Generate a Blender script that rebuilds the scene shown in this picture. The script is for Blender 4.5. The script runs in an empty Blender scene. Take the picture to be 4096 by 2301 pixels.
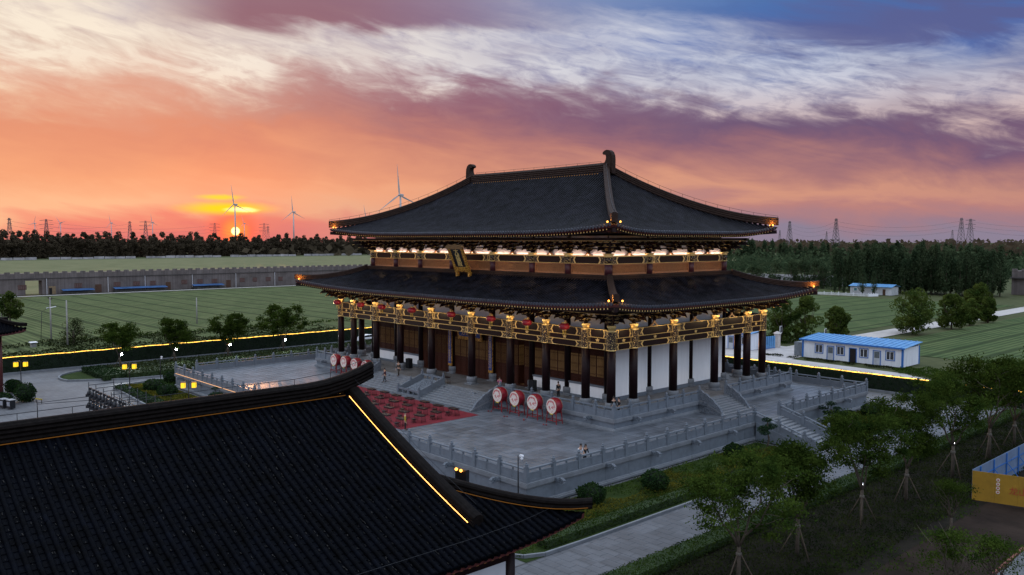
import bpy, math, random
import numpy as np
from mathutils import Vector, Matrix
R = math.radians
SC = bpy.context.scene
COL = SC.collection
rng = random.Random(7)
nrg = np.random.default_rng(11)

# ------------------------------------------------------------------ camera
cam_d = bpy.data.cameras.new('camera'); cam = bpy.data.objects.new('camera', cam_d); COL.objects.link(cam)
cam_d.sensor_width = 36.0; cam_d.lens = 29.255; cam_d.clip_start = 0.5; cam_d.clip_end = 20000
cam.location = (78.588, -75.628, 19.874)
cam.rotation_euler = (R(90) - 0.0573, 0, 0.8308)
SC.camera = cam
YAW = 0.8308
SUN = Vector((-0.91310, 0.40762, 0.00982)).normalized()

# ------------------------------------------------------------------ render settings
SC.render.engine = 'CYCLES'
SC.view_settings.view_transform = 'Standard'; SC.view_settings.look = 'None'
SC.view_settings.exposure = 0.16; SC.view_settings.gamma = 1.0; SC.view_settings.use_curve_mapping = False
cy = SC.cycles
cy.use_denoising = True
try: cy.denoiser = 'OPENIMAGEDENOISE'
except Exception: pass
cy.max_bounces = 6; cy.diffuse_bounces = 3; cy.glossy_bounces = 2; cy.transmission_bounces = 3
cy.transparent_max_bounces = 6; cy.volume_bounces = 0; cy.caustics_reflective = False; cy.caustics_refractive = False
cy.sample_clamp_indirect = 4.0
try: cy.use_light_tree = True
except Exception: pass

def lin(r, g, b, k=1.0):
    f = lambda c: ((c/255)/12.92 if c/255 <= 0.04045 else ((c/255+0.055)/1.055)**2.4)
    return (f(r)*k, f(g)*k, f(b)*k, 1.0)

# ------------------------------------------------------------------ world: dusk sky
world = bpy.data.worlds.new('World'); SC.world = world; world.use_nodes = True
nt = world.node_tree; nt.nodes.clear(); NL = nt.links
def nd(t, **k):
    n = nt.nodes.new(t)
    for a, b in k.items(): setattr(n, a, b)
    return n
def put(sock, v):
    if isinstance(v, (int, float)): sock.default_value = v
    elif isinstance(v, (tuple, list)): sock.default_value = v
    else: NL.new(v, sock)
def mt(op, a, b=0.0, c=0.0, clamp=False):
    n = nd('ShaderNodeMath', operation=op, use_clamp=clamp)
    put(n.inputs[0], a); put(n.inputs[1], b); put(n.inputs[2], c); return n.outputs[0]
def sstep(x, a, b):
    n = nd('ShaderNodeMapRange', interpolation_type='SMOOTHSTEP')
    put(n.inputs[0], x); n.inputs[1].default_value = a; n.inputs[2].default_value = b
    n.inputs[3].default_value = 0; n.inputs[4].default_value = 1; return n.outputs[0]
def mixc(f, a, b, mode='MIX'):
    n = nd('ShaderNodeMix', data_type='RGBA', blend_type=mode)
    put(n.inputs[0], f); put(n.inputs[6], a); put(n.inputs[7], b); return n.outputs[2]
def ramp(x, lo, hi, stops):
    m = nd('ShaderNodeMapRange'); put(m.inputs[0], x); m.inputs[1].default_value = lo; m.inputs[2].default_value = hi
    r = nd('ShaderNodeValToRGB'); NL.new(m.outputs[0], r.inputs[0]); e = r.color_ramp.elements
    while len(e) > 1: e.remove(e[0])
    e[0].position = (stops[0][0]-lo)/(hi-lo); e[0].color = stops[0][1]
    for p, c in stops[1:]:
        q = e.new((p-lo)/(hi-lo)); q.color = c
    return r.outputs[0]
def curve(x, pts, lo, hi, vmax):
    st = [(p, (v/vmax, v/vmax, v/vmax, 1)) for p, v in pts]
    s = nd('ShaderNodeSeparateColor'); NL.new(ramp(x, lo, hi, st), s.inputs[0])
    return mt('MULTIPLY', s.outputs[0], vmax)

tc = nd('ShaderNodeTexCoord'); D = tc.outputs['Generated']
sp = nd('ShaderNodeSeparateXYZ'); NL.new(D, sp.inputs[0])
DX, DY, DZ = sp.outputs
el = mt('MULTIPLY', mt('ARCSINE', DZ), 57.2958)
# azimuth in degrees to the right of the compass bearing the hall's corner is seen along
ca, sa = math.cos(YAW), math.sin(YAW)
rr = mt('ADD', mt('MULTIPLY', DX, ca), mt('MULTIPLY', DY, sa))
ff = mt('ADD', mt('MULTIPLY', DX, -sa), mt('MULTIPLY', DY, ca))
az = mt('MULTIPLY', mt('ARCTAN2', rr, ff), 57.2958)
def noise(u, v, w, scale, detail=6, rough=0.55, dist=0.0):
    c = nd('ShaderNodeCombineXYZ'); put(c.inputs[0], u); put(c.inputs[1], v); put(c.inputs[2], w)
    n = nd('ShaderNodeTexNoise'); NL.new(c.outputs[0], n.inputs['Vector'])
    n.inputs['Scale'].default_value = scale; n.inputs['Detail'].default_value = detail
    n.inputs['Roughness'].default_value = rough; n.inputs['Distortion'].default_value = dist
    return n.outputs[0]
u_ = mt('MULTIPLY', az, 0.1); e_ = mt('MULTIPLY', el, 0.1)
nBig = mt('SUBTRACT', noise(u_, mt('MULTIPLY', e_, 2.6), 3.1, 1.1, 4, 0.5, 0.4), 0.5)
shear = mt('ADD', e_, mt('MULTIPLY', u_, 0.16))
nSt = mt('SUBTRACT', noise(mt('MULTIPLY', u_, 0.8), mt('MULTIPLY', shear, 2.9), 7.7, 1.4, 6, 0.58, 0.9), 0.5)
nFi = mt('SUBTRACT', noise(mt('MULTIPLY', u_, 1.3), mt('MULTIPLY', shear, 3.4), 1.3, 2.4, 6, 0.62, 0.8), 0.5)
nTh = mt('SUBTRACT', noise(mt('MULTIPLY', u_, 0.9), mt('MULTIPLY', mt('ADD', e_, mt('MULTIPLY', u_, 0.22)), 7.0), 5.5, 3.0, 5, 0.6, 0.5), 0.5)
elw = mt('ADD', el, mt('ADD', mt('MULTIPLY', nBig, 4.2), mt('MULTIPLY', nSt, 3.2)))
side = sstep(az, -30, 20)
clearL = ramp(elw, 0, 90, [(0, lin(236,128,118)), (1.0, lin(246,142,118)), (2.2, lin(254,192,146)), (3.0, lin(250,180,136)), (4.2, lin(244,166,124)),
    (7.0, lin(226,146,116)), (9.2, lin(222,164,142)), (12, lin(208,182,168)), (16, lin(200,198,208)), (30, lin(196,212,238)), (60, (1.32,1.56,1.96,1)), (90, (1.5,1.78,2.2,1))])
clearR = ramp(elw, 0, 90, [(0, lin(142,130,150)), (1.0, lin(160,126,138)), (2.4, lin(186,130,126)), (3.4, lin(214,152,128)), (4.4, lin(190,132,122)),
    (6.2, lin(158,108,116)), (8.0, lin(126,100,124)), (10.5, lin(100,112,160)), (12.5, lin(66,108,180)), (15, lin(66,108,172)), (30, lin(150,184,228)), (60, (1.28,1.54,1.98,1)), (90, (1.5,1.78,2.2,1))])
base = mixc(side, clearL, clearR)
# purple cloud banks
pc2 = curve(az, [(-40, 9.0), (-18, 10.6), (0, 10.0), (16, 8.5), (34, 6.8), (60, 7)], -60, 60, 20)
d2 = mt('SUBTRACT', elw, pc2)
m2 = mt('MULTIPLY', mt('MULTIPLY', sstep(d2, -5.0, -0.6), sstep(d2, 1.5, 0.3)), sstep(az, -24, -4))
m2 = mt('MULTIPLY', m2, mt('ADD', 0.82, mt('MULTIPLY', nFi, 1.0)), clamp=True)
pcol = mixc(side, lin(158,80,92), lin(98,80,118))
base = mixc(mt('MULTIPLY', m2, 0.95, clamp=True), base, pcol)
# white cirrus band
wc = curve(az, [(-60, 12), (-32, 12.2), (-17, 12.3), (0, 13.0), (16, 11.0), (34, 8.6), (60, 8)], -60, 60, 20)
ww = curve(az, [(-60, 3), (-32, 4.2), (-15, 2.5), (0, 2.6), (16, 2.5), (34, 1.7), (60, 2.0)], -60, 60, 20)
elv = mt('ADD', el, mt('ADD', mt('MULTIPLY', nBig, 3.4), mt('ADD', mt('MULTIPLY', nSt, 5.6), mt('MULTIPLY', nFi, 3.0))))
dw = mt('DIVIDE', mt('ABSOLUTE', mt('SUBTRACT', elv, wc)), ww)
mw = mt('MULTIPLY', sstep(dw, 1.5, 0.2), mt('ADD', 0.78, mt('ADD', mt('MULTIPLY', nFi, 2.4), mt('MULTIPLY', nTh, 1.6))), clamp=True)
wcol = mixc(side, lin(250,236,216), lin(206,212,228))
wcol = mixc(sstep(el, 6, 11.5), mixc(side, lin(244,196,150), lin(206,176,172)), wcol)
mw = mt('MULTIPLY', mw, mt('ADD', 0.86, mt('MULTIPLY', nBig, 1.3)), clamp=True)
base = mixc(mt('MULTIPLY', mw, 0.95), base, wcol)
# purple bank high on the left, blue grey banks high on the right
eltop = mt('ADD', el, mt('ADD', mt('MULTIPLY', nBig, 3.0), mt('MULTIPLY', nSt, 3.0)))
m1 = mt('MULTIPLY', mt('MULTIPLY', sstep(eltop, 12.9, 14.2), sstep(eltop, 19.0, 16.5)), mt('MULTIPLY', sstep(az, -26, -17), sstep(az, 8, -5)))
base = mixc(mt('MULTIPLY', m1, 0.92, clamp=True), base, mixc(sstep(az, -14, 4), lin(136,88,106), lin(120,112,150)))
m3 = mt('MULTIPLY', mt('MULTIPLY', sstep(mt('ADD', el, mt('MULTIPLY', nSt, 7.0)), 11.2, 12.6), sstep(mt('ADD', el, mt('MULTIPLY', nSt, 7.0)), 16, 13.4)), sstep(az, 10, 22))
base = mixc(mt('MULTIPLY', m3, 0.85, clamp=True), base, lin(88,92,142))
# away from the sunset the low sky is lifted to pale blue to light the walls
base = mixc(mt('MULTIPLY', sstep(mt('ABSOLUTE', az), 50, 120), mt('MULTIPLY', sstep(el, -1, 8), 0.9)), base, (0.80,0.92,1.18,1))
# broken cloud over the rest of the dome
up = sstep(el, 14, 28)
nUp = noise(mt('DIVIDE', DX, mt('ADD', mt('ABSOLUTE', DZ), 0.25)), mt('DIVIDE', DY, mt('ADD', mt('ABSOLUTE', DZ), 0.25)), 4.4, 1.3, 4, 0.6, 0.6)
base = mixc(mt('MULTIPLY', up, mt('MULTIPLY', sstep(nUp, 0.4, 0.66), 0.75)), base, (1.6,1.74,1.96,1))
# glow round the sun, the sun's disc and the lit cloud bars above it
sv = nd('ShaderNodeVectorMath', operation='DOT_PRODUCT'); NL.new(D, sv.inputs[0]); sv.inputs[1].default_value = SUN
ang = mt('MULTIPLY', mt('ARCCOSINE', mt('MINIMUM', sv.outputs['Value'], 0.9999999)), 57.2958)
base = mixc(mt('MULTIPLY', sstep(ang, 8, 0), 0.24), base, lin(255,112,80))
base = mixc(mt('MULTIPLY', sstep(ang, 2.4, 0.2), 0.85), base, (1.25,0.16,0.06,1))
saz = math.degrees(math.atan2(SUN.x*ca + SUN.y*sa, -SUN.x*sa + SUN.y*ca))
def bar(da, ec, hw, hh, col, k):
    global base
    x = mt('DIVIDE', mt('SUBTRACT', az, saz+da), hw); y = mt('DIVIDE', mt('SUBTRACT', mt('ADD', el, mt('MULTIPLY', nFi, 0.35)), ec), hh)
    d = mt('SQRT', mt('ADD', mt('MULTIPLY', x, x), mt('MULTIPLY', y, y)))
    base = mixc(mt('MULTIPLY', sstep(d, 1.15, 0.15), k), base, col)
bar(-0.6, 2.05, 3.4, 0.50, (1.35,0.72,0.02,1), 1.0); bar(0.4, 1.95, 1.2, 0.2, (2.2,1.7,0.6,1), 0.9); bar(-0.9, 2.75, 1.7, 0.24, (1.3,0.72,0.05,1), 0.95)
base = mixc(mt('MULTIPLY', sstep(ang, 1.1, 0.25), 0.9), base, (1.9,0.36,0.07,1))
disc = sstep(ang, 0.31, 0.20)
base = mixc(disc, base, (4.2, 2.5, 0.8, 1))
base = mixc(sstep(el, 0.0, -1.5), base, lin(70,66,64))
sky = nd('ShaderNodeTexSky'); sky.sky_type = 'NISHITA'; sky.sun_disc = False
sky.sun_elevation = R(1.0); sky.sun_rotation = math.atan2(SUN.x, SUN.y); sky.air_density = 1.5; sky.dust_density = 3.0
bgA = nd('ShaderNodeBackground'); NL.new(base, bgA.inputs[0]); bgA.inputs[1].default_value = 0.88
bgB = nd('ShaderNodeBackground'); NL.new(sky.outputs[0], bgB.inputs[0]); bgB.inputs[1].default_value = 0.012
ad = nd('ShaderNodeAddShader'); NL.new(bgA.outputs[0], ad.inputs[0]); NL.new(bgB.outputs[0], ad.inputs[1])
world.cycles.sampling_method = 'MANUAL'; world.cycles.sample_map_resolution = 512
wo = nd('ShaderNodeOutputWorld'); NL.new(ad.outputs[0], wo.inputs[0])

# ------------------------------------------------------------------ the setting sun
sl = bpy.data.lights.new('sun', 'SUN'); sl.energy = 0.8; sl.angle = R(0.6); sl.color = (1.0, 0.45, 0.2)
so = bpy.data.objects.new('sun', sl); COL.objects.link(so)
sd = Vector((SUN.x, SUN.y, 0.045)).normalized(); so.rotation_euler = sd.to_track_quat('Z', 'Y').to_euler()
so.location = (0, 0, 120)
# ------------------------------------------------------------------ helpers
class MB:
    """collects faces of one mesh: v vertices, f faces, m material index, s smooth flag"""
    def __init__(s): s.v = []; s.f = []; s.m = []; s.s = []
    def add(s, vs, fs, mi=0, sm=False):
        n = len(s.v); s.v += [tuple(p) for p in vs]
        s.f += [tuple(i+n for i in f) for f in fs]; s.m += [mi]*len(fs); s.s += [sm]*len(fs); return s
    def box(s, x0, x1, y0, y1, z0, z1, mi=0):
        return s.add([(x0,y0,z0),(x1,y0,z0),(x1,y1,z0),(x0,y1,z0),(x0,y0,z1),(x1,y0,z1),(x1,y1,z1),(x0,y1,z1)],
            [(0,3,2,1),(4,5,6,7),(0,1,5,4),(1,2,6,5),(2,3,7,6),(3,0,4,7)], mi)
    def bxc(s, c, sx, sy, sz, mi=0): return s.box(c[0]-sx/2,c[0]+sx/2,c[1]-sy/2,c[1]+sy/2,c[2]-sz/2,c[2]+sz/2,mi)
    def cham(s, x0, x1, y0, y1, z0, z1, c, mi=0):
        """box with its upper edges chamfered"""
        a = [(x0,y0,z0),(x1,y0,z0),(x1,y1,z0),(x0,y1,z0)]; b = [(x,y,z1-c) for x,y,_ in a]
        t = [(x0+c,y0+c,z1),(x1-c,y0+c,z1),(x1-c,y1-c,z1),(x0+c,y1-c,z1)]
        f = [(0,3,2,1),(8,9,10,11)]
        for i in range(4):
            j = (i+1)%4; f += [(i,j,4+j,4+i),(4+i,4+j,8+j,8+i)]
        return s.add(a+b+t, f, mi)
    def bar(s, p, q, w, h, mi=0, up=(0,0,1)):
        p, q = Vector(p), Vector(q); d = (q-p).normalized(); u = Vector(up)
        if abs(d.dot(u)) > 0.98: u = Vector((1,0,0))
        r = d.cross(u).normalized()*(w/2); t = r.cross(d).normalized()*(h/2)
        vs = [p-r-t,p+r-t,p+r+t,p-r+t,q-r-t,q+r-t,q+r+t,q-r+t]
        return s.add(vs, [(0,1,2,3),(7,6,5,4),(0,4,5,1),(1,5,6,2),(2,6,7,3),(3,7,4,0)], mi)
    def lathe(s, prof, n=16, c=(0,0), mi=0, sm=True, cap=True):
        vs = []
        for r, z in prof:
            for i in range(n):
                a = 2*math.pi*i/n; vs.append((c[0]+r*math.cos(a), c[1]+r*math.sin(a), z))
        fs = [(k*n+i, k*n+(i+1)%n, (k+1)*n+(i+1)%n, (k+1)*n+i) for k in range(len(prof)-1) for i in range(n)]
        s.add(vs, fs, mi, sm)
        if cap:
            m = len(s.v)-len(vs); s.f += [tuple(range(m+n-1, m-1, -1)), tuple(range(m+(len(prof)-1)*n, m+len(prof)*n))]; s.m += [mi]*2; s.s += [False]*2
        return s
    def tube(s, path, r, n=6, mi=0, sm=True, cap=True):
        P = [Vector(p) for p in path]; k = len(P); rs = r if isinstance(r, (list, tuple)) else [r]*k; vs = []
        for i in range(k):
            d = (P[min(i+1,k-1)]-P[max(i-1,0)]).normalized()
            u = Vector((0,0,1)) if abs(d.z) < 0.95 else Vector((1,0,0))
            a = d.cross(u).normalized(); b = a.cross(d)
            vs += [P[i]+a*(rs[i]*math.cos(2*math.pi*j/n))+b*(rs[i]*math.sin(2*math.pi*j/n)) for j in range(n)]
        fs = [(i*n+j, i*n+(j+1)%n, (i+1)*n+(j+1)%n, (i+1)*n+j) for i in range(k-1) for j in range(n)]
        if cap: fs += [tuple(range(n-1,-1,-1)), tuple(range((k-1)*n, k*n))]
        return s.add(vs, fs, mi, sm)
    def prism(s, poly, o, ax, ay, az, mi=0, sm=False):
        """polygon (2D) in the plane o + x*ax + y*ay, extruded by the vector az"""
        o, ax, ay, az = Vector(o), Vector(ax), Vector(ay), Vector(az); n = len(poly)
        a = [o+ax*x+ay*y for x, y in poly]; b = [p+az for p in a]
        fs = [(i,(i+1)%n,n+(i+1)%n,n+i) for i in range(n)] + [tuple(range(n-1,-1,-1)), tuple(range(n,2*n))]
        return s.add(a+b, fs, mi, sm)
    def sweep(s, path, prof, mi=0, side=None, cap=True, sm=False):
        """closed profile [(lateral, up)] swept along path, up = world z"""
        P = [Vector(p) for p in path]; k = len(P); n = len(prof); vs = []
        for i in range(k):
            d = P[min(i+1,k-1)]-P[max(i-1,0)]; d.z = 0; d.normalize(); r = Vector((d.y,-d.x,0))
            vs += [P[i]+r*a+Vector((0,0,b)) for a, b in prof]
        fs = [(i*n+j, i*n+(j+1)%n, (i+1)*n+(j+1)%n, (i+1)*n+j) for i in range(k-1) for j in range(n)]
        if cap: fs += [tuple(range(n-1,-1,-1)), tuple(range((k-1)*n, k*n))]
        return s.add(vs, fs, mi, sm)
    def ball(s, c, rx, ry, rz, n=12, k=8, mi=0):
        pr = [(math.sin(math.pi*i/k), -math.cos(math.pi*i/k)) for i in range(k+1)]
        vs = [(c[0]+rx*r*math.cos(2*math.pi*j/n), c[1]+ry*r*math.sin(2*math.pi*j/n), c[2]+rz*z) for r, z in pr for j in range(n)]
        return s.add(vs, [(i*n+j, i*n+(j+1)%n, (i+1)*n+(j+1)%n, (i+1)*n+j) for i in range(k) for j in range(n)], mi, True)
    def mesh(s, name, mats):
        me = bpy.data.meshes.new(name); me.from_pydata(s.v, [], s.f)
        if not isinstance(mats, (list, tuple)): mats = [mats]
        for m in mats: me.materials.append(m)
        if len(mats) > 1: me.polygons.foreach_set('material_index', s.m)
        if any(s.s): me.polygons.foreach_set('use_smooth', s.s)
        me.update(); return me
    def build(s, name, mats, parent=None, **k): return obj(name, s.mesh(name, mats), parent, **k)

def obj(name, me, parent=None, loc=(0,0,0), rot=(0,0,0), scale=(1,1,1), kind=None, label=None):
    o = bpy.data.objects.new(name, me); COL.objects.link(o)
    o.location = loc; o.rotation_euler = rot; o.scale = scale
    if parent is not None:
        o.parent = parent
        r = parent
        off = Vector(r.get('_off', (0,0,0)))
        if off.length: o.matrix_parent_inverse = Matrix.Translation(-off)
    if kind: o['kind'] = kind
    if label: o['label'] = label
    return o
def tag(o, label, cat, group=None):
    o['label'] = label; o['category'] = cat
    if group: o['group'] = group
    return o
def thing(name, label, cat, loc=(0,0,0), rz=0, group=None, world=False):
    """an Empty at the thing's base that parents its parts; world=True: the parts are given in world coordinates"""
    o = bpy.data.objects.new(name, None); COL.objects.link(o); o.empty_display_size = 0.3
    o.location = loc; o.rotation_euler = (0,0,rz)
    if world: o['_off'] = tuple(loc)
    return tag(o, label, cat, group)
def dup(root, loc, rz=0, label=None, group=None, scale=None):
    """a copy of a thing with copies of its parts and their sub-parts"""
    r = root.copy(); COL.objects.link(r); r.location = loc; r.rotation_euler = (0,0,rz)
    if scale: r.scale = (scale,)*3 if isinstance(scale, (int,float)) else scale
    if label: r['label'] = label
    if group: r['group'] = group
    for ch in KIDS(root):
        c = ch.copy(); COL.objects.link(c); c.parent = r
        for g in KIDS(ch):
            d = g.copy(); COL.objects.link(d); d.parent = c
    return r
def KIDS(o): return [c for c in _kids.get(o.name, [])] if False else list(o.children)
def struct(name, me): o = obj(name, me); o['kind'] = 'structure'; return o
ORD = 'first second third fourth fifth sixth seventh eighth ninth tenth eleventh twelfth thirteenth fourteenth fifteenth sixteenth'.split()

# ------------------------------------------------------------------ procedural materials
_M = {}
def M(name, col, rough=0.75, var=0.25, scale=3.0, bump=0.0, bscale=25.0, metal=0.0, spec=0.4, emit=None, es=0.0, col2=None,
      rnd=0.0, world=False, cell=None, detail=6, thr=None, coat=0.0, stretch=None):
    """Principled material: noise between two tones, random tone per object (rnd) or per slab (cell = slab size), noise bump;
    thr = hard threshold of the noise between the two tones"""
    if name in _M: return _M[name]
    m = bpy.data.materials.new(name); m.use_nodes = True; t = m.node_tree; b = t.nodes['Principled BSDF']; L = t.links
    b.inputs['Roughness'].default_value = rough; b.inputs['Metallic'].default_value = metal
    b.inputs['Specular IOR Level'].default_value = spec; b.inputs['Coat Weight'].default_value = coat
    def n(ty): return t.nodes.new(ty)
    if world: g = n('ShaderNodeNewGeometry'); co = g.outputs['Position']
    else: g = n('ShaderNodeTexCoord'); co = g.outputs['Object']
    if stretch:
        mp = n('ShaderNodeMapping'); L.new(co, mp.inputs[0]); mp.inputs['Scale'].default_value = stretch; co2 = mp.outputs[0]
    else: co2 = co
    nz = n('ShaderNodeTexNoise'); nz.inputs['Scale'].default_value = scale; nz.inputs['Detail'].default_value = detail; nz.inputs['Roughness'].default_value = 0.62
    L.new(co2, nz.inputs['Vector'])
    c1 = tuple(col[:3])+(1,)
    if col2 is None: ca_ = tuple(max(0, c*(1-var)) for c in c1[:3])+(1,); cb = tuple(min(1, c*(1+var)) for c in c1[:3])+(1,)
    else: ca_, cb = c1, tuple(col2[:3])+(1,)
    r = n('ShaderNodeValToRGB'); L.new(nz.outputs[0], r.inputs[0]); e = r.color_ramp.elements
    if thr is None: e[0].position = 0.3; e[1].position = 0.7
    else: e[0].position = thr-0.015; e[1].position = thr+0.015
    e[0].color = ca_; e[1].color = cb
    out = r.outputs[0]
    def jitter(fac, amt):
        nonlocal out
        mr = n('ShaderNodeMapRange'); L.new(fac, mr.inputs[0]); mr.inputs[3].default_value = 1-amt; mr.inputs[4].default_value = 1+amt
        mx = n('ShaderNodeMix'); mx.data_type = 'RGBA'; mx.blend_type = 'MULTIPLY'; mx.inputs[0].default_value = 1
        L.new(out, mx.inputs[6]); cc = n('ShaderNodeCombineColor')
        for i in range(3): L.new(mr.outputs[0], cc.inputs[i])
        L.new(cc.outputs[0], mx.inputs[7]); out = mx.outputs[2]
    if rnd: oi = n('ShaderNodeObjectInfo'); jitter(oi.outputs['Random'], rnd)
    if cell:
        ge = n('ShaderNodeNewGeometry'); vm = n('ShaderNodeVectorMath'); vm.operation = 'DIVIDE'; L.new(ge.outputs['Position'], vm.inputs[0]); vm.inputs[1].default_value = (cell[0], cell[1], 1000)
        va = n('ShaderNodeVectorMath'); va.operation = 'ADD'; L.new(vm.outputs[0], va.inputs[0]); va.inputs[1].default_value = (cell[2], cell[3], 0)
        fl = n('ShaderNodeVectorMath'); fl.operation = 'FLOOR'; L.new(va.outputs[0], fl.inputs[0])
        wn = n('ShaderNodeTexWhiteNoise'); L.new(fl.outputs[0], wn.inputs['Vector']); jitter(wn.outputs['Value'], 0.22)
    L.new(out, b.inputs['Base Color'])
    if bump:
        nb = n('ShaderNodeTexNoise'); nb.inputs['Scale'].default_value = bscale; nb.inputs['Detail'].default_value = 4; L.new(co2, nb.inputs['Vector'])
        bp = n('ShaderNodeBump'); bp.inputs['Strength'].default_value = bump; bp.inputs['Distance'].default_value = 0.05
        L.new(nb.outputs[0], bp.inputs['Height']); L.new(bp.outputs[0], b.inputs['Normal'])
    if emit:
        b.inputs['Emission Color'].default_value = tuple(emit[:3])+(1,); b.inputs['Emission Strength'].default_value = es
    _M[name] = m; return m
def leafmat(name, a, b_, scale=0.6, trans=0.35, rnd=0.22):
    if name in _M: return _M[name]
    m = bpy.data.materials.new(name); m.use_nodes = True; t = m.node_tree; L = t.links; t.nodes.clear()
    o = t.nodes.new('ShaderNodeOutputMaterial'); g = t.nodes.new('ShaderNodeNewGeometry'); nz = t.nodes.new('ShaderNodeTexNoise')
    nz.inputs['Scale'].default_value = scale; nz.inputs['Detail'].default_value = 5; L.new(g.outputs['Position'], nz.inputs['Vector'])
    r = t.nodes.new('ShaderNodeValToRGB'); L.new(nz.outputs[0], r.inputs[0]); e = r.color_ramp.elements
    e[0].position = 0.32; e[1].position = 0.68; e[0].color = tuple(a)+(1,); e[1].color = tuple(b_)+(1,)
    oi = t.nodes.new('ShaderNodeObjectInfo'); hs = t.nodes.new('ShaderNodeHueSaturation'); L.new(r.outputs[0], hs.inputs['Color'])
    mr = t.nodes.new('ShaderNodeMapRange'); L.new(oi.outputs['Random'], mr.inputs[0]); mr.inputs[3].default_value = 1-rnd; mr.inputs[4].default_value = 1+rnd; L.new(mr.outputs[0], hs.inputs['Value'])
    d = t.nodes.new('ShaderNodeBsdfDiffuse'); tr = t.nodes.new('ShaderNodeBsdfTranslucent'); L.new(hs.outputs[0], d.inputs[0]); L.new(hs.outputs[0], tr.inputs[0])
    mx = t.nodes.new('ShaderNodeMixShader'); mx.inputs[0].default_value = trans; L.new(d.outputs[0], mx.inputs[1]); L.new(tr.outputs[0], mx.inputs[2]); L.new(mx.outputs[0], o.inputs[0])
    _M[name] = m; return m
def EM(name, col, s, flick=0.0):
    m = M(name, tuple(c*0.04 for c in col[:3]), emit=col, es=s, var=0.0, spec=0.1)
    if flick:       # uneven brightness along a strip of small lamps
        t = m.node_tree; g = t.nodes.new('ShaderNodeNewGeometry'); n = t.nodes.new('ShaderNodeTexNoise'); n.inputs['Scale'].default_value = 1.7; t.links.new(g.outputs['Position'], n.inputs['Vector'])
        r = t.nodes.new('ShaderNodeMapRange'); t.links.new(n.outputs[0], r.inputs[0]); r.inputs[1].default_value = 0.3; r.inputs[2].default_value = 0.7; r.inputs[3].default_value = s*(1-flick); r.inputs[4].default_value = s*(1+flick); t.links.new(r.outputs[0], t.nodes['Principled BSDF'].inputs['Emission Strength'])
    return m

TILE = M('roof_tile', (0.0085,0.0085,0.0120), 0.40, 0.85, 0.9, bump=0.2, bscale=40, spec=0.06, world=True)
PAN = M('shaded_pan_tile', (0.0014,0.0014,0.002), 0.8, 0.5, 2.2, spec=0.1, world=True)  # shade between the tile rows put into the colour, far darker than TILE
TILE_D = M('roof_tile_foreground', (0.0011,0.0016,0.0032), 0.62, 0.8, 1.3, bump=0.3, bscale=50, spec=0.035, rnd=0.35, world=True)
RIDGE = M('ridge_brick', (0.030,0.018,0.014), 0.7, 0.35, 3, bump=0.3, bscale=30, spec=0.12)  # brown-red brick tone includes the amber lamp wash on the hips
CAPT = M('eave_tile_end', (0.028,0.035,0.050), 0.5, 0.35, 4, rnd=0.2)
WOOD = M('dark_lacquered_timber', (0.012,0.0050,0.0060), 0.42, 0.4, 6, spec=0.14)
WOODR = M('dark_red_timber', (0.075,0.016,0.016), 0.5, 0.3, 5)
WOODB = M('brown_timber', (0.045,0.013,0.007), 0.6, 0.4, 6, bump=0.1, bscale=30, spec=0.15)
WOODT = M('tan_lattice_timber', (0.30,0.13,0.055), 0.6, 0.3, 8)
GOLD = M('gold_paint', (0.72,0.52,0.20), 0.36, 0.22, 9, metal=0.35, bump=0.05)
SCROLL = M('gold_scrollwork_on_black', (0.018,0.010,0.010), 0.4, scale=8.5, col2=(0.66,0.48,0.19), thr=0.60, detail=2)
STONE = M('grey_granite', (0.135,0.160,0.19), 0.62, 0.14, 2.0, bump=0.12, bscale=60, spec=0.4, world=True)
STONE2 = M('worn_granite', (0.16,0.176,0.195), 0.6, 0.16, 1.2, bump=0.12, bscale=50, spec=0.4, world=True)
CARV = M('carved_granite', (0.12,0.14,0.165), 0.7, 0.55, 7.0, bump=1.0, bscale=9, spec=0.3)
WHITE = M('white_plaster', (0.87,0.88,0.89), 0.85, 0.05, 1.4, stretch=(1.6,1.6,0.22))
PAVE = M('terrace_paving', (0.100,0.114,0.134), 0.40, 0.30, 0.35, bump=0.06, bscale=30, spec=0.5, world=True, cell=(0.9,0.9,0.0,0.0))
PAVED = M('paving_bed', (0.05,0.052,0.056), 0.8, 0.2, 2, world=True)
METAL = M('dark_metal', (0.02,0.022,0.026), 0.45, 0.3, 6, metal=0.4)
BLUE = M('blue_steel_sheet', (0.09,0.26,0.50), 0.45, 0.22, 0.9)
GLASS = M('dark_window_glass', (0.012,0.016,0.022), 0.08, 0.1, 2, spec=0.6)
WPAINT = M('white_paint', (0.78,0.80,0.84), 0.5, 0.06, 2)
HAZE = 0.0
# ------------------------------------------------------------------ levels and plan of the great hall (metres, ground = 0)
ZT, ZP = 1.80, 3.01                         # terrace floor, hall platform floor
CX = [-25.32,-21.93,-16.25,-10.64,-3.90,3.90,10.64,16.25,21.93,25.32]   # outer column rows, long side
CY = [-13.81,-10.42,-3.81,3.81,10.42,13.81]                            # short side
hall = thing('temple_hall', 'great two-tiered temple hall with dark curved tile roofs and gilded beams on the stone platform', 'temple', (0,0,ZP), world=True)

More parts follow.
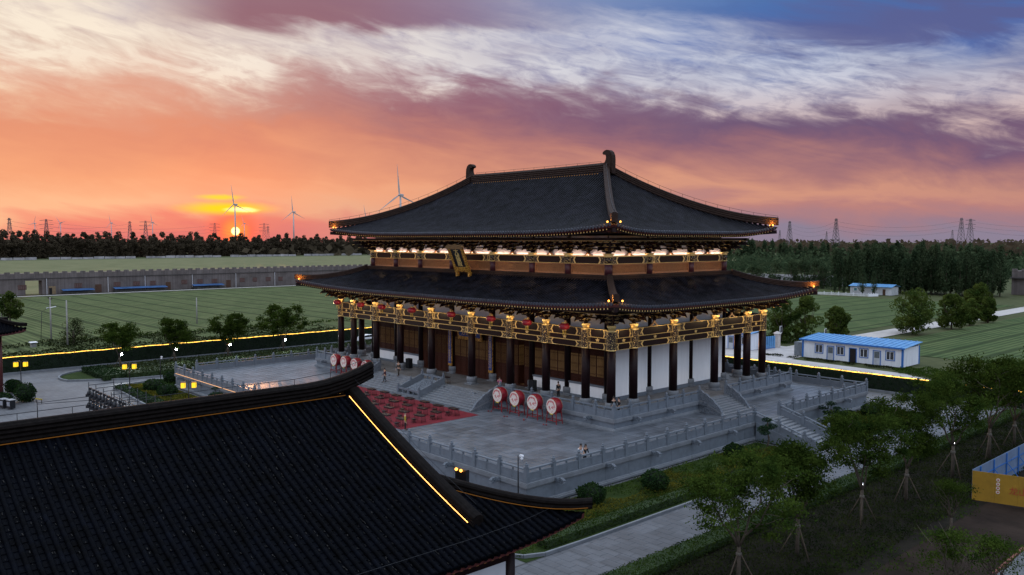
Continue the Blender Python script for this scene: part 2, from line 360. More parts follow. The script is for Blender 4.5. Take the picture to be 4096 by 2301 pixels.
class HipRoof:
    """four slopes between an eave rectangle (Ex, Ey) and a top rectangle (Tx, Ty); concave profile, corners lifted and drawn out"""
    def __init__(s, Ex, Ey, Tx, Ty, z0, rise, a, cr, po): s.__dict__.update(Ex=Ex,Ey=Ey,Tx=Tx,Ty=Ty,z0=z0,rise=rise,a=a,cr=cr,po=po)
    def half(s, sd, t): return (s.Ex+(s.Tx-s.Ex)*t, s.Ey+(s.Ty-s.Ey)*t) if sd % 2 == 0 else (s.Ey+(s.Ty-s.Ey)*t, s.Ex+(s.Tx-s.Ex)*t)
    def pt(s, sd, q, t, dz=0.0):
        """q = -1..1 along the eave, t = 0 eave .. 1 top; sd 0 front(-y) 1 right(+x) 2 back 3 left"""
        w, d = s.half(sd, t); k = abs(q)**5*(1-t)**2
        u = q*(w+s.po*k); v = d+s.po*k
        z = s.z0+s.rise*(s.a*t+(1-s.a)*t*t)+s.cr*k+dz
        return [(u,-v,z),(v,u,z),(-u,v,z),(-v,-u,z)][sd]
    def row(s, sd, c, r=0.118, n=9, t0=0.0, dz=0.02):
        """a row of cover tiles up the slope at distance c from the middle of the eave, with its round end tile"""
        w0 = s.half(sd,0)[0]; w1 = s.half(sd,1)[0]
        te = 1.0 if abs(c) <= w1 else (w0-abs(c))/(w0-w1)
        if te < 0.02: return None
        m = MB(); N = max(2, int(n*te)+1); L = []
        for i in range(N+1):
            t = te*i/N; w = s.half(sd,t)[0]; L.append(Vector(s.pt(sd, max(-1,min(1,c/w)), t, dz)))
        ax = Vector([(1,0,0),(0,1,0),(-1,0,0),(0,-1,0)][sd]); vs = []
        for p in L:
            vs += [p+ax*(r*math.cos(a))+Vector((0,0,r*1.25*math.sin(a))) for a in (0,0.8,math.pi/2,math.pi-0.8,math.pi)]
        fs = [(i*5+j+1, i*5+j, i*5+5+j, i*5+6+j) for i in range(N) for j in range(4)]
        m.add(vs, fs, 0, True)
        o = Vector([(0,-1,0),(1,0,0),(0,1,0),(-1,0,0)][sd])
        p = L[0]+Vector((0,0,0.02)); e = [p+o*0.06+ax*(0.17*math.cos(a))+Vector((0,0,0.17*math.sin(a))) for a in [2*math.pi*k/8 for k in range(8)]]
        b = [q-o*0.16 for q in e]
        m.add(e+b, [tuple(range(8))]+[(k,(k+8),(k+1)%8+8,(k+1)%8) for k in range(8)], 1)
        return m
    def sheet(s, sd, dz, nq=40, nt=10, t0=0.0, t1=1.0):
        vs = []; 
        for j in range(nt+1):
            for i in range(nq+1):
                q = -1+2*i/nq; q = math.copysign(1-(1-abs(q))**1.6, q) if True else q
                vs.append(s.pt(sd, q, t0+(t1-t0)*j/nt, dz))
        return vs, [(j*(nq+1)+i, j*(nq+1)+i+1, (j+1)*(nq+1)+i+1, (j+1)*(nq+1)+i) for j in range(nt) for i in range(nq)]
    def eave(s, sd, t=0.0, dz=0.0, n=48):
        return [s.pt(sd, math.copysign(1-(1-abs(q))**1.6, q), t, dz) for q in [-1+2*i/n for i in range(n+1)]]
    def hip(s, k, n=14, t0=0.0, t1=1.0):
        """hip line between side k and side k+1"""
        return [s.pt(k, 1.0, t0+(t1-t0)*i/n) for i in range(n+1)]

RIDGE_PROF = lambda w, h, c=6: [(-w/2*(1.12 if i % 2 else 0.94), h*0.86*i/c) for i in range(c+1)] + \
    [(-w*0.36,h*0.90),(-w*0.22,h*0.98),(0,h),(w*0.22,h*0.98),(w*0.36,h*0.90)] + [(w/2*(1.12 if i % 2 else 0.94), h*0.86*i/c) for i in range(c,-1,-1)]

def finish_roof(H, name, spacing, n, sides_as_parts, budget):
    """pan sheet, soffit, tile rows, fascia, rafters, hip ridges, corner lamps of one hip roof"""
    pan = MB(); sof = MB(); fas = MB(); raf = MB(); rest = MB()
    for sd in range(4):
        vs, fs = H.sheet(sd, 0.0); pan.add(vs, fs, 0, True)
    part = pan.build(name, PAN, hall)
    for sd in range(4):
        vs, fs = H.sheet(sd, -0.26, nt=5, t0=0.004, t1=0.42); sof.add(vs, [f[::-1] for f in fs], 0, True)
        A = H.eave(sd, 0.0, 0.0); B = H.eave(sd, 0.012, -0.30); k = len(A)
        fas.add(A+B, [(i, k+i, k+i+1, i+1) for i in range(k-1)], 0)
        A2 = H.eave(sd, 0.022, -0.30); C_ = H.eave(sd, 0.03, -0.62)
        fas.add(A2+C_, [(i, k+i, k+i+1, i+1) for i in range(k-1)], 1)
        w0 = H.half(sd,0)[0]; nn = int(2*w0/spacing)
        for i in range(nn+1):
            c = -w0+0.10+(2*w0-0.2)*i/nn
            m = H.row(sd, c, n=n)
            if m is None: continue
            if sd in sides_as_parts and budget[0] > 0:
                budget[0] -= 1; m.build('tile_row', [TILE, CAPT], part)
            else: rest.add(m.v, m.f); rest.m[-len(m.f):] = m.m; rest.s[-len(m.f):] = m.s
            q = c/w0
            if abs(q) < 0.97:
                p = Vector(H.pt(sd, q, 0.016, -0.40)); o = Vector([(0,-1,0),(1,0,0),(0,1,0),(-1,0,0)][sd])
                raf.bar(p, p-o*1.6+Vector((0,0,0.34)), 0.11, 0.12, 0); raf.bar(p+o*0.012, p-o*0.01, 0.125, 0.135, 1)
    sof.build('soffit', WOODR, part); fas.build('fascia_board', [WOODR, WOOD], part)
    raf.build('rafters', [WOOD, GOLD], part, kind='stuff'); rest.build('tile_rows', [TILE, CAPT], part, kind='stuff')
    return part

def led_lamp(parent, p, e=9.0, col=(1.0,0.42,0.08), rad=0.09, power=14.0):
    m = MB(); m.ball((0,0,0), rad, rad, rad, 8, 6); o = m.build('spot_lamp', EM('amber_lamp', col, e), parent, loc=p)
    if power:
        l = bpy.data.lights.new('lamp_light', 'POINT'); l.energy = power; l.color = col; l.shadow_soft_size = 0.12
        lo = bpy.data.objects.new('lamp_light', l); COL.objects.link(lo); lo.parent = parent; lo.location = (p[0],p[1],p[2]+0.22)
        off = Vector(parent.get('_off', (0,0,0)))
        if off.length: lo.matrix_parent_inverse = Matrix.Translation(-off)
    return o

# lower roof, upper roof
LOW = HipRoof(28.75, 17.35, 22.7, 11.1, 13.30, 2.38, 0.72, 0.80, 1.15)
UPP = HipRoof(25.75, 14.10, 12.7, 0.32, 20.62, 7.25, 0.56, 0.75, 0.75)
rowbudget = [300]
upper_roof = finish_roof(UPP, 'upper_roof', 0.42, 11, (0,1), rowbudget)
lower_roof = finish_roof(LOW, 'lower_roof', 0.42, 5, (0,), rowbudget)
def lifted(path, up, last=0.0, n=5):
    """the end of a hip ridge kicks up"""
    out = []
    for i, p in enumerate(path):
        k = max(0.0, 1-i/n); out.append((p[0], p[1], p[2]+up*k*k))
    return out
for k in range(4):
    for H, part, w, h in ((UPP, upper_roof, 0.62, 0.95), (LOW, lower_roof, 0.55, 0.72)):
        m = MB(); m.sweep(lifted(H.hip(k), 0.22), RIDGE_PROF(w, h, 7), 0); m.build('hip_ridge', RIDGE, part)
        p = Vector(H.pt(k, 1.0, 0.0)); d = Vector((math.copysign(1,p.x), math.copysign(1,p.y), 0)).normalized(); s_ = Vector((-d.y, d.x, 0))
        for sg in (-1, 1): led_lamp(part, p-d*0.75+s_*sg*0.62+Vector((0,0,0.24)), e=4.5, col=(1.0,0.38,0.06), power=150 if part is lower_roof else 100)
        # corner beam end under the eave
        q = p+Vector((0,0,-0.55)); MB().bar(q-d*0.15, q-d*2.4+Vector((0,0,-0.15)), 0.34, 0.42).build('corner_beam', WOOD, part)
# main ridge with its courses, end ornaments
m = MB(); m.sweep([(-12.9,0,27.72),(-6,0,27.66),(0,0,27.64),(6,0,27.66),(12.9,0,27.72)], RIDGE_PROF(0.78, 1.36, 10), 0); m.build('main_ridge', RIDGE, upper_roof)
OWL = [(0.95,0.0),(0.98,1.6),(0.92,2.15),(0.72,2.55),(0.40,2.78),(0.05,2.84),(-0.28,2.76),(-0.52,2.60),(-0.60,2.44),(-0.46,2.36),(-0.26,2.40),(-0.06,2.28),(0.04,2.02),(-0.02,1.72),(-0.16,1.46),(-0.42,1.22),(-0.95,1.16),(-1.0,0.0)]
for sg in (-1, 1):
    m = MB(); m.prism([(x*sg, z) for x, z in (OWL if sg > 0 else OWL[::-1])], (sg*12.65, -0.30, 27.70), (1,0,0), (0,0,1), (0,0.60,0))
    m.prism([(x*sg*0.8, z*0.9+0.1) for x, z in (OWL if sg > 0 else OWL[::-1])], (sg*12.65, -0.36, 27.75), (1,0,0), (0,0,1), (0,0.72,0))
    m.build('ridge_ornament', RIDGE, upper_roof)
# lightning wire on stilts along ridge and hips
w = MB()
wp = [(x, 0, 29.24) for x in np.linspace(-11.6, 11.6, 13)]
w.tube(wp, 0.018, 4)
for x, _, z in wp: w.bar((x,0,29.0), (x,0,z), 0.025, 0.025)
for k in range(4):
    hp = [(p[0],p[1],p[2]+1.32) for p in UPP.hip(k, 14, 0.0, 0.97)]; w.tube(hp, 0.018, 4)
    for p in hp[::1]: w.bar((p[0],p[1],p[2]-0.4), p, 0.025, 0.025)
w.build('lightning_wire', METAL, upper_roof)
# amber strip lamp at the foot of the main ridge
STRIP = EM('amber_strip', (1.0,0.45,0.10), 0.30)
m = MB()
for sg in (-1,1): m.box(-11.7,11.7,sg*0.52-0.03,sg*0.52+0.03,27.74,27.79)
m.build('led_strip', STRIP, upper_roof)
# ridge course where the lower roof meets the upper wall
m = MB()
for i in range(6):
    o = 0.10 if i % 2 else 0.02; z = 15.55+i*0.10
    for (x0,x1,y0,y1) in ((-22.72-o,22.72+o,-11.12-o,-10.6),(-22.72-o,22.72+o,10.6,11.12+o),(-22.72-o,-22.2,-10.6,10.6),(22.2,22.72+o,-10.6,10.6)): m.box(x0,x1,y0,y1,z,z+0.10)
for (x0,x1,y0,y1) in ((-22.7,22.7,-11.1,-10.2),(-22.7,22.7,10.2,11.1),(-22.7,-21.6,-10.2,10.2),(21.6,22.7,-10.2,10.2)): m.box(x0,x1,y0,y1,16.15,16.22)
m.build('wall_ridge', RIDGE, lower_roof)

# ---- walls and floors inside
m = MB(); m.box(-21.7,21.7,-10.2,10.2,16.0,16.1); m.box(-21.7,21.7,-10.2,10.2,20.4,20.5); m.build('upper_floor', WOOD, hall)
fr = M('warm_room_floor', (0.38,0.27,0.15), 0.5, 0.2, 2)
m = MB(); m.box(-21.6,21.6,-10.0,10.1,ZP+0.01,ZP+0.05); m.build('room_floor', fr, hall)
m = MB(); m.box(-21.8,21.8,10.25,10.42,ZP,12.6); m.build('wall', WHITE, hall)
# short walls: white panels between the inner columns over a stone footing
for sg in (-1,1):
    for a, b in ((CY[1],CY[2]),(CY[2],CY[3]),(CY[3],CY[4])):
        X = sg*21.93
        MB().box(X-0.22,X+0.22,a+0.2,b-0.2,ZP+0.42,12.55).build('wall_panel', WHITE, hall)
        MB().box(X-0.30,X+0.30,a+0.2,b-0.2,ZP,ZP+0.42).build('wall_footing', STONE, hall)
# ---- columns
def col_mesh(r, z0, z1, base):
    m = MB(); m.lathe([(r,z0),(r,z0+(z1-z0)*0.5),(r*0.97,z1)], 20); return m.mesh('column', WOOD)
def base_mesh(r):
    m = MB(); m.box(-r*1.5,r*1.5,-r*1.5,r*1.5,0,0.10); m.lathe([(r*1.42,0.10),(r*1.44,0.16),(r*1.28,0.26),(r*1.30,0.30),(r*1.42,0.36),(r*1.45,0.60),(r*1.40,0.84),(r*1.22,0.90)], 20); return m.mesh('stone_base', STONE2)
colO, colI = col_mesh(0.44, 0.88, 6.0, 0), col_mesh(0.40, 0.88, 9.6, 0)
basO, basI = base_mesh(0.44), base_mesh(0.40)
m = MB(); m.lathe([(0.47,9.0),(0.50,9.02),(0.50,9.10),(0.465,9.12)], 20, mi=1, cap=False); m.lathe([(0.462,9.12),(0.462,10.88)], 20, mi=0, cap=False)
m.lathe([(0.465,10.86),(0.50,10.88),(0.50,11.02),(0.46,11.05)], 20, mi=1, cap=False); m.lathe([(0.40,11.04),(0.44,11.10),(0.60,11.32),(0.60,11.50)], 4, mi=1, sm=False)
capO = m.mesh('gilded_collar', [SCROLL, GOLD])
for i, x in enumerate(CX):
    for j, y in enumerate(CY):
        outer = i in (0,9) or j in (0,5)
        inner = (not outer) and (i in (1,8) or j in (1,4))
        if outer:
            c = obj('column', colO, hall, loc=(x,y,ZP)); obj('stone_base', basO, c); obj('gilded_collar', capO, c, loc=(0,0,-ZP))
        elif inner:
            c = obj('column', colI, hall, loc=(x,y,ZP)); obj('stone_base', basI, c)
# ---- beams of the outer ring, three tiers between the columns with gilded edging and end motifs
def bay_beam(L, tiers, thick, flower, fat):
    """beam set for a bay of clear length L, along x, face towards -y; tiers = [(z0,z1,painted)]"""
    m = MB(); h = L/2
    for z0, z1, pt in tiers:
        yo = -thick/2 if pt else -thick/2+0.05
        m.box(-h,h,yo,thick/2,z0,z1,0)
        e = 0.035
        m.box(-h,h,yo-0.012,yo,z0,z0+e,1); m.box(-h,h,yo-0.012,yo,z1-e,z1,1)
        if pt:
            zh = z1-z0; zc = (z0+z1)/2; ew = min(0.95, L*0.17)
            for sg in (-1,1):
                m.box(min(sg*h,sg*(h-0.07)),max(sg*h,sg*(h-0.07)),yo-0.014,yo,z0+e,z1-e,1)
                x0 = h-0.09
                if fat:
                    m.prism([(sg*(x0),z0+e),(sg*(x0-0.42),z0+e),(sg*(x0-0.42),z1-e),(sg*x0,z1-e)][::sg], (0,yo,0), (1,0,0), (0,0,1), (0,-0.008,0), 1)
                    m.prism([(sg*(x0-0.21)+0.10*math.cos(a), zc+zh*0.36*math.sin(a)) for a in np.linspace(0,2*math.pi,9)[:-1]], (0,yo-0.008,0), (1,0,0), (0,0,1), (0,-0.006,0), 0); x0 -= 0.44
                poly = [(x0,z0+e),(x0-ew*0.75,z0+e),(x0-ew*0.5,zc),(x0-ew*0.75,z1-e),(x0,z1-e)]
                m.prism([(sg*x, z) for x, z in poly][::sg], (0,yo,0), (1,0,0), (0,0,1), (0,-0.006,0), 2)
                ch = [(x0-ew*0.75,z0+e),(x0-ew*0.5,zc),(x0-ew*0.75,z1-e),(x0-ew*0.95,z1-e),(x0-ew*0.70,zc),(x0-ew*0.95,z0+e)]
                m.prism([(sg*x, z) for x, z in ch][::sg], (0,yo,0), (1,0,0), (0,0,1), (0,-0.014,0), 1)
        elif flower:
            zc = (z0+z1)/2
            st = [((0.30 if k % 2 == 0 else 0.15)*math.cos(math.pi/2+k*math.pi/5)*1.0, zc+(0.20 if k % 2 == 0 else 0.11)*math.sin(math.pi/2+k*math.pi/5)) for k in range(10)]
            m.prism(st[::-1], (0,yo,0), (1,0,0), (0,0,1), (0,-0.02,0), 1)
            for sg in (-1,1):
                for dx in (0.10,0.28): m.box(sg*(h-dx)-0.012,sg*(h-dx)+0.012,yo-0.012,yo,z0,z1,1)
    return m.mesh('tie_beam', [WOOD, GOLD, SCROLL])
TIER = [(9.02,9.66,True),(9.66,10.19,False),(10.19,11.02,True)]
TIERU = [(17.35,18.13,True)]
_bb = {}
def beam_at(a, b, fixed, sd, tiers, thick, flower, fat, rad, name):
    L = round(b-a-rad*2+0.1, 3); key = (L, name, fat)
    if key not in _bb: _bb[key] = bay_beam(L, tiers, thick, flower, fat)
    c = (a+b)/2; p = [(c,-fixed,0),(fixed,c,0),(-c,fixed,0),(-fixed,-c,0)][sd]
    return obj('tie_beam', _bb[key], hall, loc=p, rot=(0,0,sd*math.pi/2))
for sd in range(4):
    xs = CX if sd % 2 == 0 else CY; f = 13.81 if sd % 2 == 0 else 25.32
    for k in range(len(xs)-1): beam_at(xs[k], xs[k+1], f, sd, TIER, 0.36, True, k == (4 if sd % 2 == 0 else 2), 0.44, 'outer')
    xs = CX[1:-1] if sd % 2 == 0 else CY[1:-1]; f = 10.42 if sd % 2 == 0 else 21.93
    for k in range(len(xs)-1): beam_at(xs[k], xs[k+1], f, sd, TIERU, 0.36, False, k == (3 if sd % 2 == 0 else 1), 0.40, 'upper')
# ---- bracket sets (columns and mid bays) and forked struts
def bracket_mesh(reach, hgt, colset):
    m = MB(); n = 3
    m.lathe([(0.20,0.0),(0.30,0.14),(0.30,0.26)], 4, mi=0, sm=False)
    for t in range(n):
        z = 0.22+t*(hgt-0.30)/n; zh = (hgt-0.30)/n*0.55; y = -reach*(t+1)/n; wl = 0.55+0.28*t
        m.box(-0.09,0.09,y-0.08,0.3,z,z+zh,0)
        # lateral arms with curved ends and little gilded blocks, stepped outwards
        for yy, wv in ((0.0, wl), (y*0.92, 0.42+0.12*t)):
            m.prism([(-wv,z+zh),(-wv,z+zh*0.45),(-wv*0.72,z),(wv*0.72,z),(wv,z+zh*0.45),(wv,z+zh)], (0,yy-0.07,0), (1,0,0), (0,0,1), (0,0.14,0), 0)
            for sg in (-1,0,1): m.box(sg*(wv-0.09)-0.10,sg*(wv-0.09)+0.10,yy-0.10,yy+0.10,z+zh,z+zh*1.40,0); (m.box(sg*(wv-0.09)-0.105,sg*(wv-0.09)+0.105,yy-0.105,yy+0.105,z+zh*1.40,z+zh*1.58,1) if sg else None)
            m.box(-wv,wv,yy-0.078,yy-0.07,z+zh*0.86,z+zh,1)
        if t >= 1: # beak
            m.prism([(0.15,z+zh),(0.15,z),(y-0.25,z-0.20),(y-0.52,z-0.30),(y-0.34,z+0.05),(y-0.15,z+zh)], (-0.07,0,0), (0,1,0), (0,0,1), (0.14,0,0), 0)
            m.prism([(y-0.25,z-0.20),(y-0.52,z-0.30),(y-0.46,z-0.22),(y-0.24,z-0.16)], (-0.078,0,0), (0,1,0), (0,0,1), (0.156,0,0), 1)
    return m.mesh('bracket_set', [WOOD, GOLD])
BRL, BRU = bracket_mesh(1.75, 1.50, True), bracket_mesh(1.75, 1.55, True)
FK = [(-0.62,0.0),(-0.40,0.0),(-0.14,0.20),(0,0.40),(0.14,0.20),(0.40,0.0),(0.62,0.0),(0.66,0.12),(0.44,0.16),(0.20,0.38),(0.08,0.62),(-0.08,0.62),(-0.20,0.38),(-0.44,0.16),(-0.66,0.12)]
m = MB(); m.prism(FK[::-1], (0,-0.08,0), (1,0,0), (0,0,1), (0,0.16,0), 0); FORK = m.mesh('forked_strut', M('tan_gilded_timber', (0.42,0.22,0.09), 0.5, 0.2, 5))
for sd in range(4):
    for lev in (0,1):
        xs = (CX if sd % 2 == 0 else CY) if lev == 0 else (CX[1:-1] if sd % 2 == 0 else CY[1:-1])
        f = ((13.81,25.32) if lev == 0 else (10.42,21.93))[sd % 2]; z = 11.45 if lev == 0 else 18.36; me = BRL if lev == 0 else BRU
        def at(c, zz): return [(c,-f,zz),(f,c,zz),(-c,f,zz),(-f,-c,zz)][sd]
        for c in xs: obj('bracket_set', me, hall, loc=at(c,z), rot=(0,0,sd*math.pi/2))
        for a, b in zip(xs[:-1], xs[1:]):
            if b-a > 4:
                obj('bracket_set', me, hall, loc=at((a+b)/2,z+0.12), rot=(0,0,sd*math.pi/2), scale=(1,1,0.92))
                obj('forked_strut', FORK, hall, loc=at((a+b)/2,11.03 if lev == 0 else 18.14), rot=(0,0,sd*math.pi/2), scale=(1,1,0.85))
for sg in (-1,1):
    for sh in (-1,1):
        for z, X, Y, me in ((11.45,25.32,13.81,BRL),(18.36,21.93,10.42,BRU)):
            obj('bracket_set', me, hall, loc=(sg*X,sh*Y,z), rot=(0,0,{(1,-1):R(45),(1,1):R(135),(-1,1):R(225),(-1,-1):R(315)}[(sg,sh)]), scale=(1,1.35,1))
# eave purlins carried by the brackets
for z, X, Y in ((12.72,27.0,15.5),(19.75,23.65,12.15)):
    m = MB()
    for sg in (-1,1):
        m.box(-X-0.4,X+0.4,sg*Y-0.15,sg*Y+0.15,z,z+0.34,0); m.box(-X-0.4,X+0.4,sg*Y-0.155,sg*Y+0.155,z,z+0.03,1)
        m.box(sg*X-0.15,sg*X+0.15,-Y+0.15,Y-0.15,z,z+0.34,0); m.box(sg*X-0.155,sg*X+0.155,-Y+0.15,Y-0.15,z,z+0.03,1)
    m.build('eave_purlin', [WOOD, GOLD], hall)
for z in (11.95,12.25): pass
# horizontal ties between bracket sets
m = MB()
for z, X, Y in ((12.05,25.32,13.81),(18.86,21.93,10.42),(19.25,21.93,10.42)):
    for sg in (-1,1): m.box(-X,X,sg*Y-0.06,sg*Y+0.06,z,z+0.13); m.box(sg*X-0.06,sg*X+0.06,-Y+0.06,Y-0.06,z,z+0.13)
m.build('bracket_tie', WOOD, hall)
# ---- plaster behind the upper brackets, lattice below the upper beam, strip lamps that light it
PINK = M('upper_plaster', (0.82,0.76,0.73), 0.85, 0.03, 1)
LINE = EM('warm_strip_lamp', (1.0,0.66,0.50), 26.0)
def at2(sd, a, b, y0, y1, z0, z1):
    if sd == 0: return (a,b,y0,y1,z0,z1)
    if sd == 1: return (-y1,-y0,a,b,z0,z1)
    if sd == 2: return (a,b,-y1,-y0,z0,z1)
    return (y0,y1,a,b,z0,z1)
for sd in range(4):
    xs = CX[1:-1] if sd % 2 == 0 else CY[1:-1]; f = 10.42 if sd % 2 == 0 else 21.93
    for a, b in zip(xs[:-1], xs[1:]):
        MB().box(*at2(sd, a+0.3, b-0.3, -f+0.10, -f+0.24, 18.13, 20.3)).build('plaster_panel', PINK, hall)
        MB().box(*at2(sd, a+0.5, b-0.5, -f-0.06, -f-0.02, 18.135, 18.165)).build('strip_lamp', LINE, hall); MB().box(*at2(sd, a+0.42, b-0.42, -f-0.20, -f-0.16, 18.132, 18.24)).build('lamp_shield', GOLD, hall)
        # lattice panel: frame, backing, upright bars
        m = MB()
        for (p, q, z0, z1) in ((a+0.40,b-0.40,16.22,16.40),(a+0.40,b-0.40,17.20,17.35),(a+0.40,a+0.56,16.40,17.20),(b-0.56,b-0.40,16.40,17.20)): m.box(*at2(sd,p,q,-f-0.05,-f+0.08,z0,z1))
        fr_ = m.build('lattice_panel', WOODT, hall)
        MB().box(*at2(sd,a+0.56,b-0.56,-f+0.10,-f+0.13,16.40,17.20)).build('backing', M('lattice_backing', (0.50,0.27,0.10), 0.7, 0.3, 2), fr_)
        m = MB(); n = int((b-a-1.1)/0.17)
        for i in range(1, n): x = a+0.56+(b-a-1.12)*i/n; m.box(*at2(sd,x-0.03,x+0.03,-f-0.02,-f+0.04,16.40,17.20))
        m.build('bars', WOODT, fr_)
    for c in xs:
        p = [(c,-f),(f,c),(-c,f),(-f,-c)][sd]
        m = MB(); m.lathe([(0.42,16.20),(0.42,17.36)], 20, mi=0); m.lathe([(0.44,17.36),(0.44,18.14)], 20, mi=1); m.lathe([(0.47,17.33),(0.47,17.42)], 20, mi=2); m.lathe([(0.47,18.06),(0.47,18.18),(0.44,18.2),(0.60,18.36),(0.60,18.44)], 20, mi=2)
        if sd in (0,2) or abs(c) < 10: m.build('upper_column', [M('plum_red_timber', (0.055,0.014,0.022), 0.5, 0.3, 6), SCROLL, GOLD], hall, loc=(p[0],p[1],0))
# plaster and dark ceiling over the outer aisle
for sd in range(4):
    xs = CX[1:-1] if sd % 2 == 0 else CY[1:-1]; f = 10.42 if sd % 2 == 0 else 21.93
    for a, b in zip(xs[:-1], xs[1:]):
        if sd != 1 and sd != 3: MB().box(*at2(sd,a+0.3,b-0.3,-f-0.05,-f+0.1,9.75,12.9)).build('plaster_panel', WHITE, hall)
        MB().box(*at2(sd,a+0.3,b-0.3,-f-0.28,-f+0.12,9.05 if sd in (0,2) else 12.55,9.75 if sd in (0,2) else 12.9)).build('inner_beam', WOOD, hall)
# ---- front doors and windows
def leaf_mesh(w, z0, z1, zs, bars, name):
    """one leaf: frame, solid lower panel to zs, lattice of bars above"""
    m = MB(); h = w/2; e = 0.07
    m.box(-h,-h+e,-0.05,0.05,z0,z1); m.box(h-e,h,-0.05,0.05,z0,z1)
    for z in (z0, zs-0.09, zs+0.24, z1-0.52, z1-0.09): m.box(-h+e,h-e,-0.05,0.05,z,z+0.09)
    if zs > z0+0.3: m.box(-h+e,h-e,-0.01,0.03,z0+0.09,zs-0.09); m.box(-h+e+0.08,h-e-0.08,-0.035,-0.01,z0+0.2,zs-0.2)
    m.box(-h+e,h-e,-0.01,0.03,zs,zs+0.24); m.box(-h+e,h-e,-0.01,0.03,z1-0.43,z1-0.09)
    return m.mesh(name, WOODB)
def lat_mesh(w, za, zb, bars):
    m = MB(); h = w/2-0.07
    for i in range(1, bars): x = -h+2*h*i/bars; m.box(x-0.026,x+0.026,-0.03,0.01,za,zb)
    for z in (za+0.22, za+0.30, (za+zb)/2-0.05, (za+zb)/2+0.05, zb-0.30, zb-0.22): m.box(-h,h,-0.035,0.0,z,z+0.025)
    return m.mesh('lattice', WOODB)
PANE = M('backlit_paper_pane', (0.30,0.19,0.09), 0.7, 0.5, 0.7, emit=(1.0,0.55,0.18), es=0.05, world=True)  # faint emission stands in for room light behind the paper
for k in range(1, 8):
    a, b = CX[k]+0.34, CX[k+1]-0.34; door = k in (3,4,5); n = 6 if k == 4 else (6 if door else 4)
    w_ = (b-a)/n; z0 = ZP+0.12 if door else ZP+1.62; z1 = 8.20; zs = (ZP+2.0) if door else z0+0.5
    LM = leaf_mesh(w_-0.02, z0, z1, zs, 8, 'door_leaf'); LA = lat_mesh(w_-0.02, zs+0.33, z1-0.52, 7)
    m = MB(); h = w_/2-0.08; m.box(-h,h,0.03,0.045,zs+0.33,z1-0.52); PN = m.mesh('pane', PANE)
    for i in range(n):
        x = a+w_*(i+0.5)
        if k == 5 and i == 4: # the open leaf, swung inwards
            o = obj('door_leaf', LM, hall, loc=(x-w_/2+0.05,-10.42+w_/2,0), rot=(0,0,R(84))); obj('lattice', LA, o); obj('pane', PN, o); continue
        o = obj('door_leaf' if door else 'window_leaf', LM, hall, loc=(x,-10.42,0)); obj('lattice', LA, o); obj('pane', PN, o)
    # transom, lintel, sill or dado
    m = MB(); m.box(a,b,-10.5,-10.34,8.20,8.36); m.box(a,b,-10.5,-10.34,8.95,9.05)
    for i in range(int((b-a)/0.16)): x = a+0.08+i*0.16; m.box(x-0.025,x+0.025,-10.46,-10.40,8.36,8.95)
    m.build('transom', WOODB, hall)
    if door: MB().box(a,b,-10.55,-10.25,ZP+0.0,ZP+0.12).build('threshold', WOODB, hall)
    else:
        MB().box(a-0.1,b+0.1,-10.62,-10.20,ZP+0.28,ZP+1.42).build('dado_wall', WHITE, hall); MB().box(a-0.1,b+0.1,-10.70,-10.18,ZP+1.42,ZP+1.62).build('sill', STONE, hall)
        MB().box(a-0.1,b+0.1,-10.68,-10.20,ZP,ZP+0.28).build('wall_footing', STONE, hall)
# warm lamps inside the hall
for x in (-8, 9.2, 0):
    l = bpy.data.lights.new('room_light', 'POINT'); l.energy = 160 if x == 9.2 else 60; l.color = (1.0,0.66,0.30); l.shadow_soft_size = 0.4
    lo = bpy.data.objects.new('room_light', l); COL.objects.link(lo); lo.location = (x,-5.5,7.0)
m = MB()
for x in (-8, 9.2, 0): m.ball((x,-5.5,7.5),0.3,0.3,0.22); m.bar((x,-5.5,7.6),(x,-5.5,12),0.03,0.03)
m.build('room_lamp', EM('room_lamp_glow', (1.0,0.7,0.35), 3), hall)
# spot lamps at the column heads under the lower eave
for sd in (0,1):
    xs = CX if sd == 0 else CY; f = 13.81 if sd == 0 else 25.32
    for i, c in enumerate(xs):
        p = [(c+0.55,-f-0.25,11.12),(f+0.25,c-0.55 if i else c+0.6,11.12)][sd]
        if (sd == 0 and i < 9) or (sd == 1 and i > 0):
            m = MB(); m.lathe([(0.02,0),(0.07,0.04),(0.09,0.15),(0.04,0.18)], 8); m.build('spot_lamp', EM('column_lamp', (1.0,0.42,0.08), 1.6), hall, loc=p)
for sd, c in [(0,x_+0.9) for x_ in CX[:9]]+[(1,y_-0.9) for y_ in CY[1:]]:
    l = bpy.data.lights.new('eave_light', 'POINT'); l.energy = 80; l.color = (1.0,0.68,0.34); l.shadow_soft_size = 0.2
    lo = bpy.data.objects.new('eave_light', l); COL.objects.link(lo); lo.location = (c,-15.6,11.0) if sd == 0 else (27.1,c,11.0)
for sd, c in [(0,x_) for x_ in (-18,-12,-6,0,6,12,18)]+[(1,y_) for y_ in (-7.5,-2.5,2.5,7.5)]:
    l = bpy.data.lights.new('beam_light', 'POINT'); l.energy = 26; l.color = (1.0,0.66,0.36); l.shadow_soft_size = 0.2
    lo = bpy.data.objects.new('beam_light', l); COL.objects.link(lo); lo.location = (c,-12.1,16.75) if sd == 0 else (23.6,c,16.75)
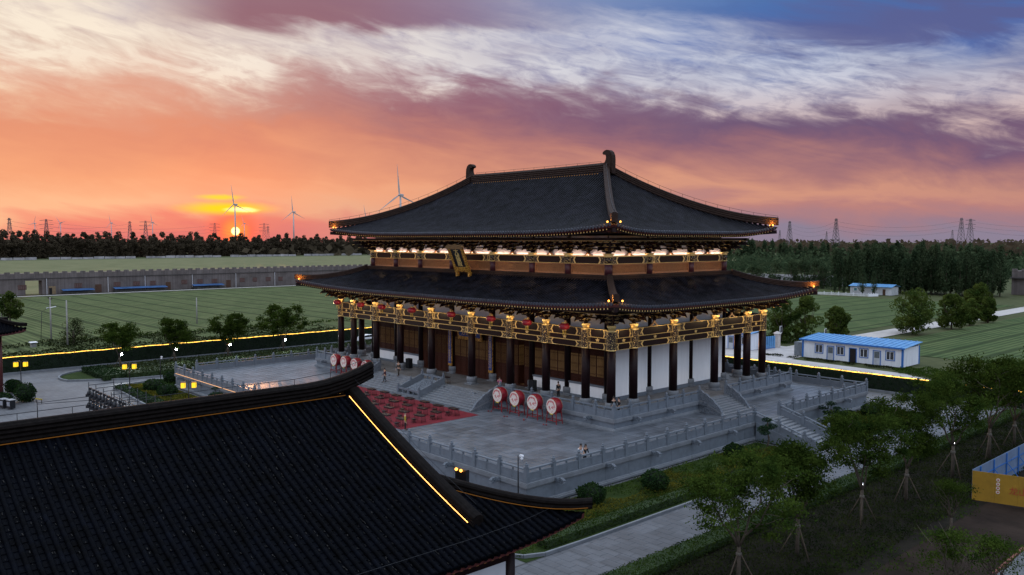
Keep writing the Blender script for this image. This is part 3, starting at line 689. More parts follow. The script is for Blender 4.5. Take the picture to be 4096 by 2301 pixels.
# ---- boards: couplets on the two middle inner columns, blue board over the middle doors, the tall name plaque
GOLDF = M('gold_frame_scroll', (0.20,0.085,0.015), 0.45, scale=9, col2=(0.72,0.40,0.07), thr=0.52, detail=3, metal=0.2)
BLUEP = M('blue_lacquer', (0.012,0.055,0.25), 0.35, 0.15, 3); BLACKP = M('black_lacquer', (0.008,0.009,0.014), 0.3, 0.2, 3); GOLDC = M('gold_leaf', (0.86,0.62,0.22), 0.35, 0.1, 6, metal=0.3)
def text_mesh(body, size, mat, ext=0.01, space=1.0):
    cu = bpy.data.curves.new('lettering', 'FONT'); cu.body = body; cu.size = size; cu.extrude = ext; cu.align_x = 'CENTER'; cu.align_y = 'CENTER'; cu.space_line = space; cu.resolution_u = 3
    o = bpy.data.objects.new('lettering', cu); COL.objects.link(o); bpy.context.view_layer.update()
    me = bpy.data.meshes.new_from_object(o.evaluated_get(bpy.context.evaluated_depsgraph_get())); bpy.data.objects.remove(o); bpy.data.curves.remove(cu)
    me.materials.clear(); me.materials.append(mat); return me
CP = ('德\n合\n天\n地\n道\n冠\n古\n今\n仁\n義\n禮\n智\n信\n和', '文\n章\n千\n古\n禮\n樂\n百\n世\n春\n秋\n日\n月\n山\n川')
for i, x in enumerate((-3.90,3.90)):
    t = thing('couplet_board', 'long blue couplet board with gold border on the column %s of the middle doors' % ('left' if i == 0 else 'right'), 'couplet board', (x,-10.42,3.95), group='couplet boards on the middle columns', world=True)
    MB().box(x-0.36,x+0.36,-10.95,-10.80,4.00,9.00).build('border', GOLDF, t); MB().box(x-0.27,x+0.27,-10.975,-10.945,4.30,8.92).build('field', BLUEP, t)
    obj('lettering', text_mesh(CP[i], 0.30, GOLDC, 0.006), t, loc=(x,-10.985,6.62), rot=(R(90),0,0))
t = thing('door_plaque', 'blue horizontal name board in a wide gold frame above the middle doors', 'plaque', (0,-10.9,7.75), world=True)
m = MB(); m.prism([(-2.3,0),(2.3,0),(2.05,0.42),(-2.05,0.42)], (0,-10.75,7.55), (1,0,0), (0,-0.15,0.99), (0,-0.14,0)); m.prism([(-2.35,1.75),(2.35,1.75),(2.05,1.35),(-2.05,1.35)][::-1], (0,-10.75,7.55), (1,0,0), (0,-0.15,0.99), (0,-0.14,0))
for sg in (-1,1): m.prism([(sg*2.3,0),(sg*2.05,0.42),(sg*2.05,1.35),(sg*2.35,1.75)][::-sg], (0,-10.75,7.55), (1,0,0), (0,-0.15,0.99), (0,-0.14,0))
m.build('frame', GOLDF, t); m = MB(); m.prism([(-2.05,0.42),(2.05,0.42),(2.05,1.35),(-2.05,1.35)], (0,-10.78,7.55), (1,0,0), (0,-0.15,0.99), (0,-0.06,0)); m.build('field', BLUEP, t)
obj('lettering', text_mesh('万世师表', 0.72, GOLDC, 0.01), t, loc=(0,-11.0,8.42), rot=(R(81.5),0,0))
# the tall plaque leaning out from the upper storey
t = thing('name_plaque', 'tall black name plaque with carved golden frame leaning out over the lower roof', 'plaque', (0,-11.7,15.6), world=True)
ay = Vector((0,-0.42,1)).normalized(); o = Vector((0,-11.75,15.75)); nrm = Vector((0,-1,-0.42)).normalized()
def pl(poly, d0, d1, mat, name): m = MB(); m.prism(poly, o+nrm*d0, (1,0,0), ay, nrm*(d1-d0)); return m.build(name, mat, t)
pl([(-0.98,0.95),(0.98,0.95),(0.98,3.35),(-0.98,3.35)], 0.0, 0.10, BLACKP, 'field')
for sg in (-1,1):
    pl([(sg*0.98,0.80),(sg*1.18,0.45),(sg*1.26,0.10),(sg*1.12,-0.12),(sg*1.42,0.05),(sg*1.46,0.75),(sg*1.38,1.6),(sg*1.48,2.4),(sg*1.42,3.4),(sg*0.98,3.35)][::sg], -0.02, 0.16, GOLDF, 'side_frame')
    m = MB(); m.box(sg*1.15-0.14,sg*1.15+0.14,-12.02,-11.6,15.42,15.95); m.build('foot', GOLDF, t)
pl([(-0.80,0.95),(-1.05,0.35),(-0.4,0.42),(0,0.34),(0.4,0.42),(1.05,0.35),(0.80,0.95)], 0.0, 0.24, GOLDF, 'lower_frame')
pl([(-0.80,3.35),(0.80,3.35),(1.46,3.4),(1.75,3.62),(1.2,3.86),(0.5,3.80),(0,3.95),(-0.5,3.80),(-1.2,3.86),(-1.75,3.62),(-1.46,3.4)], -0.02, 0.28, M('weathered_gold', (0.20,0.12,0.05), 0.6, 0.5, 8, bump=0.5, bscale=20), 'upper_frame')
for i, ch in enumerate('大雄殿'):
    p = o+ay*(2.92-i*0.76)+nrm*0.115; q = Matrix(((1,0,0),tuple(ay),tuple(-nrm*-1))).transposed()
    e_ = Matrix((Vector((1,0,0)), ay, Vector((1,0,0)).cross(ay))).transposed()
    obj('character', text_mesh(ch, 0.92, GOLDC, 0.02), t, loc=p, rot=e_.to_euler())
m = MB()
for sg in (-1,1): m.bar(o+ay*3.2+Vector((sg*1.2,0,0)), (sg*1.2,-10.5,19.2), 0.05, 0.05)
m.build('stay_rod', METAL, t)
# ------------------------------------------------------------------ ground sheets
def sheet(name, x0, x1, y0, y1, z, mat):
    return struct(name, MB().add([(x0,y0,z),(x1,y0,z),(x1,y1,z),(x0,y1,z)], [(0,1,2,3)]).mesh(name, mat))
def polysheet(name, pts, z, mat): return struct(name, MB().add([(x,y,z) for x,y in pts], [tuple(range(len(pts)))]).mesh(name, mat))
EARTH = M('rough_grass_ground', (0.050,0.060,0.026), 0.95, scale=0.35, col2=(0.085,0.095,0.042), bump=0.6, bscale=3, world=True, spec=0.1)
sheet('ground', -6000, 6000, -6000, 6000, -0.12, EARTH)
def fieldmat(name, a, b, axis, period, duty, dark):
    """crop field: fine mottled green with narrow wheel tracks every few metres"""
    m = M(name, a, 0.95, scale=0.16, col2=b, bump=1.0, bscale=2.5, world=True, spec=0.05, detail=12); t = m.node_tree; L = t.links; bs = t.nodes['Principled BSDF']
    g = t.nodes.new('ShaderNodeNewGeometry'); s_ = t.nodes.new('ShaderNodeSeparateXYZ'); L.new(g.outputs['Position'], s_.inputs[0])
    nz = t.nodes.new('ShaderNodeTexNoise'); nz.inputs['Scale'].default_value = 0.05; L.new(g.outputs['Position'], nz.inputs['Vector'])
    def mm(op, a_, b_):
        n = t.nodes.new('ShaderNodeMath'); n.operation = op
        for i, v in enumerate((a_, b_)):
            if isinstance(v, (int, float)): n.inputs[i].default_value = v
            else: L.new(v, n.inputs[i])
        return n.outputs[0]
    p = mm('FRACT', mm('DIVIDE', mm('ADD', s_.outputs[axis], mm('MULTIPLY', nz.outputs[0], 1.6)), period), 0)
    f = mm('LESS_THAN', p, duty)
    fine = mm('FRACT', mm('DIVIDE', s_.outputs[axis], period/6.0), 0); f2 = mm('MULTIPLY', mm('LESS_THAN', fine, 0.4), mm('MULTIPLY', nz.outputs[0], 1.1))
    src = bs.inputs['Base Color'].links[0].from_socket
    mx = t.nodes.new('ShaderNodeMix'); mx.data_type = 'RGBA'; L.new(mm('MAXIMUM', mm('MULTIPLY', f, 0.7), f2), mx.inputs[0]); L.new(src, mx.inputs[6]); mx.inputs[7].default_value = tuple(dark)+(1,)
    L.new(mx.outputs[2], bs.inputs['Base Color']); return m
FW = fieldmat('west_crop', (0.066,0.092,0.036), (0.128,0.148,0.064), 1, 8.0, 0.11, (0.022,0.030,0.014))
FE = fieldmat('north_crop', (0.052,0.086,0.034), (0.104,0.136,0.056), 0, 7.4, 0.12, (0.020,0.032,0.014))
sheet('crop_field', -246, -70, -150, 330, -0.06, FW)
sheet('crop_field', -830, -266, -300, 700, -0.06, M('far_west_crop', (0.11,0.12,0.058), 0.95, scale=0.06, col2=(0.17,0.17,0.09), world=True, spec=0.05))
sheet('crop_field', -75, -4.5, 78, 207, -0.05, FE)
sheet('crop_field', 9.0, 120, 72, 400, -0.05, FE)
sheet('crop_field', -62, -8, 44, 66, -0.052, FE)
CONC = M('concrete_farm_road', (0.42,0.40,0.38), 0.85, 0.16, 0.5, bump=0.15, bscale=8, world=True, spec=0.3)
sheet('farm_road', -1.0, 4.6, 66, 420, -0.02, CONC)
polysheet('yard', [(-40,36.5),(40,36.5),(60,36.5),(60,46.5),(33,47),(27,50.5),(8,52.0),(7,66.5),(-14,66.5),(-14,55.5),(-40,50)], -0.03, M('pale_packed_yard', (0.42,0.40,0.39), 0.9, 0.16, 0.4, bump=0.2, bscale=6, world=True, spec=0.25))
sheet('farm_road', -254.5, -251.0, -200, 330, -0.02, CONC)
# paved court west and north of the terrace, the east path
def brickmat(name, a, b, mort, bw, bh, rough=0.6, spec=0.45):
    m = bpy.data.materials.new(name); m.use_nodes = True; t = m.node_tree; L = t.links; bs = t.nodes['Principled BSDF']; bs.inputs['Roughness'].default_value = rough; bs.inputs['Specular IOR Level'].default_value = spec
    g = t.nodes.new('ShaderNodeNewGeometry'); br = t.nodes.new('ShaderNodeTexBrick'); L.new(g.outputs['Position'], br.inputs['Vector']); br.inputs['Scale'].default_value = 1.0
    br.inputs['Brick Width'].default_value = bw; br.inputs['Row Height'].default_value = bh; br.inputs['Mortar Size'].default_value = 0.015
    for k, c in (('Color1',a),('Color2',b),('Mortar',mort)): br.inputs[k].default_value = tuple(c)+(1,)
    nz = t.nodes.new('ShaderNodeTexNoise'); nz.inputs['Scale'].default_value = 0.35; nz.inputs['Detail'].default_value = 6; L.new(g.outputs['Position'], nz.inputs['Vector'])
    mr = t.nodes.new('ShaderNodeMapRange'); L.new(nz.outputs[0], mr.inputs[0]); mr.inputs[1].default_value = 0.3; mr.inputs[2].default_value = 0.7; mr.inputs[3].default_value = 0.78; mr.inputs[4].default_value = 1.18
    mx = t.nodes.new('ShaderNodeMix'); mx.data_type = 'RGBA'; mx.blend_type = 'MULTIPLY'; mx.inputs[0].default_value = 1; L.new(br.outputs[0], mx.inputs[6]); cc = t.nodes.new('ShaderNodeCombineColor')
    for i in range(3): L.new(mr.outputs[0], cc.inputs[i])
    L.new(cc.outputs[0], mx.inputs[7]); L.new(mx.outputs[2], bs.inputs['Base Color']); return m
COURT = brickmat('court_paving', (0.10,0.104,0.113), (0.125,0.13,0.138), (0.065,0.068,0.073), 1.2, 0.6)
sheet('court', -62.0, 42.0, -95, 32.5, -0.10, COURT)
# ------------------------------------------------------------------ slabs: the nearest 300 single, the rest joined
def slabs(owner, x0, x1, y0, y1, ztop, sx, sy, gap, mat, name, hole=None, stagger=False, nmax=300, only=None):
    cells = []
    ny = int(round((y1-y0)/sy))
    for j in range(ny):
        ox = (sx/2 if (stagger and j % 2) else 0)
        x = math.floor((x0)/sx)*sx-ox
        while x < x1:
            a, b, c, d = max(x,x0)+gap/2, min(x+sx,x1)-gap/2, y0+j*sy+gap/2, y0+(j+1)*sy-gap/2
            if b-a > 0.08:
                cx_, cy_ = (a+b)/2, (c+d)/2
                if not (hole and hole[0] < cx_ < hole[1] and hole[2] < cy_ < hole[3]): cells.append((a,b,c,d))
            x += sx
    key = lambda q: ((q[0]+q[1])/2-cam.location.x)**2+((q[2]+q[3])/2-cam.location.y)**2
    vis = [q for q in cells if only is None or only((q[0]+q[1])/2, (q[2]+q[3])/2)]
    vis.sort(key=key); near = set(vis[:nmax]); rest = MB(); cache = {}
    for q in cells:
        a, b, c, d = q; dz = rng.uniform(-0.004, 0.004)
        if q in near:
            k = (round(b-a,3), round(d-c,3))
            if k not in cache: m = MB(); m.cham(-k[0]/2,k[0]/2,-k[1]/2,k[1]/2,-0.05,0,0.012); cache[k] = m.mesh('paving_slab', mat)
            obj('paving_slab', cache[k], owner, loc=((a+b)/2,(c+d)/2,ztop+dz))
        else:
            z = ztop+dz; rest.add([(a,c,z),(b,c,z),(b,d,z),(a,d,z),(a,c,z-0.05),(b,c,z-0.05),(b,d,z-0.05),(a,d,z-0.05)], [(0,1,2,3),(4,5,1,0),(5,6,2,1),(6,7,3,2),(7,4,0,3)])
    if rest.v: rest.build(name, mat, owner, kind='stuff')

# ------------------------------------------------------------------ lower terrace
TXR, TXL, TYF, TYB = 34.31, -34.83, -33.74, 22.12
terrace = thing('stone_terrace', 'broad grey stone terrace with carved spouts that carries the temple platform', 'terrace', (0,-5,0), world=True)
MB().box(TXL+0.15,TXR-0.15,TYF+0.15,TYB-0.15,0.0,ZT-0.06).build('terrace_bed', PAVED, terrace)
hid = lambda x, y: (x > 4 or y > -26) and not (abs(x) < 27 and y > -17)
slabs(terrace, TXL+0.25, TXR-0.25, TYF+0.24, TYF+0.24+61*0.9, ZT, 0.9, 0.9, 0.042, PAVE, 'paving_slabs', hole=(-27.0,27.0,-15.5,15.2), only=hid)
def plinth(owner, X0, X1, Y0, Y1, zb, zt, step, spout, prefix, sides=(0,1,2,3)):
    """faced plinth: base course, wall blocks, moulding, coping, dragon spouts; X0..Y1 is the post line"""
    H_ = zt-zb; zc = zt-min(0.36,H_*0.3)
    def run(sd):
        return [(X0,X1,Y0,(0,-1)),(Y0,Y1,X1,(1,0)),(X0,X1,Y1,(0,1)),(Y0,Y1,X0,(-1,0))][sd]
    def bx_(m, sd, a, b, o0, o1, z0, z1, ch=0):
        p = [(a,b,Y0-o1,Y0-o0),(X1+o0,X1+o1,a,b),(a,b,Y1+o0,Y1+o1),(X0-o1,X0-o0,a,b)][sd]
        (m.cham(*p,z0,z1,ch) if ch else m.box(*p,z0,z1))
    for sd in sides:
        a, b = run(sd)[:2]; n = max(1, round((b-a)/step)); st = (b-a)/n
        for i in range(n):
            p, q = a+i*st, a+(i+1)*st
            e0 = -0.0 if i else -0.0; ext = lambda o: (p-(o if i == 0 and sd in (0,2) else 0), q+(o if i == n-1 and sd in (0,2) else 0))
            g = 0.012
            m = MB(); u, v = ext(0.06); bx_(m, sd, u+g, v-g, -0.20, 0.06, zb+0.30, zc-0.10); m.build('wall_block', STONE, owner)
            m = MB(); u, v = ext(0.30); bx_(m, sd, u+0.004, v-0.004, -0.20, 0.30, zb, zb+0.20, 0.03); u, v = ext(0.20); bx_(m, sd, u+0.004, v-0.004, -0.2, 0.20, zb+0.20, zb+0.30, 0.04); m.build('base_course', STONE2, owner)
            m = MB(); u, v = ext(0.12); bx_(m, sd, u+0.002, v-0.002, -0.20, 0.12, zc-0.10, zc); u, v = ext(0.20); bx_(m, sd, u+0.004, v-0.004, -0.25, 0.20, zc, zt-0.10); u, v = ext(0.17); bx_(m, sd, u+0.004, v-0.004, -0.25, 0.17, zt-0.10, zt+0.012, 0.03); m.build('coping', STONE2, owner)
            if spout and i % 2 == 1: obj('dragon_spout', SPOUT, owner, loc=[((p+0.0),Y0-0.28,zt-0.24),(X1+0.28,p,zt-0.24),(p,Y1+0.28,zt-0.24),(X0-0.28,p,zt-0.24)][sd], rot=(0,0,sd*math.pi/2))
m = MB()
m.prism([(0.1,-0.16),(-0.30,-0.13),(-0.62,-0.22),(-0.78,-0.14),(-0.70,-0.02),(-0.82,0.06),(-0.66,0.20),(-0.42,0.24),(-0.20,0.16),(0.1,0.16)], (-0.13,0,0), (0,1,0), (0,0,1), (0.26,0,0))
m.prism([(0.1,-0.10),(-0.35,-0.08),(-0.55,0.10),(-0.30,0.14),(0.1,0.12)], (-0.19,0,0), (0,1,0), (0,0,1), (0.38,0,0)); SPOUT = m.mesh('dragon_spout', CARV)
plinth(terrace, TXL, TXR, TYF, TYB, 0.0, ZT, 2.9, True, 't')
# ------------------------------------------------------------------ upper platform of the hall
PX, PYF, PYB = 27.83, -16.30, 16.0
plat = thing('hall_platform', 'raised stone platform under the hall columns with moulded base', 'platform', (0,0,ZT), world=True)
MB().box(-PX+0.15,PX-0.15,PYF+0.15,PYB-0.15,ZT-0.05,ZP-0.06).build('platform_bed', PAVED, plat)
PAVE2 = M('platform_paving', (0.13,0.128,0.126), 0.55, 0.16, 0.9, bump=0.06, bscale=30, spec=0.45, world=True, cell=(0.8,0.8,0.0,0.0))
slabs(plat, -PX+0.24, PX-0.24, PYF+0.24, PYF+0.24+40*0.8, ZP, 0.8, 0.8, 0.018, PAVE2, 'paving_slabs', hole=(-21.5,21.5,-10.2,10.3), only=lambda x, y: y < -9 or x > 21)
plinth(plat, -PX, PX, PYF, PYB, ZT, ZP, 2.8, True, 'p')
# ------------------------------------------------------------------ balustrades
m = MB(); h = 0.15
m.box(-h,h,-h,h,0,1.10); m.box(-h*0.75,h*0.75,-h*0.75,h*0.75,1.10,1.14); m.box(-h-0.02,h+0.02,-h-0.02,h+0.02,1.14,1.19)
m.lathe([(0.10,1.19),(0.14,1.22),(0.14,1.26),(0.08,1.29),(0.13,1.33),(0.155,1.39),(0.13,1.45),(0.07,1.48),(0.10,1.51),(0.08,1.55),(0.02,1.58)], 10); POST = m.mesh('post', STONE)
_pn = {}
def panel_mesh(L):
    L = round(L, 3)
    if L in _pn: return _pn[L]
    m = MB(); h = L/2; 
    m.box(-h,h,-0.10,0.10,0.0,0.12); m.box(-h,h,-0.075,0.075,0.12,0.72); m.box(-h,h,-0.09,0.09,0.66,0.74)
    for a, b in ((-h+0.10,-0.09),(0.09,h-0.10)):      # raised borders leave two sunk fields
        for y0, y1 in ((-0.095,-0.075),(0.075,0.095)):
            m.box(a-0.06,a,y0,y1,0.12,0.66); m.box(b,b+0.06,y0,y1,0.12,0.66); m.box(a,b,y0,y1,0.12,0.18)
    m.lathe([(0.09,0.74),(0.06,0.80),(0.10,0.90),(0.11,0.94)], 8, (0,0)); 
    for sg in (-1,1): m.box(sg*h-0.06 if sg > 0 else -h,h if sg > 0 else -h+0.06,-0.06,0.06,0.74,0.94)
    m.box(-h,h,-0.085,0.085,0.94,1.06); _pn[L] = m.mesh('panel', STONE); return _pn[L]
def balustrade(label, pts, z, first=True, last=True, name='stone_balustrade'):
    """posts at the given plan points, a panel in every gap; z constant or a list"""
    zs = z if isinstance(z, list) else [z]*len(pts)
    t = thing(name, label, 'balustrade', (pts[0][0],pts[0][1],zs[0]), world=True)
    for i, (x, y) in enumerate(pts):
        if (i or first) and (i < len(pts)-1 or last): obj('post', POST, t, loc=(x,y,zs[i]+0.01))
        if i < len(pts)-1:
            x2, y2 = pts[i+1]; L = math.hypot(x2-x,y2-y); dz = zs[i+1]-zs[i]
            o = obj('panel', panel_mesh(L-0.30), t, loc=((x+x2)/2,(y+y2)/2,(zs[i]+zs[i+1])/2+0.012), rot=(0,0,math.atan2(y2-y,x2-x)))
            if abs(dz) > 0.05:
                sh = Matrix.Identity(4); sh[2][0] = dz/L; o.data = o.data.copy(); o.data.transform(sh)
    return t
rY = [TYF+2.84*i for i in range(12)]; bY = [2.24+2.84*i for i in range(8)]
fX = [TXR-2.985*i for i in range(9)]; fX2 = [TXL+2.985*i for i in range(9)]
balustrade('grey stone balustrade along the near right terrace edge below the white wall', [(TXR,y) for y in rY], ZT)
balustrade('stone balustrade from the far right terrace corner to the side stairs', [(TXR,y) for y in bY], ZT, last=True)
balustrade('stone balustrade along the near front terrace edge beside the dark foreground roof', [(x,TYF) for x in fX], ZT, first=False)
balustrade('stone balustrade with lit foot on the far left front edge of the terrace', [(x,TYF) for x in fX2], ZT)
balustrade('stone balustrade along the rear edge of the terrace behind the hall', [(TXL+(TXR-TXL)*i/23,TYB) for i in range(24)], ZT, first=False, last=False)
balustrade('stone balustrade along the far left side of the terrace before the tree floodlights', [(TXL,TYF+2.84*i) for i in range(1,12)], ZT)
balustrade('stone balustrade on the left terrace side behind the hall', [(TXL,2.24+2.84*i) for i in range(8)], ZT)
pRY = [PYF,-13.92,-11.09,-8.25,-5.44,-2.64]; pBY = [2.33,5.04,7.80,10.68,13.51,PYB]
balustrade('platform balustrade from the near hall corner to the side stairs', [(PX,y) for y in pRY], ZP)
balustrade('platform balustrade right of the side stairs under the far columns', [(PX,y) for y in pBY], ZP)
fp = [PX,25.51,22.55,19.6,16.65,13.7,11.75]
balustrade('platform balustrade behind the four near drums', [(x,PYF) for x in fp], ZP, first=False)
balustrade('platform balustrade behind the four far drums', [(-x,PYF) for x in fp], ZP)
balustrade('platform balustrade on the left side of the hall', [(-PX,y) for y in pRY[1:]], ZP)
balustrade('platform balustrade on the left side behind the stairs', [(-PX,y) for y in pBY], ZP)
balustrade('platform balustrade along the rear of the hall', [(-PX+2*PX*i/19,PYB) for i in range(1,19)], ZP)
# amber strip lamp at the foot of the far left balustrade
m = MB(); m.box(TXL+0.3,fX2[-1],TYF-0.22,TYF-0.19,ZT+0.02,ZT+0.05); m.build('led_strip', EM('foot_strip', (1.0,0.50,0.22), 1.6), terrace)
# ------------------------------------------------------------------ stairs
def stairs(label, n, z0, z1, tread, w0, w1, edge, axis, sgn, owner_name='stone_staircase'):
    """flight from height z1 at coordinate edge, going out along axis*sgn; w0..w1 its width"""
    t = thing(owner_name, label, 'stairs', ((w0+w1)/2,edge,z0) if axis == 'y' else (edge,(w0+w1)/2,z0), world=True)
    rise = (z1-z0)/n
    for i in range(n):
        a, b = edge+sgn*tread*(n-1-i), edge+sgn*tread*(n-i); a, b = min(a,b), max(a,b); zt = z0+rise*(i+1)-(rise*0 if i < n-1 else 0.0)
        lo = min(edge, edge+sgn*tread*(n-1-i)); hi = max(edge, edge+sgn*tread*(n-1-i))
        m = MB()
        if axis == 'y': m.cham(w0,w1,min(a,edge),max(b,edge) if sgn > 0 else edge,zt-rise,zt,0.02) if False else m.cham(w0,w1,min(a,b),max(a,b)+0.0,z0-0.02,zt,0.015)
        else: m.cham(min(a,b),max(a,b),w0,w1,z0-0.02,zt,0.015)
        m.build('step', STONE2, t)
    return t
def carved_rail(parent, p, q, z0, z1, w=0.28, scroll=True):
    """sloping carved side slab from the high end p (floor z1) to the low end q (floor z0)"""
    p, q = Vector((p[0],p[1],0)), Vector((q[0],q[1],0)); d = q-p; L = d.length; d.normalize(); s_ = Vector((-d.y,d.x,0))*w/2
    n = 16; top = []
    for i in range(n+1):
        u = i/n; zz = z1+(z0-z1)*u
        hgt = 1.05*(1-u**3.0)+0.10+0.055*math.sin(u*26); top.append((u*L, zz+hgt))
    poly = [(0,z0),(L,z0)]+top[::-1]
    m = MB(); m.prism(poly, p-s_, d, (0,0,1), s_*2); m.build('carved_rail', CARV, parent)
    m = MB(); m.prism([(0,z1+0.02),(0,z1+0.16),(L+0.1,z0+0.16),(L+0.1,z0+0.02)][::-1], p-s_*1.25, d, (0,0,1), s_*2.5); m.build('string_course', STONE2, parent)
fs = stairs('wide front staircase of pale steps from the terrace up to the hall doors', 8, ZT, ZP, 0.44, -11.4, 11.4, PYF-0.30, 'y', -1)
for x in (-11.62,11.62): carved_rail(fs, (x,PYF-0.1), (x,-20.4), ZT, ZP)
ss = stairs('side staircase between carved rails from the terrace to the platform', 8, ZT, ZP, 0.36, -2.40, 2.10, PX+0.30, 'x', 1)
for y in (-2.62,2.33): carved_rail(ss, (PX+0.05,y), (30.9,y), ZT, ZP)
s2 = stairs('side staircase hidden on the left of the platform', 8, ZT, ZP, 0.36, -2.40, 2.10, -PX-0.30, 'x', -1)
# right terrace stairs down to the path
ts = stairs('long side staircase from the terrace down to the garden path', 12, 0.0, ZT, 0.48, -2.30, 2.04, TXR+0.30, 'x', 1)
for y, nm in ((-2.5,'near'),(2.24,'far')):
    xs = [TXR,37.0,39.7]; zz = [ZT, ZT*(1-(37.0-34.6)/5.9), ZT*(1-(39.7-34.6)/5.9)]
    balustrade('sloping balustrade on the %s side of the garden stairs' % nm, [(x,y) for x in xs], zz, first=False)
    carved_rail(ts, (39.85,y), (41.6,y), 0.0, 0.15)
    MB().prism([(TXR+0.3,0),(40.9,0),(TXR+0.3,ZT)], (0,y-0.19,0), (1,0,0), (0,0,1), (0,0.38,0)).build('side_wall', STONE, ts)
fr2 = stairs('front staircase down from the terrace behind the foreground roof', 12, 0.0, ZT, 0.45, -10.7, 10.3, TYF-0.3, 'y', -1)
# ------------------------------------------------------------------ carved ramp framed by low railings in the middle of the front stairs
t = thing('carved_ramp', 'carved dragon ramp slab inside a low stone railing in the middle of the front stairs', 'carved ramp', (0,-18.2,ZT), world=True)
m = MB(); nx, ny = 26, 34
vs = [(-1.55+3.1*i/nx, -20.0+3.3*j/ny, ZT+0.42+1.0*j/ny+0.16*abs(math.sin(i*0.9+3*math.sin(j*0.45)))*math.sin(math.pi*i/nx)+rng.uniform(0,0.07)) for j in range(ny+1) for i in range(nx+1)]
m.add(vs, [(j*(nx+1)+i, j*(nx+1)+i+1, (j+1)*(nx+1)+i+1, (j+1)*(nx+1)+i) for j in range(ny) for i in range(nx)], 0, False); m.build('relief', CARV, t)
m = MB(); m.box(-2.15,2.15,-20.25,-19.95,ZT,ZT+0.22); m.build('kerb', STONE2, t)
for sg in (-1,1):
    m = MB(); m.prism([(-20.1,ZT),(-16.6,ZT),(-16.6,ZP+0.85),(-18.2,ZT+1.52),(-20.1,ZT+0.88)], (sg*2.05-0.09,0,0), (0,1,0), (0,0,1), (0.18,0,0))
    m.build('side_rail', STONE, t)
    for y, z in ((-20.1,ZT),(-18.3,ZT+0.55),(-16.6,ZP)):
        m = MB(); m.box(sg*2.05-0.13,sg*2.05+0.13,y-0.13,y+0.13,z-0.4 if z > ZT else z,z+1.05); m.lathe([(0.08,z+1.05),(0.12,z+1.12),(0.06,z+1.2),(0.11,z+1.28),(0.02,z+1.4)], 8, (sg*2.05,y)); m.build('post', STONE, t)
for y, z in ((-20.1,ZT),(-16.6,ZP)):
    m = MB(); m.box(-1.92,1.92,y-0.08,y+0.08,z,z+0.14); m.box(-1.92,1.92,y-0.08,y+0.08,z+0.66,z+0.84); m.box(-0.12,0.12,y-0.10,y+0.10,z,z+0.95)
    for x in (-1.92,-1.02,-0.14,0.14,1.0,1.90): m.box(x-0.06,x+0.06,y-0.07,y+0.07,z+0.14,z+0.66)
    m.box(-1.9,1.9,y-0.05,y+0.05,z+0.14,z+0.28); m.build('end_rail', STONE, t)
# ------------------------------------------------------------------ east path, kerbs
path = struct('path', MB().add([(41.9,-95,-0.09),(47.1,-95,-0.09),(47.1,33,-0.09),(41.9,33,-0.09)], [(0,1,2,3)]).mesh('path', PAVED))
PATHS = M('path_slab', (0.082,0.090,0.102), 0.58, 0.16, 0.8, bump=0.08, bscale=25, spec=0.45, world=True, cell=(1.25,0.7,0.0,0.0))
slabs(path, 42.15, 47.05, -46.0, -46+111*0.7, -0.03, 1.25, 0.7, 0.016, PATHS, 'paving_slabs', stagger=True)
def kerb(name, pts, w=0.16, h=0.14, mat=STONE2):
    """kerb stones of a metre each along a polyline"""
    t = struct(name, MB().bar((pts[0][0],pts[0][1],-0.05),(pts[1][0],pts[1][1],-0.05),0.05,0.02).mesh(name, mat))
    n = 0; big = MB()
    for (x0,y0),(x1,y1) in zip(pts[:-1],pts[1:]):
        L = math.hypot(x1-x0,y1-y0); k = max(1,round(L/1.0))
        for i in range(k):
            a, b = i/k, (i+1)/k; g = 0.006/L
            p = (x0+(x1-x0)*(a+g),y0+(y1-y0)*(a+g),h/2-0.06); q = (x0+(x1-x0)*(b-g),y0+(y1-y0)*(b-g),h/2-0.06)
            if n < 110 and len(pts) < 9: MB().bar(p, q, w, h+0.12).build('kerb_stone', mat, t); n += 1
            else: big.bar(p, q, w, h+0.12)
    if big.v: big.build('kerb_stones', mat, t, kind='stuff')
    return t
kerb('kerb', [(40.3,-41.2),(41.3,-40.6),(41.9,-39.3),(42.0,-36),(42.0,-3.2)])
kerb('kerb', [(42.0,2.9),(42.0,20.5),(41.2,22.4),(34.9,22.6)])
kerb('kerb', [(47.12,-46),(47.12,30)])
# ------------------------------------------------------------------ foreground wing: hip-and-gable roof, ridge along y
WX, WG, WE = 40.5, -52.4, -47.35            # ridge x, gable y, end eave y
wing = thing('wing_building', 'dark tiled side hall in the near foreground with amber strip lights along its ridges', 'building', (40.5,-60,0), world=True)
WEX, WSY = 12.15, -84.0                     # half width to the eave, south end (out of frame)
def wz(u):
    """height of the slope at horizontal distance u from the ridge (0..WEX)"""
    t = 1-u/WEX; return 6.62+5.18*(0.80*t+0.20*t*t)
def lift(y): return 0.55*max(0.0,(y-(-53.5))/6.15)**2.2     # the eave rises towards the corner
def wpt(sg, u, y, dz=0.0): return Vector((WX+sg*u, y, wz(u)+lift(y)*max(0,(u-4)/8.15)**1.5+dz))
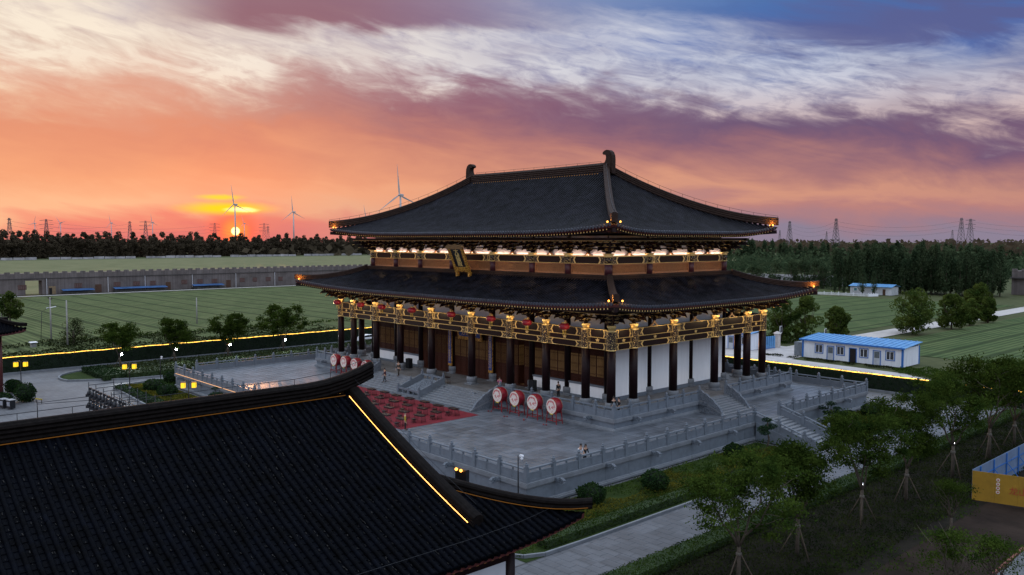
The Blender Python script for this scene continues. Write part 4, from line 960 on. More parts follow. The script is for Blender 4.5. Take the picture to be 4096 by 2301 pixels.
# pan sheets with a lap every tile
for sg in (1,-1):
    m = MB(); nu, ys = 36, [WSY]+list(np.linspace(-72,-52.4,22))
    for j in range(nu):
        a, b = WEX*j/nu, WEX*(j+1)/nu; vs = []
        for y in ys: vs += [wpt(sg,a,y,0.0), wpt(sg,b,y,0.016)]
        fs = [(2*i,2*i+1,2*i+3,2*i+2) if sg > 0 else (2*i,2*i+2,2*i+3,2*i+1) for i in range(len(ys)-1)]; m.add(vs, fs, 0, False)
        rs = []
        for y in ys: rs += [wpt(sg,b,y,0.03), wpt(sg,b,y,-0.03)]
        m.add(rs, [(2*i,2*i+1,2*i+3,2*i+2) for i in range(len(ys)-1)], 0)
    # hip part
    for j in range(nu):
        a, b = WEX*j/nu, WEX*(j+1)/nu
        if b <= WEX-(WE-WG): continue
        a = max(a, WEX-(WE-WG)); k = 6; vs = []
        for i in range(k+1):
            ya = WG+(a-(WEX-(WE-WG)))*i/k; yb = WG+(b-(WEX-(WE-WG)))*i/k; vs += [wpt(sg,a,ya,0.0), wpt(sg,b,yb,0.016)]
        m.add([wpt(sg,b,WG+(b-(WEX-(WE-WG)))*i/k,dz_) for i in range(k+1) for dz_ in (0.03,-0.03)], [(2*i,2*i+1,2*i+3,2*i+2) for i in range(k)], 0)
        m.add(vs, [(2*i,2*i+1,2*i+3,2*i+2) if sg > 0 else (2*i,2*i+2,2*i+3,2*i+1) for i in range(k)], 0)
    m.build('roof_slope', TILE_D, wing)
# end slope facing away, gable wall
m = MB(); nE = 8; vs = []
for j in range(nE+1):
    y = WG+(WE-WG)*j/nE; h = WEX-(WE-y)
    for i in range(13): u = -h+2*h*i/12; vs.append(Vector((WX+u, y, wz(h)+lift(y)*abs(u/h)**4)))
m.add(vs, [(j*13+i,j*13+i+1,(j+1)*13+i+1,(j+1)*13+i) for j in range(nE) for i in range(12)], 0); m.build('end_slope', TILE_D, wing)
hg = WEX-(WE-WG); m = MB(); m.prism([(-hg,wz(hg)-0.2)]+[(-hg+2*hg*i/12, wz(abs(-hg+2*hg*i/12))-0.06) for i in range(13)]+[(hg,wz(hg)-0.2)], (WX,WG-0.15,0), (1,0,0), (0,0,1), (0,-0.15,0)); m.build('gable_wall', WOODR, wing)
# cover tiles: rows every 0.36 m, single tiles for the 300 that show largest, the rest joined
tl = 0.345; m = MB(); seg = 7
def covertile():
    m = MB(); vs = []
    for k, (x, r, dz) in enumerate(((-0.02,0.090,0.0),(0.0,0.098,0.0),(tl,0.095,0.0))):
        vs += [(x, r*math.cos(math.pi*i/seg), r*1.1*math.sin(math.pi*i/seg)+dz) for i in range(seg+1)]
    m.add(vs, [(k*(seg+1)+i, (k+1)*(seg+1)+i, (k+1)*(seg+1)+i+1, k*(seg+1)+i+1) for k in range(2) for i in range(seg)], 0, True)
    m.add([vs[i] for i in range(seg+1)]+[(-0.02,0,0)], [(i,i+1,seg+1) for i in range(seg)], 0); return m
CT = covertile(); CTM = CT.mesh('cover_tile', TILE_D); CTV = np.array(CT.v)
places = []
y = -72.0
while y < WE-0.25:
    for sg in (1,-1):
        u0 = 0.35 if y < WG else WEX-(WE-y)+0.25
        n = int((WEX-u0)/(tl*0.90))
        for i in range(n):
            ub = WEX-0.02-i*tl*0.90; ua = ub-tl*0.90
            p, q = wpt(sg,ub,y,0.03), wpt(sg,ua,y,0.03); places.append((sg,p,q))
    y += 0.36
camv = Vector(cam.location); FW_ = Vector((-math.sin(YAW),math.cos(YAW),0))
def vis(e):
    d = e[1]-camv; z = d.dot(FW_)
    if z < 3: return False
    x = d.dot(Vector((math.cos(YAW),math.sin(YAW),0)))/z; return e[0] > 0 and abs(x) < 0.6 and d.z/z > -0.41
order = sorted([e for e in places if vis(e)], key=lambda e: (e[1]-camv).length); near = set(id(e) for e in order[:300]); rest = MB()
for e in places:
    sg, p, q = e; d = (q-p).normalized(); up = Vector((0,0,1)); yv = up.cross(d).normalized(); zv = d.cross(yv)
    mx = Matrix((d,yv,zv)).transposed()
    if id(e) in near: obj('cover_tile', CTM, wing, loc=p+Vector((0,rng.uniform(-0.008,0.008),rng.uniform(-0.004,0.006))), rot=((mx@Matrix.Rotation(rng.uniform(-0.03,0.03),3,'Z')).to_euler()))
    else:
        A = np.array(mx@Matrix.Rotation(rng.uniform(-0.03,0.03),3,'Z')); vv = CTV@A.T+np.array(p); rest.add([tuple(r) for r in vv], CT.f, 0, True)
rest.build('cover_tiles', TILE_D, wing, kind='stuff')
# eave: end tiles, fascia, rafters
m = MB(); y = -72.0
while y < WE-0.2:
    for sg in (1,-1):
        p = wpt(sg,WEX,y,0.05); m.tube([p+Vector((sg*0.02,0,-0.02)),p+Vector((sg*0.09,0,-0.03))], 0.115, 8)
        p2 = wpt(sg,WEX,y+0.18,-0.02); m.prism([(-0.12,0.05),(0.12,0.05),(0.09,-0.10),(0,-0.15),(-0.09,-0.10)], p2+Vector((sg*0.03,0,0)), (0,1,0), (0,0,1), (sg*0.03,0,0))
    y += 0.36
m.build('eave_tiles', TILE_D, wing, kind='stuff')
m = MB()
for sg in (1,-1):
    L = [wpt(sg,WEX-0.06,yy,-0.16) for yy in np.linspace(WSY,WE,30)]; m.sweep(L, [(-0.03,-0.12),(0.03,-0.12),(0.03,0.12),(-0.03,0.12)])
m.build('fascia_board', WOODR, wing)
m = MB(); y = -71
while y < WE-0.4:
    for sg in (1,-1): p = wpt(sg,WEX-0.12,y,-0.30); m.bar(p, wpt(sg,WEX-1.9,y,-0.22), 0.11, 0.13, 0); m.bar(p+Vector((sg*0.012,0,0)), p-Vector((sg*0.01,0,0)), 0.12, 0.14, 1)
    y += 0.42
m.build('rafters', [WOOD, M('ochre_rafter_end', (0.22,0.10,0.03), 0.6, 0.3, 5)], wing, kind='stuff')
m = MB()
for sg in (1,-1):
    vs = [wpt(sg,u,yy,-0.24) for u in (WEX-0.1,WEX-2.4) for yy in np.linspace(WSY,WE-2,14)]; m.add(vs, [(i,i+1,15+i,14+i) for i in range(13)], 0)
m.build('soffit', WOODR, wing)
# main ridge, descending ridge on the gable, hip ridge; layered courses and rounded caps
WR = M('foreground_ridge_brick', (0.0060,0.0046,0.0042), 0.7, 0.5, 4, bump=0.3, bscale=30, spec=0.05)
rp = [(WX,yy,11.72+0.75*max(0,(yy+55.2)/4.0)**2) for yy in [WSY,-70,-62,-57,-55,-54,-53,-52,-51.2]]
MB().sweep(rp, RIDGE_PROF(0.62,0.86,8)).build('main_ridge', WR, wing)
for sg in (1,-1):
    dp = [wpt(sg,u,WG,-0.02) for u in np.linspace(0.3,10.45,12)]; MB().sweep(dp, RIDGE_PROF(0.54,0.54,6)).build('descending_ridge', WR, wing)
    h0 = WEX-(WE-WG)
    hp = [wpt(sg,h0+(WEX+0.25-h0)*k/10, WG+(WE+0.25-WG)*k/10, -0.02+0.25*(k/10)**4) for k in range(11)]; MB().sweep(hp, RIDGE_PROF(0.46,0.46,4)).build('hip_ridge', WR, wing)
    # strip lamps: bright on the gable slope, recessed at the foot of the ridges
    lp = [wpt(sg,u,WG-0.40,0.13) for u in np.linspace(0.45,10.2,10)]; MB().tube(lp, 0.014, 5).build('led_strip', EM('bright_amber_strip', (1.0,0.44,0.10), 5.5, 0.35), wing)
    rl = [(WX+sg*0.40,yy,11.76) for yy in np.linspace(WSY,-53.0,8)]; MB().tube(rl, 0.018, 4).build('led_strip', EM('dim_amber_strip', (1.0,0.40,0.06), 0.10), wing)
    h2 = [(p[0]+sg*0.12,p[1]-0.42,p[2]+0.10) for p in hp[1:]]; MB().tube(h2, 0.016, 4).build('led_strip', EM('hip_amber_strip', (1.0,0.40,0.06), 0.12), wing)
# crumbs of bedding mortar between the tile rows
mc = MB()
for k in range(1100):
    yy = -72+0.36*rng.randrange(66)+0.18+rng.uniform(-0.05,0.05); uu = rng.uniform(0.5,WEX-0.3)
    if yy > WG and uu < WEX-(WE-yy)+0.4: continue
    if yy > WE-0.4: continue
    p = wpt(1,uu,yy,0.045); L_ = rng.uniform(0.02,0.13); w_ = rng.uniform(0.01,0.035)
    mc.bar(p, wpt(1,uu+L_,yy+rng.uniform(-0.02,0.02),0.05), w_, 0.015)
mc.build('mortar_crumbs', M('pale_mortar', (0.010,0.009,0.008), 0.9, 0.6, 0.8, world=True), wing, kind='stuff')
# wire rail over the ridge
m = MB(); pp = [(WX,yy,12.86+0.75*max(0,(yy+55.2)/4.0)**2) for yy in np.linspace(-70,-51.6,10)]; m.tube(pp, 0.014, 4)
for p in pp: m.bar((p[0],p[1],p[2]-0.42), p, 0.02, 0.02)
pp2 = [wpt(1,u,WG,0.92) for u in np.linspace(0.2,10.3,6)]; m.tube([pp[-1]]+pp2, 0.012, 4)
pp3 = [wpt(1,WEX-0.9,yy,0.22) for yy in np.linspace(-66,-48,8)]; m.tube(pp3, 0.010, 4)
m.build('lightning_wire', METAL, wing)
# a pair of small lit lamps behind the gable
for dy in (0,0.55): led_lamp(wing, (45.0+dy*0.7,-48.9,7.92), e=12, col=(1.0,0.62,0.30), rad=0.08, power=0)
m = MB(); m.box(44.8,45.7,-48.82,-48.6,7.3,7.98); m.build('lamp_housing', METAL, wing)
# columns, beams and pale walls under the eave
wc = MB().lathe([(0.27,0.0),(0.27,6.3)], 18).mesh('column', WOOD)
for yy in (-50.8,-54.6,-58.4,-62.2,-66.0,-69.8,-73.6,-77.4):
    for X in (51.2,29.8): obj('column', wc, wing, loc=(X,yy,0))
for X in (51.2,29.8):
    MB().box(X-0.14,X+0.14,-82,-50.6,5.45,6.05).build('beam', WOOD, wing)
    for yy in (-54.6,-58.4,-62.2,-66.0,-69.8,-73.6,-77.4): MB().box(X-0.10,X+0.10,yy+0.30,yy+3.50,0.0,5.45).build('wall_panel', M('grey_white_wall', (0.52,0.55,0.60), 0.85, 0.06, 1), wing)
MB().box(29.8,51.2,-50.9,-50.7,0.0,6.0).build('wall_panel', WHITE, wing)
MB().box(28.8,52.3,-84,-48.6,-0.11,0.10).build('footing', STONE, wing)
for p, r_ in (((49.6,-48.1,6.0),0.2),): pass
m = MB(); m.bar((50.2,-48.35,6.3),(50.4,-47.7,5.8),0.03,0.03); m.bar((50.4,-47.7,5.8),(51.9,-47.6,6.6),0.03,0.03); m.build('corner_trim', M('gilt_trim', (0.5,0.36,0.08), 0.5), wing)
# ------------------------------------------------------------------ pavilion at the left edge
pav = thing('pavilion', 'dark eave corner and red column of a pavilion at the left picture edge', 'pavilion', (-44,-56,0), world=True)
PV = HipRoof(5.0,5.0,0.6,0.6,8.25,3.2,0.6,0.55,0.35)
off = Vector((-44.6,-55.9,0)); m = MB(); e = MB()
for sd in range(4):
    vs, fs_ = PV.sheet(sd,0.0); m.add([Vector(v)+off for v in vs], fs_, 0, True)
    vs, fs_ = PV.sheet(sd,-0.3,nt=5,t1=0.6); m.add([Vector(v)+off for v in vs], [f[::-1] for f in fs_], 1, True)
    A = PV.eave(sd,0.0,0.02); B = PV.eave(sd,0.01,-0.34); k = len(A); m.add([Vector(v)+off for v in A+B], [(i,k+i,k+i+1,i+1) for i in range(k-1)], 1)
    for i in range(31):
        r_ = PV.row(sd,-4.9+9.8*i/30,n=6)
        if r_: e.add([Vector(v)+off for v in r_.v], r_.f, 0, True)
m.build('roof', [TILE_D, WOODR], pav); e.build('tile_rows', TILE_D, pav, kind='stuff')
for k in range(4): MB().sweep([tuple(Vector(p)+off) for p in lifted(PV.hip(k,8),0.25)], RIDGE_PROF(0.4,0.45,4)).build('hip_ridge', WR, pav)
pc = MB().lathe([(0.28,0),(0.28,7.9)], 16).mesh('column', WOODR)
for dx in (-2.9,2.8):
    for dy in (-2.9,2.85): obj('column', pc, pav, loc=(off.x+dx,off.y+dy,0))
MB().box(off.x-3.2,off.x+3.1,off.y+2.7,off.y+2.95,7.0,7.6).build('beam', WOOD, pav)
# ------------------------------------------------------------------ long battlemented wall building to the west
GW = brickmat('grey_brick_wall', (0.118,0.100,0.096), (0.155,0.135,0.130), (0.08,0.07,0.068), 0.9, 0.35, 0.9, 0.1)
bw = thing('battlemented_wall', 'long grey brick wall building with battlements, windows and a gateway across the field', 'wall building', (-262,60,0), world=True)
XW = -258.0
def ywall(px): return np.interp(px, [0,40,180,300,690,1100,1330,1460], [-10.5,-7.9,2.8,12.9,47.3,88,112,126])
win = [(62,98),(292,322),(448,476),(528,556),(600,625),(733,757),(797,821),(858,882),(980,1002),(1038,1058),(1098,1120),(1154,1174)]
dor = [(373,398),(668,690),(920,940)]
gate = (93,143); gy0, gy1 = ywall(gate[0]), ywall(gate[1]+20)
m = MB()
edges = sorted([-150, 330, gy0, gy1])
for a, b in ((-150,gy0),(gy1,330)): m.box(XW-5,XW,a,b,0,6.0)
m.box(XW-5,XW,gy0,gy1,5.2,6.0); m.build('wall', GW, bw)
MB().box(XW-5,XW+0.18,-150,330,6.0,7.75).build('parapet', GW, bw); MB().box(XW-5,XW+0.30,-150,330,5.85,6.02).build('string_course', M('dark_brick', (0.06,0.055,0.055), 0.9), bw)
MER = MB().box(-0.45,0.0,-0.85,0.85,0,0.62).mesh('merlon', GW)
for i in range(155): obj('merlon', MER, bw, loc=(XW+0.17,-148+i*3.08,7.75))
SH = M('brown_shutter', (0.065,0.030,0.016), 0.7, 0.3, 2); DK = M('opening_shade', (0.012,0.010,0.010), 0.9)  # DK: flat dark sheets carry the shade inside openings as colour
for a, b in win:
    ya, yb = ywall(a), ywall(b); f = MB().box(XW-0.05,XW+0.06,ya,yb,2.0,3.75).build('window', SH, bw)
    m = MB(); w_ = yb-ya
    for k in range(4): m.box(XW+0.06,XW+0.09,ya+w_*(k+0.12)/4,ya+w_*(k+0.88)/4,2.15,3.6)
    m.build('pane', M('dusty_pane', (0.10,0.055,0.05), 0.5, 0.3, 2), f)
for a, b in dor: MB().box(XW-0.05,XW+0.07,ywall(a),ywall(b),0.1,3.1).build('door', SH, bw)
MB().box(XW-0.06,XW+0.05,ywall(190),ywall(217),0.1,3.0).build('door', M('ochre_boards', (0.20,0.14,0.08), 0.8), bw); MB().box(XW+0.05,XW+0.07,ywall(191),ywall(203),0.1,2.4).build('door', DK, bw)
m = MB()
for px in (182,424,578,777,962,1137): yy = ywall(px); m.bar((XW+0.25,yy,0),(XW+0.25,yy,5.8),0.16,0.16)
m.build('drain_pipes', M('pale_pipe', (0.55,0.55,0.58), 0.6), bw)
for a, b, lab in ((238,363,'short blue sheet lean-to nearest the gateway of the grey wall'),(443,666,'longest blue sheet lean-to along the grey wall'),(773,902,'blue sheet lean-to right of the middle door of the grey wall')):
    t = thing('lean_to', lab, 'lean-to', (XW+1.5,ywall(a),0), group='blue lean-tos at the wall', world=True); ya, yb = ywall(a), ywall(b); n = max(3,int((yb-ya)/3))
    for k in range(n):
        p, q = ya+(yb-ya)*k/n, ya+(yb-ya)*(k+1)/n
        MB().prism([(0.3,1.75),(2.9,1.25),(2.9,1.32),(0.3,1.82)], (XW,p+0.02,0), (1,0,0), (0,0,1), (0,q-p-0.04,0)).build('roof_sheet', M('faded_blue_sheet', (0.04,0.11,0.26), 0.5, 0.35, 0.4, world=True), t)
        MB().bar((XW+2.8,p+0.1,0),(XW+2.8,p+0.1,1.25),0.12,0.12).build('post', METAL, t)
    MB().box(XW+0.3,XW+2.6,ya,yb,0,0.7).build('clutter', M('dark_clutter', (0.04,0.04,0.035), 0.9, 0.6, 0.8), t)
# ------------------------------------------------------------------ white fence at the foot of the far trees
t = thing('field_wall', 'low whitish wall at the foot of the distant tree line', 'wall', (-850,300,0), world=True)
for i in range(46):
    y0 = 60+i*10.5
    if i % 9 != 7: MB().box(-848-i*0.15,-847.6-i*0.15,y0,y0+9.8,0,2.3+rng.uniform(-0.4,0.3)).build('wall_panel', M('weathered_white', (0.34,0.33,0.34), 0.9, 0.4, 0.15, world=True), t)
# ------------------------------------------------------------------ prefabricated cabins beyond the north hedge
SAND = M('white_sandwich_panel', (0.70,0.73,0.78), 0.5, 0.12, 1.6, stretch=(1.5,1.5,0.25)); PFB = M('blue_trim', (0.02,0.13,0.42), 0.45, 0.1, 3)
def cabin(label, x0, x1, y0, y1, h, items, corner=True):
    t = thing('prefab_cabin', label, 'cabin', ((x0+x1)/2,y0,0), world=True)
    n = max(2,int((x1-x0)/1.0))
    for k in range(n):
        a, b = x0+(x1-x0)*k/n, x0+(x1-x0)*(k+1)/n; MB().box(a+0.006,b-0.006,y0,y0+0.08,0,h).build('wall_panel', SAND, t)
    for X in (x0,x1): MB().box(X-0.04,X+0.04,y0+0.08,y1,0,h).build('wall_panel', SAND, t)
    MB().box(x0,x1,y1-0.08,y1,0,h+0.4).build('wall_panel', SAND, t)
    for X in (x0,x1):
        for Y in (y0,y1): MB().box(X-0.14,X+0.14,Y-0.10,Y+0.12,0,h).build('corner_post', PFB, t)
    k = int((x1-x0+1)/0.9)
    for i in range(k):
        a, b = x0-0.5+(x1-x0+1)*i/k, x0-0.5+(x1-x0+1)*(i+1)/k
        m = MB(); m.prism([(y0-0.45,h+0.02),(y1+0.3,h+0.55),(y1+0.3,h+0.62),(y0-0.45,h+0.09)], (a,0,0), (0,1,0), (0,0,1), (b-a-0.01,0,0)); m.prism([(y0-0.45,h+0.09),(y1+0.3,h+0.62),(y1+0.3,h+0.70),(y0-0.45,h+0.17)], (a+0.02,0,0), (0,1,0), (0,0,1), (0.10,0,0)); m.build('roof_sheet', BLUE, t)
    MB().box(x0-0.5,x1+0.5,y0-0.50,y0-0.45,h-0.08,h+0.16).build('fascia', PFB, t)
    for x, kind in items:
        w_, za, zb = (1.25,1.0,2.35) if kind == 'window' else (1.05,0.0,2.2)
        m = MB(); e = 0.12
        for q in ((x-w_/2-e,x-w_/2,za,zb+e),(x+w_/2,x+w_/2+e,za,zb+e),(x-w_/2,x+w_/2,zb,zb+e)): m.box(q[0],q[1],y0-0.06,y0+0.02,q[2],q[3])
        if kind == 'window': m.box(x-w_/2-e,x+w_/2+e,y0-0.06,y0+0.02,za-e,za)
        p = m.build('window' if kind == 'window' else 'door', PFB, t)
        if kind == 'window':
            MB().box(x-w_/2,x+w_/2,y0-0.02,y0-0.01,za,zb).build('pane', GLASS, p); m = MB()
            for xx in (x-w_/2+0.04,x-0.03,x+w_/2-0.04): m.box(xx-0.035,xx+0.035,y0-0.045,y0-0.02,za,zb)
            m.box(x-w_/2,x+w_/2,y0-0.045,y0-0.02,za,za+0.06); m.box(x-w_/2,x+w_/2,y0-0.045,y0-0.02,zb-0.06,zb); m.build('frame', WPAINT, p)
        elif kind == 'open': MB().box(x-w_/2,x+w_/2,y0-0.02,y0-0.01,0,zb).build('opening', DK, p)
        else: MB().box(x-w_/2,x+w_/2,y0-0.02,y0-0.01,0,zb).build('leaf', M('grey_door_leaf', (0.45,0.48,0.52), 0.6, 0.15, 2), p); MB().box(x-w_/2+0.12,x+w_/2-0.12,y0-0.03,y0-0.02,1.1,2.1).build('pane', M('mesh_pane', (0.10,0.12,0.13), 0.5), p)
    return t
cabin('long white cabin with a bright blue sheet roof and seven openings beyond the hedge', 8.0, 24.6, 55.9, 62.0, 2.95, [(10.9,'window'),(12.9,'door'),(14.6,'window'),(16.7,'open'),(18.5,'window'),(20.6,'door'),(22.7,'window')])
cabin('small white cabin with blue trim seen between the hall columns', -18, -2.4, 56.0, 60.5, 2.95, [(-6.2,'door'),(-3.9,'window'),(-9.6,'window'),(-13,'door')])
MB().box(6.0,7.7,56.6,59.5,0,2.3).build('locker', M('rusty_grey_steel', (0.14,0.16,0.18), 0.6, 0.4, 1.5), None); tag(bpy.data.objects['locker'], 'dark grey steel locker against the end of the long white cabin', 'locker')
# gate leaf and gate pillars
t = thing('gate_leaf', 'blue sheet steel gate leaf standing open by the yard', 'gate', (-1.2,60.5,0), world=True)
for k in range(6): MB().box(-1.55+k*0.09,-1.47+k*0.09,59.2+k*0.55,59.73+k*0.55,0.15,2.3).build('panel', BLUE, t)
MB().bar((-1.5,59.2,0.1),(-1.02,62.5,0.1),0.08,0.1).build('frame', PFB, t)
PM = M('pale_render', (0.48,0.45,0.43), 0.9, 0.15, 1.5)
def pillar(x, y, lab):
    t = thing('gate_pillar', lab, 'pillar', (x,y,0), group='gate pillars'); MB().box(-0.42,0.42,-0.42,0.42,0,2.5).build('shaft', PM, t); MB().lathe([(0.85,2.5),(0.80,2.58),(0.15,2.95)], 4, sm=False).build('cap', PM, t)
    m = MB(); m.box(0.28,0.36,0.3,1.0,2.6,3.9,0); m.box(0.27,0.37,0.36,0.94,2.7,3.85,1); m.build('sign_board', [WPAINT, METAL], t)
pillar(-1.6,64.2,'square render gate pillar with pyramid cap left of the farm road'); pillar(6.2,66.0,'render gate pillar with pyramid cap behind the long cabin')
# ------------------------------------------------------------------ white house and picket fence in front of the right-hand trees
t = thing('small_house', 'small white house with a blue roof in front of the tree belt', 'house', (-57,226,0), world=True)
MB().box(-64,-49,224,230,0,2.9).build('wall', M('dirty_white_wall', (0.46,0.48,0.50), 0.9, 0.2, 0.6), t)
for k in range(8): a = -64.4+k*2.0; MB().prism([(223.4,2.85),(227,3.7),(230.6,2.85),(230.6,2.95),(227,3.82),(223.4,2.95)][::-1], (a,0,0), (1e-9,1,0), (0,0,1), (1.96,0,0)).build('roof_sheet', BLUE, t)
for x in (-62,-55.5): f = MB().box(x-0.7,x+0.7,223.93,224,1.1,2.3).build('window', WPAINT, t); MB().box(x-0.55,x+0.55,223.9,223.93,1.2,2.2).build('pane', M('teal_pane', (0.08,0.2,0.22), 0.3), f)
MB().box(-52,-51,223.94,224,0,2.1).build('door', SH, t)
t = thing('picket_fence', 'white picket fence along the far edge of the green field', 'fence', (-60,212,0), world=True)
PK = MB().box(-0.05,0.05,-0.02,0.02,0,1.0).mesh('picket', WPAINT)
k = 0
def fl(a): return (-78+a*26, 210.2+a*2.6) if a <= 1 else (-52+(a-1)*4.5, 212.8+(a-1)*9.5)
for i in range(84):
    x, y = fl(i/60); obj('picket', PK, t, loc=(x,y,0), rot=(0,0,0.1 if i < 60 else 1.1), scale=(1.6 if i % 6 else 2.4,1,0.95 if i % 6 else 1.25))
m = MB()
for z in (0.25,0.75):
    for i in range(83): a, b = fl(i/60), fl((i+1)/60); m.bar((a[0],a[1],z),(b[0],b[1],z),0.03,0.07)
m.build('rails', WPAINT, t)
# grey battlemented gatehouse at the right edge
t = thing('gatehouse', 'grey battlemented building behind the trees at the right picture edge', 'building', (-15,275,0), world=True)
m = MB(); m.box(-22,40,262,274,0,8.6); m.box(-12,40,268,280,8.6,12.5); m.build('wall', GW, t)
for i in range(20): MB().box(-22+i*3.1,-20.3+i*3.1,261.9,262.6,8.6,9.4).build('merlon', GW, t)
for x in (-17.5,-11): MB().box(x,x+2.4,261.9,262,1.2,3.6).build('opening', DK, t)
MB().box(-22.2,40,260.8,262,5.9,6.3).build('string_course', M('dark_brick', (0.06,0.055,0.055), 0.9), t)
# grey wall and rubble bits behind the left clump of trees on the right
t = thing('boundary_wall', 'pale grey boundary wall showing between the trees right of the roof', 'wall', (-100,258,0), world=True)
for i in range(16): MB().box(-150+i*6,-144.2+i*6,262+i*0.6,262.6+i*0.6,0,4.4).build('wall_panel', M('pale_block_wall', (0.30,0.30,0.32), 0.9, 0.25, 0.4), t)
# ------------------------------------------------------------------ foliage
def leaf_mesh_np(name, C, size, mat, aspect=0.55, up=0.0, jitter=0.4):
    """one small quad per centre, turned at random (up > 0 favours facing the sky)"""
    C = np.asarray(C, float); n = len(C)
    d = nrg.normal(size=(n,3)); d[:,2] += up; d /= np.linalg.norm(d,axis=1)[:,None]
    a = np.cross(d, nrg.normal(size=(n,3))); a /= np.linalg.norm(a,axis=1)[:,None]; b = np.cross(d,a)
    s = size*(1+jitter*nrg.uniform(-1,1,n))[:,None]; a = a*s/2; b = b*s*aspect/2
    V = np.stack([C-a, C-b*1.0, C+a, C+b*1.0], 1).reshape(-1,3)
    me = bpy.data.meshes.new(name); me.vertices.add(4*n); me.vertices.foreach_set('co', V.ravel())
    me.loops.add(4*n); me.loops.foreach_set('vertex_index', np.arange(4*n,dtype=np.int32))
    me.polygons.add(n); me.polygons.foreach_set('loop_start', np.arange(0,4*n,4,dtype=np.int32))
    try: me.polygons.foreach_set('loop_total', np.full(n,4,dtype=np.int32))
    except Exception: pass
    me.materials.append(mat); me.update(calc_edges=True); me.validate(); return me
BARK = M('bark', (0.075,0.060,0.045), 0.9, 0.35, 4, bump=0.6, bscale=18)
BARKP = M('pale_bark', (0.15,0.13,0.11), 0.9, 0.35, 4, bump=0.5, bscale=15)
L_ST = leafmat('pagoda_tree_leaf', (0.016,0.034,0.007), (0.058,0.088,0.015), 0.9)
L_BU = leafmat('dense_tree_leaf', (0.030,0.056,0.013), (0.090,0.120,0.026), 0.5)
L_PO = leafmat('poplar_leaf', (0.026,0.046,0.023), (0.066,0.092,0.046), 0.22)
L_FA = leafmat('hazy_tree_leaf', (0.062,0.050,0.034), (0.105,0.085,0.056), 0.05)  # brown lift in the leaf colour stands in for haze
L_HE = leafmat('hedge_leaf', (0.008,0.020,0.008), (0.020,0.042,0.014), 1.2, 0.2)
L_HB = leafmat('low_hedge_leaf', (0.015,0.034,0.006), (0.046,0.076,0.012), 0.7, 0.3)
L_GC = leafmat('ground_cover_leaf', (0.012,0.019,0.008), (0.034,0.042,0.014), 0.45, 0.3)
L_YE = leafmat('yellow_green_leaf', (0.030,0.042,0.010), (0.13,0.11,0.014), 0.55, 0.3)
L_SH = leafmat('round_shrub_leaf', (0.010,0.026,0.010), (0.028,0.052,0.016), 1.2, 0.2)
L_PI = leafmat('pine_needle', (0.014,0.034,0.020), (0.034,0.060,0.030), 1.5, 0.2)
def bend(p, q, k=4, w=0.15):
    p, q = Vector(p), Vector(q); L = (q-p).length; out = []
    for i in range(k+1):
        u = i/k; v = p.lerp(q,u); e = w*L*math.sin(math.pi*u)*0.5; out.append(v+Vector((rng.uniform(-e,e),rng.uniform(-e,e),0)))
    return out
def street_tree(h, w, seed, nclump=70, per=200, leaf=0.18):
    """multi-stemmed young street tree: returns trunk and crown meshes"""
    global rng; keep = rng; rng = random.Random(seed); m = MB(); fork = h*0.30
    m.tube([(0,0,-0.15),(0.02,0.01,fork*0.5),(0,0,fork)], [0.13,0.115,0.11], 9); tips = []
    ns = rng.randint(4,5)
    for i in range(ns):
        a = 2*math.pi*(i+rng.uniform(-0.25,0.25))/ns; r = w*0.30*rng.uniform(0.6,1.15); e = Vector((r*math.cos(a),r*math.sin(a),h*rng.uniform(0.62,0.80)))
        pth = bend((0,0,fork-0.1), e, 5, 0.10); m.tube(pth, [0.075,0.066,0.058,0.048,0.036,0.024], 7); tips.append(e)
        for k in range(5):
            b0 = pth[2+k % 4]; b1 = b0+Vector((rng.uniform(-1,1)*w*0.32,rng.uniform(-1,1)*w*0.32,rng.uniform(0.4,1.7))); m.tube(bend(b0,b1,3,0.2), [0.03,0.022,0.016,0.008], 5); tips.append(b1)
    pts = []
    for i in range(nclump):
        t = tips[rng.randrange(len(tips))]; c = Vector((t.x*rng.uniform(0.7,1.35),t.y*rng.uniform(0.7,1.35),t.z+rng.uniform(-0.5,1.3)))
        rr = math.hypot(c.x,c.y); lim = w*0.52*math.sqrt(max(0.08,1-((c.z-h*0.68)/(h*0.36))**2))
        if rr > lim: c.x *= lim/rr; c.y *= lim/rr
        c.z = min(c.z, h*0.96); s = rng.uniform(0.22,0.46); n = int(per*rng.uniform(0.5,1.3))
        g = nrg.normal(size=(n,3))*np.array([s,s,s*0.55])+np.array(c); g[:,2] -= 0.25*np.hypot(g[:,0]-c.x,g[:,1]-c.y)**2; pts.append(g)
    cr = leaf_mesh_np('crown', np.concatenate(pts), leaf, L_ST, 0.5, 0.5); rng = keep; return m.mesh('trunk', BARK), cr
